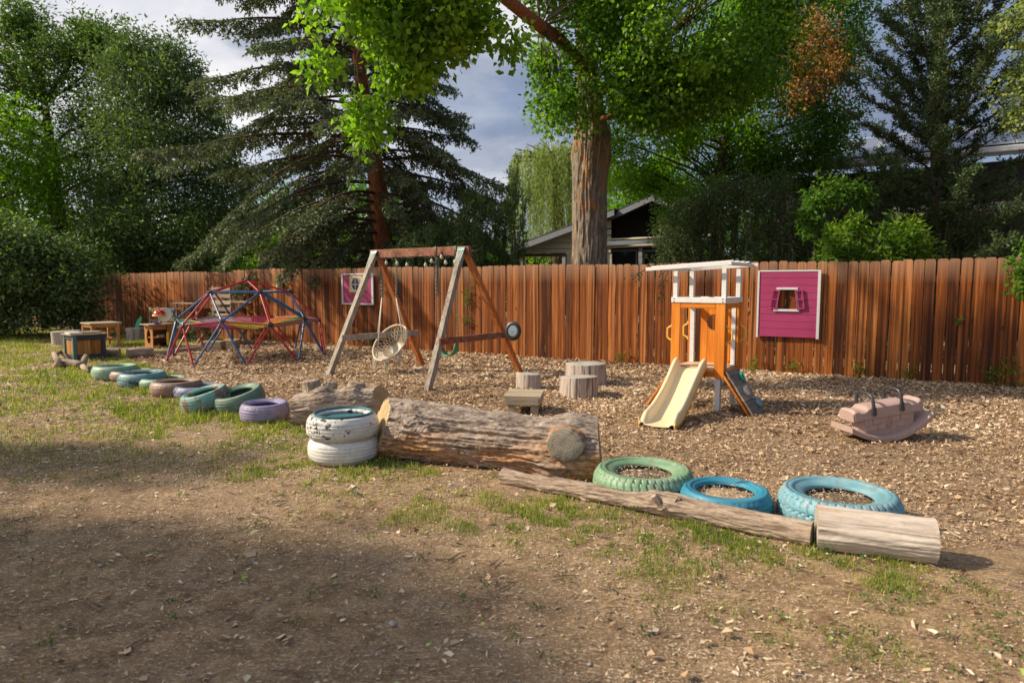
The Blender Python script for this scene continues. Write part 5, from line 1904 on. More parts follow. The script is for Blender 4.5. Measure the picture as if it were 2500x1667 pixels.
# long thin pole log and the pale sawn section
q0, q1 = G(1227, 1182) + Vector((0, 0.06, 0)), G(1996, 1343) + Vector((0, 0.07, 0))
pole, _a, _b = log_obj('pole_log', 'long thin grey branch log lying in front of the green and turquoise tyres', q0, q1, [0.056, 0.046, 0.047, 0.052, 0.050, 0.060, 0.064, 0.062, 0.062, 0.066], BARE_LOG, END_GREYX, 420, 80, 0.009, 0.16, 25, freq=(5, 2.5), bend=0.03,
        humps=((0.70, 4.4, 0.035, 0.022), (1.18, 1.9, 0.05, 0.024), (1.30, 1.6, 0.08, 0.018), (0.35, 3.9, 0.03, 0.010)))
stub(pole, (1.25, -0.015, 0.06), (-0.55, -0.35, 0.8), 0.045, 0.024, 0.085, BARE_LOG, BARE_LOG, 0.8, 31, 'bark_stub')
stub(pole, (1.33, 0.0, 0.07), (0.35, -0.1, 0.9), 0.040, 0.018, 0.06, BARE_LOG, BARE_LOG, 0.8, 33, 'bark_stub')
q0, q1 = G(2008, 1350) + Vector((0.012, 0.11, 0)), G(2312, 1388) + Vector((0, 0.11, 0))
log_obj('pale_log', 'pale bleached barkless log section at the right end of the border', q0, q1, [0.118, 0.116, 0.114, 0.112, 0.110], PALE_LOG, END_GREYX, 200, 160, 0.008, 0.12, 31, freq=(0.9, 4.5))

# small logs and driftwood at the far left of the border
for (a, b, c_, d, r, lab) in ((246, 872, 287, 871, 0.085, 'small grey log just right of the dark planter box'), (303, 876, 368, 872, 0.10, 'thick short log left of the flat one by the dome'),
                              (368, 868, 425, 866, 0.055, 'flat half buried log between the thick short log and the dome'), (424, 862, 484, 857, 0.05, 'thin pale log behind the legs of the dome')):
    log_obj('border_log', lab, G(a, b) + Vector((0, r, 0)), G(c_, d) + Vector((0, r, 0)), [r, r * 1.05, r], BARE_LOG, END_GREYX, 40, 32, 0.006, 0.08, int(a), group='short logs at the far edge of the wood chips')
dw = thing('driftwood', 'bone shaped bleached driftwood branch lying on the grass by the planter box', 'driftwood', G(175, 896))
mb = MB()
A = lambda px, py, z: tuple(G(px, py) + Vector((0, 0, z)))
mb.tube([A(131, 897, 0.02), A(146, 898, 0.07), A(165, 897, 0.085), A(190, 899, 0.08), A(203, 900, 0.07)], [0.03, 0.075, 0.07, 0.06, 0.05], 12)
mb.tube([A(203, 900, 0.06), A(208, 894, 0.13), A(212, 893, 0.18)], [0.055, 0.05, 0.045], 10)
mb.tube([A(203, 902, 0.05), A(216, 910, 0.02)], [0.05, 0.03], 10)
mb.tube([A(148, 899, 0.08), A(138, 892, 0.14), A(133, 885, 0.17)], [0.06, 0.05, 0.04], 10)
mb.tube([A(133, 886, 0.12), A(150, 878, 0.16), A(168, 884, 0.05)], [0.045, 0.04, 0.03], 8)
mb.build('branch', BARE_LOG, dw, smooth=True, world_space=True)

# ================================================================== stumps
STUMP = mat_wood('stump_side', (0.20, 0.15, 0.12), (0.47, 0.39, 0.33), (0.66, 0.58, 0.50), 'Z', 26, 0.05, 0.85, 0.6, 0.25, False, None, 0.75)
STUMP_TOP = mat_endgrain('stump_top', (0.26, 0.25, 0.22), (0.50, 0.47, 0.42), 'Z', 22)


def stump(label, px, pyb, wpx, h, tiltx=0.0, tilty=0.0, seed=1, name='tree_stump', group='sawn tree stumps among the wood chips', flare=1.06, flat=0.0):
    g = G(px, pyb)
    R = wpx / FPX * g.y / 2
    c = g + Vector((0, R * 0.93, 0))
    R = wpx / FPX * c.y / 2
    root = thing(name, label, 'stump', c, seed * 1.3, group)
    n_r, n_l = 96, 14
    th = np.linspace(0, 2 * np.pi, n_r, endpoint=False)
    V = []
    for i in range(n_l):
        f = i / (n_l - 1)
        r = R * (flare + (1 - flare) * f) * (1 + 0.10 * (fbm(np.cos(th) * 1.2 + seed, np.sin(th) * 1.2, 0, 2, seed) - 0.5) * 2)
        r = r + 0.006 * (fbm(np.cos(th) * 9, np.sin(th) * 9 + seed, f * 0.5, 3, seed + 2) - 0.5) * 2
        crack = np.zeros(n_r)
        for cpos in (0.7 + seed, 2.9 + seed * 2, 4.4 + seed * 3):
            da = (th - cpos + np.pi) % (2 * np.pi) - np.pi
            crack += np.exp(-(da / 0.03) ** 2) * 0.02
        r = r - crack
        x, y = r * np.cos(th), r * np.sin(th)
        z = h * f + f * (x * tiltx + y * tilty)
        V.append(np.stack([x, y, z - 0.01], 1))
    V = np.stack(V)
    ii = np.arange(n_l * n_r).reshape(n_l, n_r)
    nx_ = np.roll(ii, -1, 1)
    F = np.stack([ii[:-1].ravel(), nx_[:-1].ravel(), nx_[1:].ravel(), ii[1:].ravel()], 1)
    np_mesh('side', V.reshape(-1, 3), F, STUMP, root, smooth=True, local=False)
    top = V[-1]
    cen = top.mean(0)
    VV = np.concatenate([top, cen + (top - cen) * 0.97 + (0, 0, 0.004), cen + (top - cen) * 0.5 + (0, 0, 0.006), cen + (top - cen) * 0.01 + (0, 0, 0.003)])
    jj = np.arange(4 * n_r).reshape(4, n_r)
    nj = np.roll(jj, -1, 1)
    FF = np.stack([jj[:-1].ravel(), nj[:-1].ravel(), nj[1:].ravel(), jj[1:].ravel()], 1)
    np_mesh('sawn_top', VV, FF, STUMP_TOP, root, local=False)
    return root


stump('tallest and widest stump, behind the tilted one by the fence', 1432, 944, 97, 0.315, 0.0, -0.02, 1)
stump('short cracked stump with a sloping top in front of the tall one', 1417, 971, 92, 0.255, -0.05, 0.03, 2)
stump('small stump hidden behind the low wooden bench', 1292, 952, 58, 0.215, 0.05, 0.0, 3)
stump('stump with a green board leaning on it, beside the play cabinet', 322, 829, 48, 0.30, 0, 0, 4, flare=0.92)
stump('wide split grey stump left of the dark planter box', 143, 843, 62, 0.33, 0.03, 0, 5, flare=0.96)
stump('low grey stump under the wooden play table', 203, 826, 44, 0.22, 0, 0, 6)
STUMP_G = None

# low bench of weathered boards
M_BENCH = mat_wood('weathered_board', (0.17, 0.12, 0.07), (0.35, 0.28, 0.19), (0.50, 0.43, 0.32), 'X', 30, 0.05, 0.8, 0.5, 0.4)
bA, bB, bC, bD = G(1231, 966, 0.21), G(1318, 968, 0.21), G(1340, 941, 0.21), G(1257, 942, 0.21)
u = (bB - bA); wB = u.length; u.normalize()
ang = math.atan2(u.y, u.x)
dB = 0.52
bench = thing('low_bench', 'low weathered bench of boards standing in the wood chips before the stumps', 'bench', (bA.x, bA.y, 0), ang)
for i in range(5):
    MB().box((wB / 2, dB * (i + 0.5) / 5, 0.197), (wB + 0.02, dB / 5 - 0.006, 0.026)).build('board', M_BENCH, bench, bevel=0.003)
MB().box((wB / 2, 0.012, 0.145), (wB - 0.03, 0.024, 0.076)).build('apron', M_BENCH, bench, bevel=0.002)
MB().box((wB / 2, dB - 0.014, 0.145), (wB - 0.03, 0.024, 0.076)).build('apron', M_BENCH, bench, bevel=0.002)
for x in (0.012, wB - 0.012):
    MB().box((x, dB / 2, 0.145), (0.024, dB - 0.02, 0.078)).build('side_rail', M_BENCH, bench, bevel=0.002)
for x in (0.075, wB - 0.065):
    for y in (0.05, dB - 0.06):
        MB().box((x, y, 0.085), (0.088, 0.038, 0.19)).build('leg', M_BENCH, bench, bevel=0.003)

# ================================================================== playhouse
M_OR = mat_wood('orange_stained_timber', (0.40, 0.105, 0.010), (0.60, 0.185, 0.018), (0.74, 0.30, 0.045), 'Z', 22, 0.05, 0.5, 0.2, 0.12)
M_ORX = mat_wood('orange_stained_timber_flat', (0.40, 0.105, 0.010), (0.60, 0.185, 0.018), (0.74, 0.30, 0.045), 'X', 22, 0.05, 0.5, 0.2, 0.12)
M_WH = mat_plain('white_paint', (0.66, 0.66, 0.65), 0.5, 0.06, 8, 0.1, 0.22)
M_DECK = mat_wood('deck_board', (0.36, 0.22, 0.13), (0.56, 0.39, 0.25), (0.70, 0.54, 0.38), 'X', 22, 0.06, 0.6, 0.3, 0.1)
M_YEL = mat_plain('yellow_plastic', (0.80, 0.46, 0.075), 0.35, 0.05, 4, 0.0, 0.05)
M_SLIDE = mat_plain('cream_plastic', (0.74, 0.61, 0.38), 0.36, 0.04, 3, 0.02, 0.10)
M_GREYB = mat_wood('grey_ramp_board', (0.085, 0.07, 0.06), (0.20, 0.17, 0.145), (0.33, 0.285, 0.24), 'Y', 30, 0.06, 0.8, 0.4, 0.4)
M_SCREW = mat_plain('screw_metal', (0.12, 0.12, 0.12), 0.4, 0.1, 5, 0, 0, metal=0.6)
PA = math.radians(36)
pc = G(1764, 1009)
ph = thing('playhouse', 'small orange playhouse tower with white railing, cream slide and climbing ramp', 'playhouse', (pc.x, pc.y, 0), -PA)
Wd_, Dp = 0.635, 0.60


def phb(nm, x0, x1, y0, y1, z0, z1, mt, bev=0.004, lab=None):
    return MB().box(((x0 + x1) / 2, (y0 + y1) / 2, (z0 + z1) / 2), (x1 - x0, y1 - y0, z1 - z0)).build(nm, mt, ph, bevel=bev, label=lab)


ZB, ZF, ZT = 0.40, 0.505, 1.245
phb('column', -Wd_, -Wd_ + 0.105, 0.0, 0.022, ZB, ZT, M_OR)
phb('column', -Wd_, -Wd_ + 0.022, 0.024, 0.09, ZB, ZT, M_OR)
phb('column', -0.115, 0.0, 0.0, 0.022, ZB - 0.005, ZT, M_OR)
phb('column', -0.022, 0.0, 0.024, 0.11, ZB, ZT, M_OR)
phb('column', -0.022, 0.0, Dp - 0.11, Dp - 0.001, ZB + 0.02, ZT, M_OR)
phb('column', -Wd_, -Wd_ + 0.022, Dp - 0.07, Dp - 0.001, ZB + 0.02, ZT, M_OR)
phb('top_rail', -Wd_ + 0.107, -0.117, 0.002, 0.024, ZT - 0.06, ZT - 0.002, M_ORX)
phb('top_rail', -0.022, -0.002, 0.112, Dp - 0.112, ZT - 0.06, ZT - 0.002, M_OR)
phb('top_rail', -Wd_ + 0.002, -Wd_ + 0.022, 0.092, Dp - 0.072, ZT - 0.06, ZT - 0.002, M_OR)
phb('floor_rail', -Wd_ + 0.107, -0.117, 0.003, 0.024, ZF - 0.10, ZF - 0.03, M_ORX)
phb('floor_rail', -0.021, -0.003, 0.112, Dp - 0.112, ZF - 0.10, ZF - 0.03, M_OR)
for i in range(5):
    phb('deck_board', -Wd_ + 0.024, -0.024, 0.026 + i * 0.110, 0.026 + i * 0.110 + 0.105, ZF - 0.028, ZF, M_DECK, 0.002)
# back wall boards with a round window
nb_ = 5
x_l, x_r = -Wd_ + 0.14, -0.024
for i in range(nb_):
    a = x_l + (x_r - x_l) * i / nb_ + 0.002
    b = x_l + (x_r - x_l) * (i + 1) / nb_ - 0.002
    cxh, czh, rh = -0.31, 1.00, 0.10
    if a < cxh + rh and b > cxh - rh:
        xs = [a + (b - a) * q / 8 for q in range(9)]
        lo_, hi_ = [], []
        for x in xs:
            q = rh * rh - (x - cxh) ** 2
            e = math.sqrt(q) if q > 0 else 0.0005
            lo_.append((x, czh - e)); hi_.append((x, czh + e))
        mb = MB()
        mb.prism([(a, ZF), (b, ZF)] + lo_[::-1], 0.016, I3, (0, Dp - 0.03, 0))
        mb.prism([(b, ZT - 0.004), (a, ZT - 0.004)] + hi_, 0.016, I3, (0, Dp - 0.03, 0))
        mb.build('wall_board', M_OR, ph)
    else:
        phb('wall_board', a, b, Dp - 0.038, Dp - 0.022, ZF, ZT - 0.004, M_OR, 0.001)
phb('white_post', -Wd_ + 0.03, -Wd_ + 0.085, Dp - 0.085, Dp - 0.040, 0.0, ZT - 0.01, M_WH)
phb('white_post', -0.085, -0.035, Dp - 0.11, Dp - 0.060, 0.0, ZT - 0.01, M_WH)
phb('white_post', -0.110, -0.050, 0.030, 0.085, -0.02, ZB + 0.10, M_WH)
phb('white_post', -Wd_ + 0.03, -Wd_ + 0.085, 0.030, 0.085, -0.02, ZB + 0.10, M_WH)
# white railing and posts
zr0, zr1 = ZT + 0.003, ZT + 0.065
phb('railing', -Wd_ - 0.004, 0.004, -0.010, 0.014, zr0, zr1, M_WH)
phb('railing', -0.016, 0.006, 0.016, Dp + 0.004, zr0, zr1, M_WH)
phb('railing', -Wd_ - 0.006, -Wd_ + 0.016, 0.016, Dp + 0.004, zr0, zr1, M_WH)
phb('railing', -Wd_ + 0.018, -0.018, Dp - 0.018, Dp + 0.003, zr0, zr1, M_WH)
zt2 = 1.64
for (x, y) in ((-Wd_ + 0.033, 0.043), (-0.030, 0.043), (-0.030, Dp - 0.045), (-Wd_ + 0.033, Dp - 0.045)):
    top_z = zt2 + 0.022 * (x / Wd_)
    MB().box((x, y, (zr0 + top_z) / 2), (0.052, 0.052, top_z - zr0)).build('canopy_post', M_WH, ph, bevel=0.003)
# roof frame, a shallow tray of boards
tl_ = math.atan2(0.035, Wd_)
RR = Matrix.Rotation(-tl_, 3, 'Y')
oc = Vector((-Wd_ / 2 + 0.02, Dp / 2 + 0.07, zt2 + 0.012))


def rb(nm, x0, x1, y0, y1, z0, z1):
    c = Vector(((x0 + x1) / 2, (y0 + y1) / 2, (z0 + z1) / 2))
    MB().box(oc + RR @ c, (x1 - x0, y1 - y0, z1 - z0), RR).build(nm, M_WH, ph, bevel=0.002)


hx, hy = 0.47, 0.50
rb('roof_beam', -hx - 0.16, hx - 0.085, -hy + 0.03, -hy + 0.06, 0.0, 0.04)
rb('roof_beam', -hx - 0.04, hx - 0.06, hy - 0.06, hy - 0.03, 0.0, 0.04)
rb('roof_beam', hx - 0.145, hx - 0.115, -hy + 0.061, hy - 0.061, 0.0, 0.036)
rb('roof_beam', -hx, -hx + 0.03, -hy + 0.061, hy - 0.061, 0.0, 0.036)
for i in range(4):
    rb('roof_slat', -hx - 0.12, hx - 0.085, -hy + 0.10 + i * 0.195, -hy + 0.15 + i * 0.195, 0.041, 0.055)
for (x, y) in ((-Wd_ + 0.03, -0.012), (-0.03, -0.012)):
    for z in (zr0 + 0.015, zr1 - 0.015):
        MB().box((x, y, z), (0.010, 0.005, 0.010)).build('bolt', M_SCREW, ph)
# yellow grab handles
for (x, y, d) in ((-Wd_ - 0.001, 0.05, -1), (-Wd_ - 0.001, Dp - 0.045, -1), (0.002, 0.05, 1), (0.002, Dp - 0.05, 1)):
    pts = []
    for q in range(11):
        f = q / 10
        zz = 0.80 + 0.17 * f
        o_ = 0.055 * min(1, math.sin(math.pi * f) * 2.2)
        pts.append((x + d * (0.010 + o_), y, zz))
    mb = MB().tube(pts, 0.011, 10)
    mb.tube([(x, y, 0.785), (x + d * 0.014, y, 0.785)], 0.019, 12)
    mb.tube([(x, y, 0.985), (x + d * 0.014, y, 0.985)], 0.019, 12)
    mb.build('grab_handle', M_YEL, ph, smooth='auto')
# ladder on the left side
for y in (0.06, Dp - 0.10):
    MB().beam((-Wd_ - 0.005, y, ZB + 0.03), (-Wd_ - 0.30, y, 0.0), 0.022, 0.075, up=(0, 1, 0)).build('ladder_rail', M_ORX, ph, bevel=0.002)
for f in (0.3, 0.62):
    MB().beam((-Wd_ - 0.30 * f, 0.065, ZB * (1 - f)), (-Wd_ - 0.30 * f, Dp - 0.105, ZB * (1 - f)), 0.06, 0.02).build('rung', M_ORX, ph)
# climbing ramp on the right
r0v, r1v = Vector((0.012, 0, ZF - 0.035)), Vector((0.335, 0, -0.01))
rd = (r1v - r0v).normalized()
rn = Vector((-rd.z, 0, rd.x)) * (1 if -rd.z > 0 else -1)
for y in (0.035, 0.415):
    MB().beam(r0v + Vector((0, y, 0)) - rn * 0.035, r1v + Vector((0, y, 0)) - rn * 0.035, 0.022, 0.065, up=(0, 1, 0)).build('ramp_rail', M_ORX, ph, bevel=0.002)
Lr = (r1v - r0v).length
for i in range(3):
    c = r0v + rd * (Lr * (i + 0.5) / 3) + Vector((0, 0.225, 0)) + rn * 0.008
    R = Matrix((rd, Vector((0, 1, 0)), rn * -1 if rd.cross(Vector((0, 1, 0))).dot(rn) < 0 else rn)).transposed()
    MB().box(c, (Lr / 3 - 0.004, 0.42, 0.018), R).build('ramp_board', M_GREYB, ph, bevel=0.002)
for (f, y, col, lab) in ((0.22, 0.34, (0.03, 0.30, 0.20), 'green climbing hold'), (0.50, 0.20, (0.62, 0.54, 0.42), 'cream climbing hold'), (0.80, 0.36, (0.18, 0.32, 0.43), 'blue climbing hold')):
    c = r0v + rd * (Lr * f) + Vector((0, y, 0)) + rn * 0.018
    R = Matrix((rd, Vector((0, 1, 0)), rn)).transposed()
    mb = MB()
    mb.lathe([(0.050, 0.0), (0.056, 0.012), (0.052, 0.024), (0.042, 0.030), (0.030, 0.030), (0.026, 0.022), (0.012, 0.022), (0.0, 0.022)], 24, c, R)
    mb.box(c + R @ Vector((-0.045, 0.018, 0.030)), (0.035, 0.018, 0.034), R)
    mb.box(c + R @ Vector((-0.045, -0.018, 0.030)), (0.035, 0.018, 0.034), R)
    mb.build('climbing_hold', mat_plain(lab.replace(' ', '_'), col, 0.45, 0.08, 6, 0.05, 0.15), ph, smooth='auto', bevel=0.003, label=lab)
# slide: channel swept along a curve
sl_a = math.radians(-5)
top_c = Vector((-0.385, -0.012, ZF + 0.02))
path = [(0.00, 0.0), (0.05, -0.004), (0.12, -0.035), (0.20, -0.085), (0.30, -0.145), (0.40, -0.205), (0.50, -0.262), (0.60, -0.315), (0.70, -0.362), (0.80, -0.405), (0.90, -0.440), (1.0, -0.462), (1.10, -0.472), (1.17, -0.474)]
dirv = Vector((math.sin(sl_a) * -1, -math.cos(sl_a), 0))
latv = Vector((math.cos(sl_a), -math.sin(sl_a), 0)) if False else Vector((-dirv.y, dirv.x, 0))
prof = [(-0.185, 0.0), (-0.180, 0.052), (-0.168, 0.064), (-0.150, 0.060), (-0.140, 0.045), (-0.125, -0.030), (-0.105, -0.046), (-0.05, -0.052), (0.0, -0.053), (0.05, -0.052), (0.105, -0.046), (0.125, -0.030), (0.140, 0.045), (0.150, 0.060), (0.168, 0.064), (0.180, 0.052), (0.185, 0.0), (0.185, -0.045)]
prof = [(-0.185, -0.045)] + prof
vs, fs = [], []
npz = 60
dd = np.array([q[0] for q in path]); zz_ = np.array([q[1] for q in path])
for i in range(npz):
    d = 1.17 * i / (npz - 1)
    z = float(np.interp(d, dd, zz_))
    zs0, zs1 = float(np.interp(d - 0.06, dd, zz_)), float(np.interp(d + 0.06, dd, zz_))
    z = (z + zs0 + zs1) / 3
    f = i / (npz - 1)
    wk = 1 - 0.07 * math.sin(math.pi * min(1, f * 1.3))
    wallk = 1.0 - 0.75 * max(0, (f - 0.88) / 0.12) ** 1.2
    for (a, h_) in prof:
        hh_ = (h_ + 0.053) * (wallk if h_ > -0.04 else 1) - 0.053
        q = top_c + dirv * d + latv * (a * wk) + Vector((0, 0, z + hh_ + 0.02))
        vs.append(tuple(q))
for i in range(npz - 1):
    for k in range(len(prof) - 1):
        n_ = len(prof)
        fs.append((i * n_ + k, i * n_ + k + 1, (i + 1) * n_ + k + 1, (i + 1) * n_ + k))
mb = MB(); mb._add(vs, fs)
sl = mb.build('slide', M_SLIDE, ph, smooth=True)
sd = sl.modifiers.new('solid', 'SOLIDIFY'); sd.thickness = 0.012; sd.offset = 0
mb = MB()
for side in (-1, 1):
    vs, fs = [], []
    for i in range(npz):
        d = 1.17 * i / (npz - 1)
        z = float(np.interp(d, dd, zz_))
        wk = 1 - 0.07 * math.sin(math.pi * min(1, i / (npz - 1) * 1.3))
        for dz in (0.02, -0.055):
            q = top_c + dirv * d + latv * (side * 0.187 * wk) + Vector((0, 0, max(z + dz, -top_c.z + 0.002)))
            vs.append(tuple(q))
    for i in range(npz - 1):
        fs.append((2 * i, 2 * i + 1, 2 * i + 3, 2 * i + 2))
    mb._add(vs, fs)
o = mb.build('slide_rim', mat_plain('worn_yellow_plastic', (0.80, 0.50, 0.14), 0.4, 0.05, 4, 0, 0.1), ph, smooth=True)
sd = o.modifiers.new('solid', 'SOLIDIFY'); sd.thickness = 0.012; sd.offset = 0

# ================================================================== seesaw rocker
M_ROCK = mat_plain('dusty_pink_plastic', (0.40, 0.28, 0.245), 0.55, 0.06, 5, 0.15, 0.30)
M_HAND = mat_plain('charcoal_plastic', (0.035, 0.038, 0.045), 0.35, 0.1, 8, 0.05, 0.15)
rc = G(2163, 1079)
sea = thing('rocker_seesaw', 'dusty pink plastic rocking seesaw with two charcoal handles', 'seesaw', (rc.x + 0.05, rc.y + 0.14, 0.010), 0, rot=(0, -0.135, math.radians(9)))
sea.scale = (0.84, 0.88, 0.97)
# curved base
n = 40
vs, fs = [], []
for i in range(n + 1):
    x = -0.50 + 1.0 * i / n
    z = 0.62 * x * x
    wy_ = 0.175
    for (y, dz) in ((-wy_, 0.0), (-wy_, 0.042), (-wy_ + 0.02, 0.055), (wy_ - 0.02, 0.055), (wy_, 0.042), (wy_, 0.0)):
        vs.append((x, y, z + dz))
for i in range(n):
    for k in range(6):
        k2 = (k + 1) % 6
        fs.append((i * 6 + k, i * 6 + k2, (i + 1) * 6 + k2, (i + 1) * 6 + k))
fs += [tuple(range(6)), tuple(n * 6 + k for k in range(5, -1, -1))]
mb = MB(); mb._add(vs, fs)
mb.build('rocker_base', M_ROCK, sea, smooth='auto', bevel=0.004)
# wall between base and seat, narrower at both ends
vs, fs = [], []
for i in range(n + 1):
    f = i / n
    x = -0.335 + 0.70 * f
    zb = 0.62 * x * x + 0.045
    e = 0.35 * max(0, abs(2 * f - 1) - 0.86)
    for (y, z) in ((-0.095 + e, zb), (-0.105 + e, 0.245), (0.105 - e, 0.245), (0.095 - e, zb)):
        vs.append((x, y, z))
for i in range(n):
    for k in range(4):
        k2 = (k + 1) % 4
        fs.append((i * 4 + k, (i + 1) * 4 + k, (i + 1) * 4 + k2, i * 4 + k2))
fs += [(3, 2, 1, 0), tuple(n * 4 + k for k in range(4))]
mb = MB(); mb._add(vs, fs)
mb.build('body', M_ROCK, sea, smooth='auto')
for sgn in (-1, 1):
    rws = ((0.180, 0.238, 0.0), (0.118, 0.174, 0.055), (0.072, 0.112, 0.02))
    for (z0, z1, sh) in rws:
        x = -0.30 + sh
        while x < 0.27:
            ln = 0.105
            if 0.62 * max(abs(x), abs(x + ln)) ** 2 + 0.06 < z0 and x + ln < 0.33:
                if not (abs(x + ln / 2) < 0.055):
                    MB().box((x + ln / 2, sgn * (0.0995 + 0.004 * (z0 > 0.15)), (z0 + z1) / 2), (ln - 0.010, 0.014, z1 - z0)).build('moulded_stone', M_ROCK, sea, bevel=0.004)
            x += 0.112
    mb = MB()
    for r in (0.042, 0.024):
        mb.tube([(r * math.cos(a), sgn * 0.104, 0.165 + r * 1.1 * math.sin(a)) for a in np.linspace(0, 2 * math.pi, 20, endpoint=False)], 0.004, 6, closed=True)
    mb.build('moulded_emblem', M_ROCK, sea, smooth=True)
# seat beam with dips
n = 60
vs, fs = [], []
for i in range(n + 1):
    x = -0.43 + 0.86 * i / n
    ax_ = abs(x)
    dip = -0.030 * math.exp(-((ax_ - 0.315) / 0.062) ** 4)
    ztop = 0.360 + dip - 0.02 * max(0, (ax_ - 0.405) / 0.025) - 0.012 * (x < -0.38)
    hw = 0.125 - 0.012 * max(0, (ax_ - 0.40) / 0.03)
    for (y, z) in ((-hw, 0.240), (-hw, ztop - 0.022), (-hw + 0.02, ztop - 0.004), (-hw * 0.4, ztop + 0.004), (hw * 0.4, ztop + 0.004), (hw - 0.02, ztop - 0.004), (hw, ztop - 0.022), (hw, 0.240)):
        vs.append((x, y, z))
for i in range(n):
    for k in range(8):
        k2 = (k + 1) % 8
        fs.append((i * 8 + k, (i + 1) * 8 + k, (i + 1) * 8 + k2, i * 8 + k2))
fs += [tuple(range(7, -1, -1)), tuple(n * 8 + k for k in range(8))]
mb = MB(); mb._add(vs, fs)
mb.build('seat_beam', M_ROCK, sea, smooth='auto', bevel=0.003)
for x in (-0.19, 0.155):
    w_ = 0.132
    pts = [(x, -w_, 0.285), (x, -w_ - 0.002, 0.35), (x, -w_ + 0.004, 0.43), (x, -w_ + 0.03, 0.462), (x, -0.05, 0.478), (x, 0.05, 0.478), (x, w_ - 0.03, 0.462), (x, w_ - 0.004, 0.43), (x, w_ + 0.002, 0.35), (x, w_, 0.285)]
    MB().tube(pts, [0.016, 0.019, 0.017, 0.016, 0.015, 0.015, 0.016, 0.017, 0.019, 0.016], 12).build('handle', M_HAND, sea, smooth='auto')
    for sgn in (-1, 1):
        MB().box((x, sgn * (w_ + 0.004), 0.312), (0.048, 0.022, 0.085)).build('handle_bracket', M_HAND, sea, bevel=0.005)

# ================================================================== swing set
M_BEAM = mat_wood('redwood_beam', (0.095, 0.030, 0.017), (0.22, 0.085, 0.050), (0.36, 0.18, 0.12), 'X', 24, 0.05, 0.7, 0.4, 0.2)
M_LEGG = mat_wood('grey_leg_timber', (0.13, 0.10, 0.08), (0.31, 0.265, 0.215), (0.48, 0.43, 0.36), 'Z', 30, 0.05, 0.8, 0.5, 0.2)
M_LEGR = mat_wood('orange_leg_timber', (0.20, 0.055, 0.015), (0.44, 0.135, 0.03), (0.52, 0.25, 0.12), 'Z', 24, 0.05, 0.7, 0.4, 0.2)
M_BRK = mat_plain('sun_tinted_green_steel', (0.10, 0.27, 0.27), 0.55, 0.08, 6, 0.05, 0.2)  # front brackets: their sunlit teal is put into the colour
M_BRKD = mat_plain('dark_green_steel', (0.012, 0.10, 0.070), 0.4, 0.08, 6, 0.05, 0.2)
M_CHAIN = mat_plain('weathered_chain', (0.20, 0.21, 0.18), 0.5, 0.3, 30, 0.1, 0.4, metal=0.5)
M_ROPE = mat_plain('cream_rope', (0.60, 0.53, 0.41), 0.9, 0.12, 40, 0.5, 0.15)
M_BOLT = mat_plain('zinc_bolt', (0.55, 0.56, 0.55), 0.35, 0.05, 5, 0, 0, metal=0.5)

FL, RL, FR, RRr = G(801, 917), G(1032, 890), G(1043, 952), G(1272, 909)
ML, MR = (FL + RL) / 2, (FR + RRr) / 2
TL_, TR_ = W(906, 615, 11.35), W(1148, 598, 10.1)
ztop = (TL_.z + TR_.z) / 2
e0, e1 = Vector((TL_.x, TL_.y, ztop - 0.06)), Vector((TR_.x, TR_.y, ztop - 0.06))
bd = (e1 - e0); bd.z = 0; bd.normalize()
bn = Vector((-bd.y, bd.x, 0))
SW = thing('swing_set', 'wooden A frame swing set with a redwood beam and green metal brackets', 'swing set', (ML + MR) / 2, 0)
MB().beam(e0, e1, 0.065, 0.135).build('beam', M_BEAM, SW, world_space=True, bevel=0.004)
aL, aR = e0 + bd * 0.13 + Vector((0, 0, -0.02)), e1 - bd * 0.13 + Vector((0, 0, -0.02))
for (ft, ap, mt, lab, sg) in ((FL, aL, M_LEGG, 'weathered grey front leg, farther one', -1), (FR, aR, M_LEGG, 'weathered grey front leg, nearer one', -1), (RL, aL, M_LEGR, 'orange stained rear leg, farther one', 1), (RRr, aR, M_LEGR, 'orange stained rear leg, nearer one', 1)):
    top = ap + bn * sg * 0.05
    MB().beam(ft + Vector((0, 0, -0.04)), top, 0.085, 0.085, up=tuple(bd)).build('leg', mt, SW, world_space=True, bevel=0.004, label=lab)
for ap, f0, r0_, mt in ((aL, FL, RL, M_BRK), (aR, FR, RRr, M_BRK)):
    for s_ in (-1, 1):
        d = ((f0 if s_ < 0 else r0_) - ap).normalized()
        c = ap + bn * s_ * 0.042
        # folded plate: flap on the beam and flap along the leg
        px0, px1 = c - bd * 0.07 + Vector((0, 0, 0.07)), c + bd * 0.07 + Vector((0, 0, 0.07))
        q0, q1 = c - bd * 0.045 + d * 0.24 + bn * s_ * 0.035, c + bd * 0.045 + d * 0.24 + bn * s_ * 0.035
        mm = MB()
        off_ = bn * s_ * 0.012
        mm._add([px0, px1, q1, q0, px0 + off_, px1 + off_, q1 + off_, q0 + off_], [(0, 1, 2, 3), (7, 6, 5, 4), (0, 4, 5, 1), (1, 5, 6, 2), (2, 6, 7, 3), (3, 7, 4, 0)])
        br = mm.build('bracket', mt if s_ < 0 else M_BRKD, SW, world_space=True)
        for q in ((px0 * 0.8 + q0 * 0.2) + bd * 0.02, (px1 * 0.8 + q1 * 0.2) - bd * 0.02, q0 * 0.8 + px0 * 0.2 + bd * 0.015, q1 * 0.8 + px1 * 0.2 - bd * 0.015):
            MB().tube([q + off_ * 0.8, q + off_ * 2.0], 0.009, 8).build('bolt', M_BOLT, br, world_space=True)
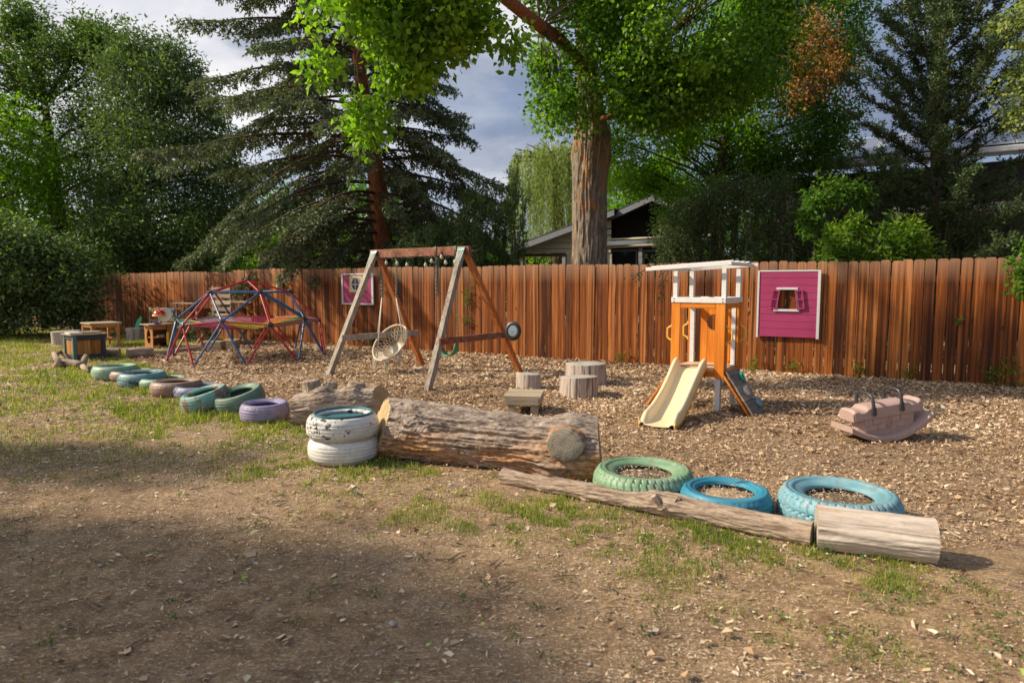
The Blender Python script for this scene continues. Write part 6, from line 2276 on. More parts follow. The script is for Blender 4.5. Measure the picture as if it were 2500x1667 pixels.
for a, b, f, mt in ((FL, RL, 0.305, M_LEGG), (FR, RRr, 0.335, M_BEAM)):
    ap = aL if a is FL else aR
    p_, q_ = a.lerp(ap - bn * 0.05, f), b.lerp(ap + bn * 0.05, f)
    o_ = bd * 0.0655
    dd_ = (q_ - p_).normalized()
    MB().beam(p_ + o_ - dd_ * 0.07, q_ + o_ + dd_ * 0.12, 0.038, 0.095).build('cross_brace', mt, SW, world_space=True, bevel=0.003)


def chain(mb, a, b, link=0.042, r=0.0042, w_=0.013):
    a, b = Vector(a), Vector(b)
    n = max(2, int((b - a).length / (link * 0.74)))
    d = (b - a) / n
    ax = d.normalized()
    p1 = ax.orthogonal().normalized()
    p2 = ax.cross(p1)
    for i in range(n):
        c = a + d * (i + 0.5)
        s_ = p1 if i % 2 else p2
        mb.tube([c + ax * (link / 2 * math.cos(t)) + s_ * (w_ * math.sin(t)) for t in np.linspace(0, 2 * math.pi, 8, endpoint=False)], r, 4, closed=True)


def on_beam(px):
    """point under the beam at pixel column px"""
    r = (px - 1250) / FPX
    t = (r * e0.y - e0.x) / (bd.x - r * bd.y)
    return e0 + bd * t + Vector((0, 0, -0.07))


# chain swing on the right
h1, h2 = on_beam(1068), on_beam(1116)
BS = thing('belt_swing', 'green belt swing on two chains at the right end of the beam', 'swing', (h1 + h2) / 2 * 1.0)
BS.location.z = 0.35
for i, (h_, px) in enumerate(((h1, 1072), (h2, 1117))):
    bot = W(px, 826, h_.y + 0.0)
    bot.z = 0.62
    mb = MB()
    chain(mb, h_ + Vector((0, 0, -0.04)), h_.lerp(bot, 1.0), 0.040, 0.0052, 0.014)
    mb.build('chain', M_CHAIN, BS, world_space=True, smooth=True)
    if i == 0:
        mb = MB()
        chain(mb, h_ + Vector((0.02, 0.01, 0.02)), h_ + Vector((0.015, 0.0, -0.62)), 0.045, 0.007, 0.018)
        chain(mb, h_ + Vector((-0.015, -0.01, 0.02)), h_ + Vector((-0.01, 0.0, -0.60)), 0.045, 0.007, 0.018)
        mb.build('doubled_chain', M_CHAIN, BS, world_space=True, smooth=True)
    # wrap round the beam
    c = h_ + Vector((0, 0, 0.07))
    mb = MB()
    for o_ in (-0.012, 0.012):
        mb.tube([c + bd * o_ + bn * 0.040 * x + Vector((0, 0, 0.075 * z)) for x, z in ((-1, -1), (-1, 0), (-1, 1), (0, 1.05), (1, 1), (1, 0), (1, -1), (0, -1.1))], 0.006, 5, closed=True)
    mb.build('beam_wrap', M_CHAIN, BS, world_space=True, smooth=True)
s0, s1 = W(1072, 830, h1.y), W(1117, 830, h2.y)
s0.z = s1.z = 0.60
pts = [s0, s0.lerp(s1, 0.08) + Vector((0, 0, -0.18)), s0.lerp(s1, 0.3) + Vector((0, 0, -0.25)), s0.lerp(s1, 0.5) + Vector((0, 0, -0.27)), s0.lerp(s1, 0.7) + Vector((0, 0, -0.25)), s0.lerp(s1, 0.92) + Vector((0, 0, -0.18)), s1]
wv = bn * 0.065
vs, fs = [], []
for q in pts:
    k = 0.35 if q in (pts[0], pts[-1]) else 1.0
    vs += [tuple(q - wv * k), tuple(q + wv * k)]
for i in range(len(pts) - 1):
    fs.append((2 * i, 2 * i + 1, 2 * i + 3, 2 * i + 2))
mb = MB(); mb._add(vs, fs)
st_ = mb.build('seat', mat_plain('green_rubber', (0.05, 0.22, 0.12), 0.5, 0.1, 6, 0.1, 0.2), BS, smooth=True, world_space=True)
st_.modifiers.new('solid', 'SOLIDIFY').thickness = 0.012

# macrame saucer swing on the left
g1, g2 = on_beam(931), on_beam(970)
cS = W(952, 836, 11.05)
MS = thing('saucer_swing', 'round cream macrame net swing hanging tilted with rope fringes', 'swing', (cS.x, cS.y, cS.z))
nrm = Vector((-0.50, -0.62, 0.60)).normalized()
axA = Vector((0.80, -0.05, 0.60)); axA = (axA - nrm * axA.dot(nrm)).normalized()
axB = nrm.cross(axA)
RS = 0.355


def sp(r, t, sag=0.0):
    return cS + (axA * math.cos(t) + axB * math.sin(t)) * r - nrm * sag


MB().tube([sp(RS, t) for t in np.linspace(0, 2 * math.pi, 48, endpoint=False)], 0.017, 8, closed=True).build('ring', M_ROPE, MS, smooth=True, world_space=True)
mb = MB()
NS = 26
bowl = lambda r: 0.20 * (1 - (r / RS) ** 2)
for i in range(NS):
    for sg in (1, -1):
        pts = []
        for q in range(9):
            f = q / 8
            r = RS * (1 - 0.72 * f)
            pts.append(sp(r, 2 * math.pi * (i + sg * f * 2.6) / NS, bowl(r)))
        mb.tube(pts, 0.0052, 4, cap=False)
mb.tube([sp(RS * 0.28, t, bowl(RS * 0.28)) for t in np.linspace(0, 2 * math.pi, 24, endpoint=False)], 0.010, 5, closed=True)
mb.build('net', M_ROPE, MS, smooth=True, world_space=True)
mb = MB()
for r in np.linspace(0.02, 0.27, 11):
    mb.tube([sp(RS * r, t, bowl(RS * r) - 0.004) for t in np.linspace(0, 2 * math.pi, 20, endpoint=False)], 0.010, 5, closed=True)
for r in np.linspace(0.66, 0.98, 9):                                    # close woven apron at the low front edge
    mb.tube([sp(RS * r, t, bowl(RS * r) - 0.004) for t in np.linspace(math.pi * 0.92, math.pi * 1.42, 14)], 0.007, 5)
mb.build('woven_centre', M_ROPE, MS, smooth=True, world_space=True)
for (h_, angs) in ((g1, (0.70 * math.pi, 1.14 * math.pi)), (g2, (0.1 * math.pi, 1.72 * math.pi))):
    kz = h_ + Vector((0, 0, -0.66))
    kz = kz.lerp(Vector((cS.x, cS.y, kz.z)), 0.12)
    mb = MB()
    chain(mb, h_ + Vector((0, 0, 0.0)), kz, 0.045, 0.006, 0.015)
    chain(mb, kz + Vector((0.012, 0, 0.30)), kz + Vector((0.008, 0, 0.0)), 0.04, 0.006, 0.016)
    mb.build('chain', M_CHAIN, MS, smooth=True, world_space=True)
    for a in angs:
        MB().tube([kz, sp(RS, a)], 0.0105, 6).build('rope', M_ROPE, MS, smooth=True, world_space=True)
mb = MB()
rr = random.Random(6)
for i in range(46):
    a = rr.choice((math.pi * 1.05, math.pi * 1.12, math.pi * 1.55, math.pi * 1.62, math.pi * 1.35)) + rr.uniform(-0.12, 0.12)
    q = sp(RS, a)
    ln = rr.uniform(0.10, 0.26)
    mb.tube([q, q + Vector((rr.uniform(-0.02, 0.02), rr.uniform(-0.02, 0.02), -ln * 0.5)), q + Vector((rr.uniform(-0.03, 0.03), rr.uniform(-0.03, 0.03), -ln))], 0.004, 4, cap=False)
mb.build('fringe', M_ROPE, MS, smooth=True, world_space=True, kind='stuff')

# string of bulbs along the beam
LT = thing('string_lights', 'string of small clear bulbs looped along the swing beam', 'string lights', tuple(on_beam(1030)))
M_CABLE = mat_plain('black_cable', (0.02, 0.02, 0.02), 0.5, 0.1, 5, 0, 0)
M_BULB, t, p = new_mat('bulb_glass')
p.inputs['Base Color'].default_value = (0.75, 0.72, 0.62, 1)
p.inputs['Roughness'].default_value = 0.08
p.inputs['Transmission Weight'].default_value = 0.35
cps = [905, 935, 958, 975, 1000, 1030, 1062, 1085, 1108, 1135]
pts = []
for i, px in enumerate(cps):
    q = on_beam(px) - bn * 0.042
    pts.append(q + Vector((0, 0, 0.09 if i % 2 else 0.0)))
    if i < len(cps) - 1:
        q2 = on_beam((px + cps[i + 1]) / 2) - bn * 0.045
        pts.append(q2 + Vector((0, 0, -0.03)))
MB().tube(pts, 0.004, 5).build('cable', M_CABLE, LT, smooth=True, world_space=True)
MB().tube([on_beam(1140) + Vector((0, 0, 0.05)), W(1168, 610, 9.9), W(1180, 600, 10.4)], 0.004, 5).build('cable', M_CABLE, LT, smooth=True, world_space=True)
for px, drop in ((976, 0.10), (1000, 0.13), (1045, 0.14), (1060, 0.08), (1084, 0.02), (1094, 0.11), (1116, 0.10), (950, 0.09)):
    q = on_beam(px) - bn * 0.045 + Vector((0, 0, -drop + 0.02))
    mb = MB().lathe([(0.0, -0.052), (0.020, -0.040), (0.027, -0.020), (0.022, 0.0), (0.012, 0.018), (0.010, 0.024)], 12, q)
    bl = mb.build('bulb', M_BULB, LT, smooth=True, world_space=True)
    MB().lathe([(0.011, 0.022), (0.012, 0.045), (0.006, 0.050), (0.003, 0.06 + drop * 0.3)], 8, q).build('socket', M_CABLE, bl, world_space=True)

# round fan-like mirror on the rear leg
mc = W(1252, 808, 10.35)
mir = thing('round_mirror', 'round black rimmed metal mirror on the rear right leg of the swing set', 'mirror', mc)
dv = (Vector((0, 0, CAM_H)) - mc).normalized()
dv = (dv + Vector((-0.35, 0, 0))).normalized()
R = dv.to_track_quat('Z', 'Y').to_matrix()
M_MIR, t, p = new_mat('mirror_metal')
p.inputs['Base Color'].default_value = (0.35, 0.42, 0.42, 1)
p.inputs['Metallic'].default_value = 0.7
p.inputs['Roughness'].default_value = 0.3
MB().lathe([(0.150 * 0.9, -0.012), (0.105, 0.012), (0.094, 0.012), (0.09, 0.0)], 40, mc, R, sy=1.12).build('rim', M_CABLE, mir, smooth='auto', world_space=True)
MB().lathe([(0.094, 0.001), (0.07, 0.006), (0.05, 0.004), (0.0, 0.010)], 40, mc, R, sy=1.12).build('disc', M_MIR, mir, smooth=True, world_space=True)

# ================================================================== dome climber
M_RED = mat_plain('red_tube_paint', (0.42, 0.024, 0.035), 0.38, 0.1, 6, 0.05, 0.15)
M_BLUE = mat_plain('blue_tube_paint', (0.030, 0.095, 0.24), 0.35, 0.1, 6, 0.05, 0.15)
M_HUB = mat_plain('dark_hub', (0.03, 0.03, 0.035), 0.45, 0.1, 6, 0.05, 0.1)
DC = Vector(((606 - 1250) / FPX * 13.35, 13.35, 0))
dome = thing('dome_climber', 'red and blue geodesic climbing dome with a coloured net inside', 'climbing dome', DC)
RD = 1.53
A0 = math.radians(-52.5)                 # direction of the upper hub nearest the camera
hubs = {}
hubs['top'] = (Vector((0, 0, 1.0)), None)


def sph(r, z, a):
    return Vector((r * math.cos(a), r * math.sin(a), z))


P_ = {'top': sph(0, 1.0, 0)}
for i in range(5):
    a = A0 + i * math.radians(72)
    P_['u%d' % i] = sph(0.526, 0.851, a)
    P_['v%d' % i] = sph(0.894, 0.46, a)
    P_['m%d' % i] = sph(0.851, 0.510, a + math.radians(36))
for k in range(10):
    P_['g%d' % k] = sph(1.0, -0.012, A0 + math.radians(18 + 36 * k))
for k in P_:
    P_[k] = Vector((P_[k].x * RD, P_[k].y * RD, P_[k].z * RD)) if k != 'x' else None
bars = []
for i in range(5):
    j = (i + 1) % 5
    h = (i - 1) % 5
    bars += [('top', 'u%d' % i, 'r'), ('u%d' % i, 'u%d' % j, 'b'), ('u%d' % i, 'v%d' % i, 'r'), ('u%d' % i, 'm%d' % i, 'b'), ('u%d' % i, 'm%d' % h, 'b'),
             ('v%d' % i, 'm%d' % i, 'r'), ('v%d' % i, 'm%d' % h, 'r'),
             ('v%d' % i, 'g%d' % (2 * i), 'r'), ('v%d' % i, 'g%d' % ((2 * i - 1) % 10), 'r'),
             ('m%d' % i, 'g%d' % (2 * i), 'b'), ('m%d' % i, 'g%d' % ((2 * i + 1) % 10), 'b')]
for a, b, c_ in bars:
    pa, pb = P_[a], P_[b]
    d = (pb - pa).normalized()
    MB().tube([pa + d * 0.02, pa + d * 0.07, pb - d * 0.07, pb - d * 0.02], [0.014, 0.019, 0.019, 0.014], 10).build('red_bar' if c_ == 'r' else 'blue_bar', M_RED if c_ == 'r' else M_BLUE, dome, smooth='auto')
for k, q in P_.items():
    n_ = q.normalized() if k[0] != 'g' else Vector((0, 0, 1))
    R = n_.to_track_quat('Z', 'Y').to_matrix()
    if k[0] == 'g':
        continue
    MB().lathe([(0.052, -0.012), (0.056, 0.0), (0.05, 0.014), (0.02, 0.018), (0.014, 0.032), (0.0, 0.034)], 16, q + n_ * 0.012, R).build('hub', M_HUB, dome, smooth='auto')
# net in ten coloured wedges between the middle hubs
mid = []
for i in range(5):
    mid += [('v%d' % i), ('m%d' % i)]
cols = [(0.55, 0.45, 0.06), (0.30, 0.26, 0.34), (0.10, 0.30, 0.12), (0.60, 0.20, 0.04), (0.38, 0.05, 0.12), (0.22, 0.20, 0.30), (0.50, 0.40, 0.05), (0.10, 0.25, 0.24), (0.48, 0.09, 0.17), (0.55, 0.45, 0.08)]
for i in range(10):
    pa, pb = P_[mid[i]], P_[mid[(i + 1) % 10]]
    ct = Vector((0, 0, (P_['v0'].z + P_['m0'].z) / 2 - 0.10))
    mt = mat_plain('net_rope_%d' % i, cols[i], 0.8, 0.1, 8, 0.3, 0.1)
    mb = MB()
    N_ = 15

    def pt(u, v):
        """u from edge 0..1, v from rim to centre"""
        e = pa.lerp(pb, u)
        q = e.lerp(ct, v)
        return q + Vector((0, 0, -0.10 * math.sin(math.pi * v * 0.5)))
    for k in range(N_ + 1):
        v = k / N_ * 0.97
        mb.tube([pt(0.0, v), pt(0.5, v), pt(1.0, v)], 0.0075, 3, cap=False)
        mb.tube([pt(k / N_, 0.02), pt(k / N_, 0.5), pt(k / N_, 0.96)], 0.0075, 3, cap=False)
    mb.build('net_panel', mt, dome, smooth=True)
    d = (pb - pa)
    mb = MB()
    for k in range(26):                     # lacing round the rim bar
        c = pa.lerp(pb, (k + 0.5) / 26)
        ax = d.normalized()
        p1 = Vector((0, 0, 1)); p2 = ax.cross(p1)
        mb.tube([c + ax * (0.02 * t / 6.28) + p1 * 0.024 * math.cos(t) + p2 * 0.024 * math.sin(t) for t in np.linspace(0, 6.28, 7)], 0.004, 3, cap=False)
    mb.build('lacing', mt, dome, smooth=True)

# ================================================================== pink panels on the fence
M_PINK = mat_plain('magenta_paint', (0.33, 0.032, 0.115), 0.5, 0.07, 3, 0.08, 0.12)
M_PWH = mat_plain('white_frame_paint', (0.60, 0.60, 0.62), 0.5, 0.05, 5, 0.05, 0.2)


def z_at(px, py, off=0.05):
    """height on the fence seen at a pixel"""
    s_ = fence_s(px)
    q = fence_at(s_, 0, off)
    return W(px, py, q.y).z, s_


z1_, sA = z_at(1849, 662)
z0_, _ = z_at(1849, 818)
_, sB = z_at(2002, 660)
pn = thing('window_panel', 'large magenta clapboard panel with a white frame and small open shutters on the fence', 'wall panel', tuple(fence_at(sA, 0, 0.05)), FENCE_A)
pw = sB - sA
# opening
ozx0, ozx1 = pw * 0.345, pw * 0.63
oz0, oz1 = z0_ + (z1_ - z0_) * 0.415, z0_ + (z1_ - z0_) * 0.715
nbd = 9
hB = (z1_ - z0_) / nbd


def pbx(o, nm, x0, x1, z0, z1, y0, y1, mt, bev=0.002, R=None):
    return MB().box(((x0 + x1) / 2, (y0 + y1) / 2, (z0 + z1) / 2), (x1 - x0, abs(y1 - y0), z1 - z0), R).build(nm, mt, o, bevel=bev)


for i in range(nbd):
    a, b = z0_ + i * hB + 0.002, z0_ + (i + 1) * hB - 0.002
    segs = [(0.03, pw - 0.03, a, b)]
    if a < oz1 and b > oz0:
        segs = [(0.03, ozx0, a, b), (ozx1, pw - 0.03, a, b)]
        if a < oz0 - 0.01:
            segs.append((ozx0 + 0.001, ozx1 - 0.001, a, oz0))
        if b > oz1 + 0.01:
            segs.append((ozx0 + 0.001, ozx1 - 0.001, oz1, b))
    for (x0, x1, c0, c1) in segs:
        pbx(pn, 'clapboard', x0, x1, c0, c1, -0.010, 0.006, M_PINK, 0.003)
pbx(pn, 'frame', 0.0, 0.030, z0_ - 0.03, z1_ + 0.01, -0.022, 0.012, M_PWH)
pbx(pn, 'frame', pw - 0.042, pw, z0_ - 0.03, z1_ + 0.01, -0.022, 0.012, M_PWH)
pbx(pn, 'frame', 0.031, pw - 0.043, z1_ - 0.012, z1_ + 0.012, -0.020, 0.012, M_PWH)
pbx(pn, 'frame', 0.031, pw - 0.043, z0_ - 0.012, z0_ + 0.003, -0.018, 0.012, M_PINK)
pbx(pn, 'lintel', ozx0 - 0.03, ozx1 + 0.02, oz1 - 0.002, oz1 + 0.035, -0.030, -0.012, M_PWH)
pbx(pn, 'sill', ozx0 - 0.07, ozx1 + 0.05, oz0 - 0.035, oz0 + 0.002, -0.034, -0.012, M_PWH)
for sgn, hx_ in ((-1, ozx0), (1, ozx1)):
    R = Matrix.Rotation(math.radians(8) * -sgn, 3, 'Y')
    cz = (oz0 + oz1) / 2
    hh_ = (oz1 - oz0)
    mbs = MB()
    c0 = Vector((hx_ + sgn * 0.055, -0.034, cz))
    for (x, z, w_, h_) in ((-0.05, 0, 0.022, hh_), (0.05, 0, 0.022, hh_), (0, hh_ / 2 - 0.012, 0.079, 0.024), (0, -hh_ / 2 + 0.012, 0.079, 0.024), (0, 0, 0.079, 0.020)):
        mbs.box(c0 + R @ Vector((x, 0, z)), (w_, 0.022, h_), R)
    mbs.build('shutter', M_PINK, pn, bevel=0.002)
    if sgn > 0:
        MB().box(c0 + R @ Vector((-0.034, 0.016, 0)), (0.014, 0.008, hh_), R).build('shutter_edge', M_PWH, pn)

z1_, sA = z_at(840, 668)
z0_, _ = z_at(840, 743)
_, sB = z_at(917, 668)
pn = thing('window_panel', 'small magenta panel with a white frame and arched yellow window, behind the swing set', 'wall panel', tuple(fence_at(sA, 0, 0.05)), FENCE_A)
pw = sB - sA
H_ = z1_ - z0_
for i in range(5):
    pbx(pn, 'clapboard', 0.045, pw - 0.055, z0_ + 0.035 + i * (H_ - 0.06) / 5 + 0.002, z0_ + 0.035 + (i + 1) * (H_ - 0.06) / 5 - 0.002, -0.008, 0.008, M_PINK, 0.002)
pbx(pn, 'frame', 0.0, 0.045, z0_, z1_, -0.022, 0.012, M_PWH, 0.008)
pbx(pn, 'frame', pw - 0.055, pw, z0_, z1_, -0.022, 0.012, M_PWH, 0.008)
pbx(pn, 'frame', 0.046, pw - 0.056, z1_ - 0.035, z1_, -0.020, 0.012, M_PWH, 0.004)
pbx(pn, 'frame', 0.046, pw - 0.056, z0_, z0_ + 0.034, -0.020, 0.012, M_PWH, 0.004)
xw, zw = pw * 0.46, z0_ + H_ * 0.66
ww, wh = pw * 0.39, H_ * 0.52
pbx(pn, 'window_surround', xw - ww / 2, xw + ww / 2, zw - wh / 2, zw + wh / 2, -0.022, -0.009, mat_plain('pale_yellow_paint', (0.60, 0.47, 0.22), 0.5, 0.05, 4, 0, 0.1))
mb = MB()
mb.tube([(xw + ww * 0.33 * math.cos(a), -0.028, zw + wh * 0.42 * math.sin(a)) for a in np.linspace(0, 2 * math.pi, 28, endpoint=False)], 0.014, 6, closed=True)
mb.box((xw, -0.028, zw), (0.018, 0.014, wh * 0.84))
mb.box((xw, -0.028, zw - 0.01), (ww * 0.66, 0.012, 0.018))
mb.build('window_bars', M_PWH, pn, smooth='auto')
MB().lathe([(ww * 0.33, -0.001), (ww * 0.33, 0.004), (0.0, 0.004)], 28, (xw, -0.026, zw), Matrix.Rotation(math.radians(90), 3, 'X'), sy=wh * 0.42 / (ww * 0.33)).build('pane', M_GLASS, pn)

# bottle feeder on the fence
zb, sb = z_at(690, 690)
bf = thing('bottle_feeder', 'clear bottle feeder with lime green caps hanging on the fence above the dome', 'bird feeder', tuple(fence_at(sb, 0, 0.10)), FENCE_A)
M_LIME = mat_plain('lime_plastic', (0.35, 0.60, 0.05), 0.4, 0.05, 4, 0, 0.05)
M_CLR = mat_plain('cloudy_plastic', (0.36, 0.37, 0.33), 0.2, 0.1, 6, 0, 0.1)
MB().lathe([(0.035, -0.09), (0.065, -0.085), (0.066, 0.02), (0.040, 0.10), (0.036, 0.13)], 20, (0, 0, zb)).build('bottle', M_CLR, bf, smooth='auto')
MB().lathe([(0.04, 0.13), (0.045, 0.14), (0.03, 0.19), (0.0, 0.20)], 16, (0, 0, zb)).build('cap', M_LIME, bf, smooth='auto')
MB().lathe([(0.0, -0.14), (0.05, -0.135), (0.066, -0.10), (0.06, -0.09), (0.03, -0.088)], 16, (0, 0, zb)).build('tray', M_LIME, bf, smooth='auto')
MB().tube([(0, 0, zb + 0.19), (0, 0.03, zb + 0.26), (0, 0.085, 1.78)], 0.004, 5).build('hanger', M_CHAIN, bf)

# ================================================================== far left corner: play kitchen, table, planter
M_TAB = mat_wood('honey_table_wood', (0.26, 0.11, 0.035), (0.48, 0.24, 0.08), (0.60, 0.34, 0.14), 'X', 22, 0.06, 0.6, 0.3, 0.15)
M_TABT = mat_wood('worn_table_top', (0.25, 0.20, 0.14), (0.42, 0.35, 0.25), (0.54, 0.46, 0.34), 'X', 22, 0.06, 0.7, 0.3, 0.15)


def local(nm, label, cat, px, py, rz, group=None):
    g = G(px, py)
    return thing(nm, label, cat, (g.x, g.y, 0), rz, group), g


def bx(o, nm, c, s_, mt, bev=0.003, R=None, lab=None):
    return MB().box(c, s_, R).build(nm, mt, o, bevel=bev, label=lab)


tb, g = local('play_table', 'honey coloured wooden play table near the purple chair in the far left corner', 'table', 278, 841, math.radians(48))
sc_ = 1.0
tw, td, thh = 0.56, 0.72, 0.54
tb.location = G(229, 848) + Vector((math.cos(math.radians(48)), math.sin(math.radians(48)), 0)) * (tw - 0.03)
for i in range(4):
    bx(tb, 'table_board', (-tw / 2 + 0.03, td * (i + 0.5) / 4, thh), (tw + 0.12, td / 4 - 0.004, 0.028), M_TABT)
for x in (0, -tw + 0.03):
    for y in (0.03, td - 0.03):
        bx(tb, 'leg', (x, y, thh / 2 - 0.01), (0.055, 0.055, thh - 0.01), M_TAB)
for y in (0.03, td - 0.03):
    bx(tb, 'apron', (-tw / 2 + 0.015, y, thh - 0.055), (tw - 0.09, 0.022, 0.075), M_TAB)
for x in (0, -tw + 0.03):
    bx(tb, 'apron', (x, td / 2, thh - 0.055), (0.022, td - 0.12, 0.075), M_TAB)
bx(tb, 'stretcher', (-tw / 2 + 0.015, td / 2, 0.15), (tw - 0.05, 0.03, 0.05), M_TAB)
for x in (0, -tw + 0.03):
    bx(tb, 'stretcher', (x, td / 2, 0.15), (0.03, td - 0.12, 0.05), M_TAB)

# dark planter box
M_NAVY = mat_plain('dark_slate_paint', (0.030, 0.045, 0.062), 0.6, 0.1, 5, 0.1, 0.2)
M_TEALP = mat_plain('teal_grey_paint', (0.085, 0.17, 0.16), 0.6, 0.1, 5, 0.1, 0.2)
M_PLANK = mat_wood('amber_plank', (0.20, 0.075, 0.015), (0.42, 0.19, 0.045), (0.55, 0.30, 0.10), 'Z', 22, 0.06, 0.6, 0.3, 0.3)
gc = G(184, 882)
pb_ = thing('planter_box', 'dark painted box with amber plank panels and grey lid on the lawn', 'box', (gc.x, gc.y, 0), math.radians(49))
bw, bdp, bh = 0.49, 0.52, 0.485
skew = 0.0
for (x, y) in ((0, 0), (bw, 0), (0, bdp), (bw, bdp)):
    bx(pb_, 'corner_post', (x, y, bh / 2), (0.065, 0.065, bh), M_TEALP if x == 0 else M_NAVY)
for y in (0, bdp):
    bx(pb_, 'rail', (bw / 2, y + (0.004 if y == 0 else -0.004), bh - 0.045), (bw - 0.066, 0.05, 0.085), M_NAVY)
    bx(pb_, 'rail', (bw / 2, y + (0.004 if y == 0 else -0.004), 0.06), (bw - 0.066, 0.05, 0.115), M_NAVY)
    for i in range(7):
        w7 = (bw - 0.066) / 7
        bx(pb_, 'plank', (0.033 + w7 * (i + 0.5), y + (0.015 if y == 0 else -0.015), bh / 2 + 0.01), (w7 - 0.004, 0.014, bh - 0.21), M_PLANK, 0.001)
for x in (0, bw):
    bx(pb_, 'rail', (x, bdp / 2, bh - 0.045), (0.05, bdp - 0.066, 0.085), M_NAVY)
    bx(pb_, 'rail', (x, bdp / 2, 0.06), (0.05, bdp - 0.066, 0.115), M_NAVY)
    for i in range(6):
        w7 = (bdp - 0.066) / 6
        bx(pb_, 'plank', (x, 0.033 + w7 * (i + 0.5), bh / 2 + 0.01), (0.014, w7 - 0.004, bh - 0.21), M_PLANK, 0.001)
for i in range(4):
    bx(pb_, 'lid_board', (bw / 2, -0.05 + (bdp + 0.10) * (i + 0.5) / 4, bh + 0.015), (bw + 0.14, (bdp + 0.10) / 4 - 0.005, 0.026), M_BENCH)
bx(pb_, 'lid_cleat', (bw * 0.15, bdp * 0.4, bh + 0.042), (0.26, 0.30, 0.026), M_WH)
bx(pb_, 'lid_cleat', (bw * 0.68, bdp * 0.4, bh + 0.042), (0.34, 0.30, 0.026), M_BENCH)

# play cabinet
M_CAB = mat_wood('plywood_cabinet', (0.24, 0.10, 0.03), (0.40, 0.185, 0.06), (0.50, 0.26, 0.10), 'Z', 14, 0.10, 0.6, 0.2, 0.1, False)
gc = G(374, 851)
cb_ = thing('play_cabinet', 'brown plywood play cabinet with an oval hole in its side and an open shelf', 'cabinet', (gc.x, gc.y, 0), math.radians(48))
cw, cd, ch = 0.50, 0.48, 0.52
# side with the oval hole
n = 24
pts_o = [(cd / 2 + 0.12 * math.cos(a), 0.26 + 0.165 * math.sin(a)) for a in np.linspace(0, 2 * math.pi, n, endpoint=False)]
sq = []
for a in np.linspace(0, 2 * math.pi, n, endpoint=False):
    c_, s_ = math.cos(a), math.sin(a)
    k = min((cd / 2) / max(abs(c_), 1e-6), (ch / 2) / max(abs(s_), 1e-6))
    sq.append((cd / 2 + c_ * k, ch / 2 + s_ * k))
vs, fs = [], []
for xo in (0.0, 0.018):
    vs += [(xo, q[0], q[1]) for q in pts_o] + [(xo, q[0], q[1]) for q in sq]
for i in range(n):
    j = (i + 1) % n
    fs += [(i, j, n + j, n + i), (2 * n + i, 3 * n + i, 3 * n + j, 2 * n + j), (i, 2 * n + i, 2 * n + j, j), (n + i, n + j, 3 * n + j, 3 * n + i)]
mb = MB(); mb._add(vs, fs)
mb.build('side_panel', M_CAB, cb_)
bx(cb_, 'side_panel', (cw - 0.009, cd / 2, ch / 2), (0.018, cd, ch), M_CAB)
bx(cb_, 'door', (cw - 0.10, 0.009, ch / 2), (0.160, 0.018, ch), M_CAB)
bx(cb_, 'back_panel', (cw / 2, cd - 0.009, ch / 2), (cw - 0.04, 0.016, ch), M_CAB)
bx(cb_, 'front_rail', (cw / 2 - 0.09, 0.009, ch - 0.05), (cw - 0.22, 0.018, 0.09), M_CAB)
bx(cb_, 'shelf', (cw / 2, cd / 2, 0.24), (cw - 0.04, cd - 0.04, 0.016), M_CAB)
bx(cb_, 'shelf', (cw / 2, cd / 2, 0.03), (cw - 0.04, cd - 0.04, 0.016), M_CAB)
bx(cb_, 'counter', (cw / 2 - 0.02, cd / 2 - 0.01, ch + 0.014), (cw + 0.14, cd + 0.05, 0.026), M_BENCH)


def small(nm, label, cat, prof, c, col, group=None, seg=20, R=None):
    o = MB().lathe(prof, seg, (0, 0, 0), R).build(nm, mat_plain(nm + '_mat_' + str(len(bpy.data.materials)), col, 0.4, 0.06, 5, 0, 0.1), smooth='auto', loc=(0, 0, 0))
    o.location = c
    return props(o, label, cat, group)


cwm = Matrix.Translation(cb_.location) @ Matrix.Rotation(cb_.rotation_euler.z, 4, 'Z')
small('toy_bowl', 'dark blue bowl on the bottom shelf of the play cabinet', 'bowl', [(0.05, 0.0), (0.11, 0.06), (0.115, 0.065), (0.10, 0.06), (0.04, 0.012), (0, 0.012)], cwm @ Vector((0.22, 0.12, 0.04)), (0.012, 0.015, 0.09))
small('toy_pan', 'grey metal pan on the middle shelf of the play cabinet', 'pan', [(0.08, 0.0), (0.095, 0.045), (0.10, 0.046), (0.085, 0.004), (0, 0.004)], cwm @ Vector((0.22, 0.12, 0.25)), (0.35, 0.36, 0.38))
o = MB().box((0, 0, 0.16), (0.05, 0.04, 0.30)).build('yellow_brush', mat_plain('bright_yellow_plastic', (0.75, 0.50, 0.02), 0.4, 0.05, 5, 0, 0.1), bevel=0.006)
o.location = cwm @ Vector((0.315, -0.03, 0.05)); props(o, 'bright yellow plastic slab standing at the cabinet opening', 'toy')
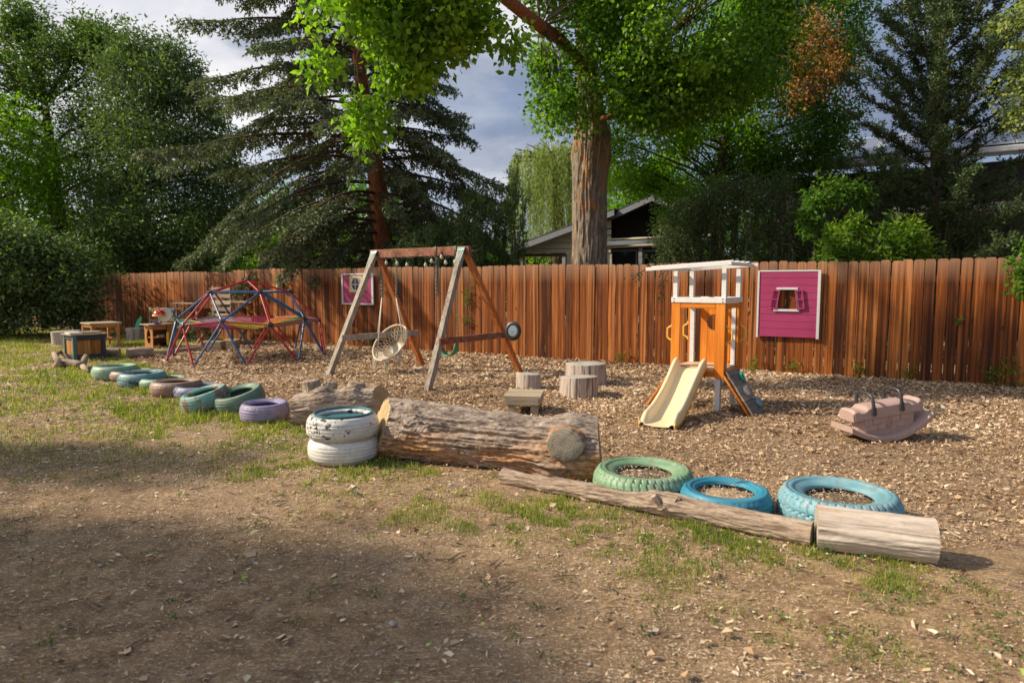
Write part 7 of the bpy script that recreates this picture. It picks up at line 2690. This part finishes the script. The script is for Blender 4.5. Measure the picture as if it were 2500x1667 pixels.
# mushroom toy on the counter
mt_ = thing('mushroom_toy', 'toy mushroom with a red dotted cap and yellow rim standing on the play cabinet', 'toy', cwm @ Vector((0.235, 0.20, ch + 0.027)))
M_CREAMP = mat_plain('pale_plastic', (0.55, 0.54, 0.48), 0.4, 0.05, 5, 0, 0.1)
MB().lathe([(0.055, 0.0), (0.05, 0.012), (0.016, 0.02), (0.014, 0.18)], 16).build('stem', M_CREAMP, mt_, smooth='auto')
MB().lathe([(0.145, 0.17), (0.152, 0.19), (0.140, 0.215), (0.130, 0.215)], 28).build('rim', M_YEL, mt_, smooth='auto')
MB().lathe([(0.139, 0.205), (0.125, 0.255), (0.085, 0.30), (0.04, 0.318), (0, 0.322)], 28).build('cap', mat_plain('glossy_red', (0.60, 0.02, 0.035), 0.3, 0.06, 5, 0, 0.05), mt_, smooth=True)
for k, (a, zz) in enumerate([(-2.0, 0.235), (-1.4, 0.245), (-0.9, 0.235), (-1.7, 0.285), (-1.0, 0.285), (-2.5, 0.25), (-1.3, 0.312)]):
    r = 0.128 if zz < 0.25 else (0.10 if zz < 0.3 else 0.05)
    MB().lathe([(0.0, -0.012), (0.016, -0.004), (0.014, 0.006), (0, 0.010)], 10, (r * math.cos(a), r * math.sin(a), zz)).build('dot', M_CREAMP, mt_, smooth=True)
ct = thing('toy_tray', 'round clear plastic lid standing behind the mushroom toy', 'lid', cwm @ Vector((0.40, 0.30, ch + 0.027)))
MB().lathe([(0.165, 0.0), (0.17, 0.012), (0.16, 0.02), (0.10, 0.012), (0.0, 0.010)], 30, (0, 0, 0.19), Matrix.Rotation(math.radians(78), 3, 'X')).build('disc', M_CLR, ct, smooth='auto')
small('toy_bowl', 'purple bowl on top of the play cabinet', 'bowl', [(0.05, 0.0), (0.085, 0.04), (0.09, 0.045), (0.08, 0.04), (0.03, 0.01), (0, 0.01)], cwm @ Vector((0.13, 0.10, ch + 0.028)), (0.20, 0.13, 0.45))

# toy rack with colourful things
rk = W(368, 800, 17.6); rk.z = 0
rack = thing('toy_rack', 'low rack hung with colourful fabric behind the play cabinet', 'rack', (rk.x, rk.y, 0), math.radians(-20))
for x in (0, 0.84):
    for y in (0, 0.3):
        bx(rack, 'post', (x, y, 0.42), (0.035, 0.035, 0.84), M_LEGG)
for z in (0.50, 0.30, 0.80):
    bx(rack, 'shelf', (0.42, 0.15, z), (0.80, 0.34, 0.02), M_LEGG)
rr = random.Random(14)
for i in range(3):
    nu, nv = 12, 5
    vs, fs = [], []
    col = ((0.42, 0.38, 0.14), (0.62, 0.20, 0.10), (0.12, 0.28, 0.42))[i]
    for a in range(nu):
        for b in range(nv):
            vs.append((0.02 + i * 0.27 + 0.30 * a / (nu - 1), -0.035 + 0.015 * math.sin(a * 1.9 + b) - 0.01 * i, 0.83 - (0.10 + 0.08 * (i == 2)) * b / (nv - 1) + 0.02 * math.sin(a * 1.2)))
    for a in range(nu - 1):
        for b in range(nv - 1):
            k = a * nv + b
            fs.append((k, k + 1, k + nv + 1, k + nv))
    mb = MB(); mb._add(vs, fs)
    mb.build('cloth', mat_plain('rack_cloth_%d' % i, col, 0.9, 0.15, 20, 0.1, 0.1), rack, smooth=True)
for i in range(9):
    cname, col = (('red', (0.55, 0.06, 0.05)), ('blue', (0.10, 0.25, 0.50)), ('yellow', (0.65, 0.42, 0.04)), ('green', (0.20, 0.45, 0.12)), ('pink', (0.6, 0.2, 0.35)), ('orange', (0.75, 0.30, 0.10)), ('violet', (0.22, 0.12, 0.45)), ('white', (0.65, 0.63, 0.58)), ('dark green', (0.05, 0.20, 0.08)))[i]
    r = rr.uniform(0.04, 0.07)
    o = small('toy_ball' if i % 2 else 'toy_cup', 'small %s %s on the rack behind the play cabinet' % (cname, 'toy ball' if i % 2 else 'toy cup'), 'toy', [(0, -r), (r * 0.7, -r * 0.7), (r, 0), (r * 0.7, r * 0.7), (0, r)] if i % 2 else [(r * 0.7, -r), (r * 0.9, r), (r * 0.8, r), (r * 0.6, -r * 0.8), (0, -r * 0.8)],
              Matrix.Translation(rack.location) @ Matrix.Rotation(rack.rotation_euler.z, 4, 'Z') @ Vector((0.08 + i * 0.085, 0.05 + rr.random() * 0.12, 0.51 + r)), col, 'coloured toys on the rack', 12)

# red bucket on a wall shelf
zs_, ss_ = z_at(462, 745)
shf = thing('wall_shelf', 'grey shelf board against the fence beside the pallet bench', 'shelf', tuple(fence_at(ss_, 0, 0.25)), FENCE_A)
bx(shf, 'board', (0.25, 0, zs_ + 0.06), (0.95, 0.30, 0.03), M_LEGG)
bx(shf, 'leg', (-0.18, 0, (zs_ + 0.04) / 2), (0.05, 0.05, zs_ + 0.04), M_LEGG)
bx(shf, 'leg', (0.68, 0, (zs_ + 0.04) / 2), (0.05, 0.05, zs_ + 0.04), M_LEGG)
q = fence_at(ss_ - 0.05, zs_ - 0.13, 0.46)
bk = thing('red_bucket', 'red plastic bucket hanging from the grey shelf', 'bucket', q)
MB().lathe([(0.0, -0.12), (0.065, -0.12), (0.095, 0.08), (0.10, 0.085), (0.09, 0.08), (0.06, -0.11)], 20).build('pail', mat_plain('red_plastic', (0.50, 0.012, 0.015), 0.4, 0.05, 5, 0, 0.05), bk, smooth='auto')
MB().tube([(0.095 * math.cos(a), 0, 0.08 + 0.085 * math.sin(a)) for a in np.linspace(0, math.pi, 9)], 0.004, 5).build('handle', M_CHAIN, bk)

# pallet bench behind the dome
gb = G(500, 845)
pl_ = thing('pallet_bench', 'weathered plank bench with a tall slatted pallet back behind the dome', 'bench', (W(470, 805, 16.6).x, 16.6, 0), FENCE_A)
M_PAL = mat_wood('pallet_slat', (0.13, 0.09, 0.065), (0.30, 0.22, 0.165), (0.44, 0.35, 0.27), 'X', 26, 0.05, 0.8, 0.4, 0.4)
for i in range(4):
    bx(pl_, 'seat_board', (0.98, -0.05 + i * 0.12, 0.42), (1.95, 0.112, 0.028), M_PAL)
for x in (0.25, 1.65):
    MB().beam((x, -0.06, 0.0), (x + 0.02, 0.32, 0.41), 0.05, 0.05).build('crossed_leg', M_PAL, pl_)
    MB().beam((x + 0.055, 0.32, 0.0), (x + 0.055, -0.06, 0.41), 0.05, 0.05).build('crossed_leg', M_PAL, pl_)
for i in range(6):
    bx(pl_, 'back_slat', (0.60, 0.40, 0.50 + i * 0.165), (0.72, 0.02, 0.095), M_PAL)
for x in (0.27, 0.93):
    bx(pl_, 'back_post', (x, 0.435, 0.72), (0.05, 0.045, 1.40), M_PAL)
bx(pl_, 'back_slat', (1.33, 0.40, 1.02), (0.74, 0.02, 0.05), M_PAL)
bx(pl_, 'back_slat', (1.33, 0.40, 0.60), (0.74, 0.02, 0.09), M_PAL)
# blocks under it
for (a, b_, w_, lab) in ((516, 856, 0.50, 'pale rough block on the ground under the pallet bench, left one'), (561, 852, 0.30, 'brown rough block on the ground under the pallet bench, right one')):
    g = G(a, b_)
    o = MB().box((0, 0, 0.10), (w_, 0.22, 0.21), taper=0.93).build('wood_block', M_BENCH, bevel=0.012)
    o.location = (g.x, g.y + 0.1, 0); o.rotation_euler.z = -0.1
    props(o, lab, 'block')

# green board on the stump
g = G(325, 829)
o = MB()
prof = []
vs = []
nn = 24
pts2 = [(0.062 * math.cos(a) * (1.0 - 0.15 * math.sin(a)), 0.15 + 0.185 * math.sin(a)) for a in np.linspace(0, 2 * math.pi, nn, endpoint=False)]
o.prism(pts2, 0.03, Matrix.Rotation(math.radians(24), 3, 'Y'), (0, 0, 0))
o = o.build('green_board', mat_plain('green_foam', (0.05, 0.42, 0.20), 0.5, 0.15, 3, 0.05, 0.25), bevel=0.006)
o.location = (g.x - 0.03, g.y + 0.25, 0.29)
props(o, 'green rounded plastic board standing up on a stump by the fence', 'board')

# purple chair in the shade, yellow toy
M_PUR = mat_plain('purple_plastic', (0.13, 0.07, 0.32), 0.45, 0.08, 5, 0.05, 0.1)
g = G(190, 806)
pcx = thing('purple_chair', 'purple plastic child chair in the shade of the shrub', 'chair', (g.x, g.y + 0.2, 0), math.radians(25))
bx(pcx, 'seat', (0, 0, 0.28), (0.42, 0.40, 0.05), M_PUR, 0.015)
bx(pcx, 'backrest', (0.17, 0.19, 0.50), (0.36, 0.05, 0.60), M_PUR, 0.015, Matrix.Rotation(0.15, 3, 'X'))
for x in (-0.18, 0.18):
    for y in (-0.16, 0.16):
        bx(pcx, 'leg', (x, y, 0.13), (0.055, 0.055, 0.27), M_PUR, 0.008)
    bx(pcx, 'armrest', (x * 1.05, 0.0, 0.42), (0.05, 0.36, 0.04), M_PUR, 0.01)
g = G(8, 808)
yt = thing('yellow_toy', 'yellow wavy plastic toy slide lying at the left edge of the lawn', 'toy', (g.x, g.y, 0), 0)
vs, fs = [], []
n = 24
for i in range(n + 1):
    x = -0.55 + 0.95 * i / n
    z = 0.10 + 0.085 * math.cos(x * 11.5) + 0.03
    for (y, dz) in ((-0.14, -0.10), (-0.14, 0), (0.14, 0), (0.14, -0.10)):
        vs.append((x, y, max(0.0, z + dz)))
for i in range(n):
    for k in range(4):
        k2 = (k + 1) % 4
        fs.append((i * 4 + k, (i + 1) * 4 + k, (i + 1) * 4 + k2, i * 4 + k2))
fs += [(3, 2, 1, 0), tuple(n * 4 + k for k in range(4))]
mb = MB(); mb._add(vs, fs)
mb.build('body', mat_plain('sun_yellow_plastic', (0.75, 0.55, 0.02), 0.4, 0.05, 4, 0, 0.1), yt, smooth='auto', bevel=0.008)

# ================================================================== sprigs on and along the fence
def sprig(name, label, c, n, rad, leaf, mat_, seed, sq=1.4, cat='plant', up=0.3):
    c = np.array(c)
    rg = np.random.default_rng(seed)
    C_ = c + rg.normal(size=(n, 3)) * np.array([rad * 0.5, rad * 0.18, rad * 0.5 * sq])
    C_[:, 2] = np.maximum(C_[:, 2], 0.02)
    root = thing(name, label, cat, (float(c[0]), float(c[1]), max(0.0, float(c[2]) - rad * sq)))
    mb = MB()
    for q in C_[::2]:
        mb.tube([root.location, (Vector(root.location) + Vector(q)) / 2 + Vector((0.01, 0, 0.01)), q], [0.004, 0.003, 0.0015], 4, cap=False)
    mb.build('stem', BARK_DARK, root, world_space=True)
    v, f_, tt = leaf_cloud(C_, rad * 0.35, 9, leaf[0], leaf[1], seed, -up, 0.45, 0.15, 0.55, 0.2)
    np_mesh('leaves', v, f_, mat_, root, tint=tt)


for (px, py, off, n, rad, lab) in ((1146, 722, 0.08, 10, 0.20, 'green leafy sprig pushing through the fence under the swing beam'), (1140, 770, 0.06, 7, 0.16, 'thin drooping sprig on the fence below the leafy one'),
                                   (2342, 778, 0.05, 4, 0.07, 'tuft of green leaves poking through the fence right of the pink panel')):
    s_ = fence_s(px)
    q = fence_at(s_, 0, off)
    q.z = W(px, py, q.y).z
    sprig('fence_sprig', lab, q, n, rad, (0.05, 0.022), LEAF_MID, int(px), up=-0.2)
WEED_LABELS = ['low green weed at the fence foot below the left edge of the large pink panel', 'low green weed at the fence foot below the large pink panel', 'small weed at the fence foot right of the large pink panel', 'small weed against the fence above the pink seesaw',
               'broad leaved weed at the fence foot near the right edge', 'largest broad leaved weed, at the fence foot in the right corner', 'tiny weed at the fence foot right behind the playhouse', 'tiny weed at the fence foot between the stumps and the playhouse']
for i, (px, n, rad) in enumerate(((1848, 8, 0.10), (1945, 7, 0.11), (2105, 9, 0.14), (2225, 6, 0.10), (2430, 10, 0.13), (2475, 12, 0.17), (1700, 5, 0.09), (1520, 6, 0.08))):
    s_ = fence_s(px)
    q = fence_at(s_, 0.02 + rad * 0.9, 0.14)
    sprig('fence_weed', WEED_LABELS[i], q, n, rad, (0.055, 0.022), LEAF_VINE, 500 + i)
    bpy.context.scene.objects[-1]
for o in [o for o in COL.objects if o.name.startswith('fence_weed') and o.parent is None]:
    o['group'] = 'weeds along the foot of the fence'

# bare dangling twigs left of the playhouse roof
tw = thing('hanging_branch', 'thin leafy branch hanging over the fence at the left corner of the playhouse roof', 'branch', W(1600, 655, 9.6))
mb = MB()
rr = random.Random(3)
ends = []
for (a, b, c_) in (((1700, 632), (1650, 640), (1590, 655)), ((1650, 640), (1618, 668), (1612, 730)), ((1640, 640), (1620, 690), (1622, 765)), ((1590, 650), (1560, 668), (1545, 682)), ((1625, 660), (1600, 640), (1570, 625))):
    pts = [W(*a, 9.8), W(*b, 9.6), W(*c_, 9.5)]
    mb.tube(pts, [0.007, 0.005, 0.002], 5)
    ends += [pts[1], pts[2], (pts[1] + pts[2]) / 2]
mb.build('twig', BARK_DARK, tw, world_space=True)
v, f_, tt = leaf_cloud(np.array([tuple(q) for q in ends]), 0.10, 8, 0.05, 0.026, 91, 0.4, 0.45, 0.15, 0.4, 0.2)
np_mesh('leaves', v, f_, LEAF_OLIVE2, tw, tint=tt)
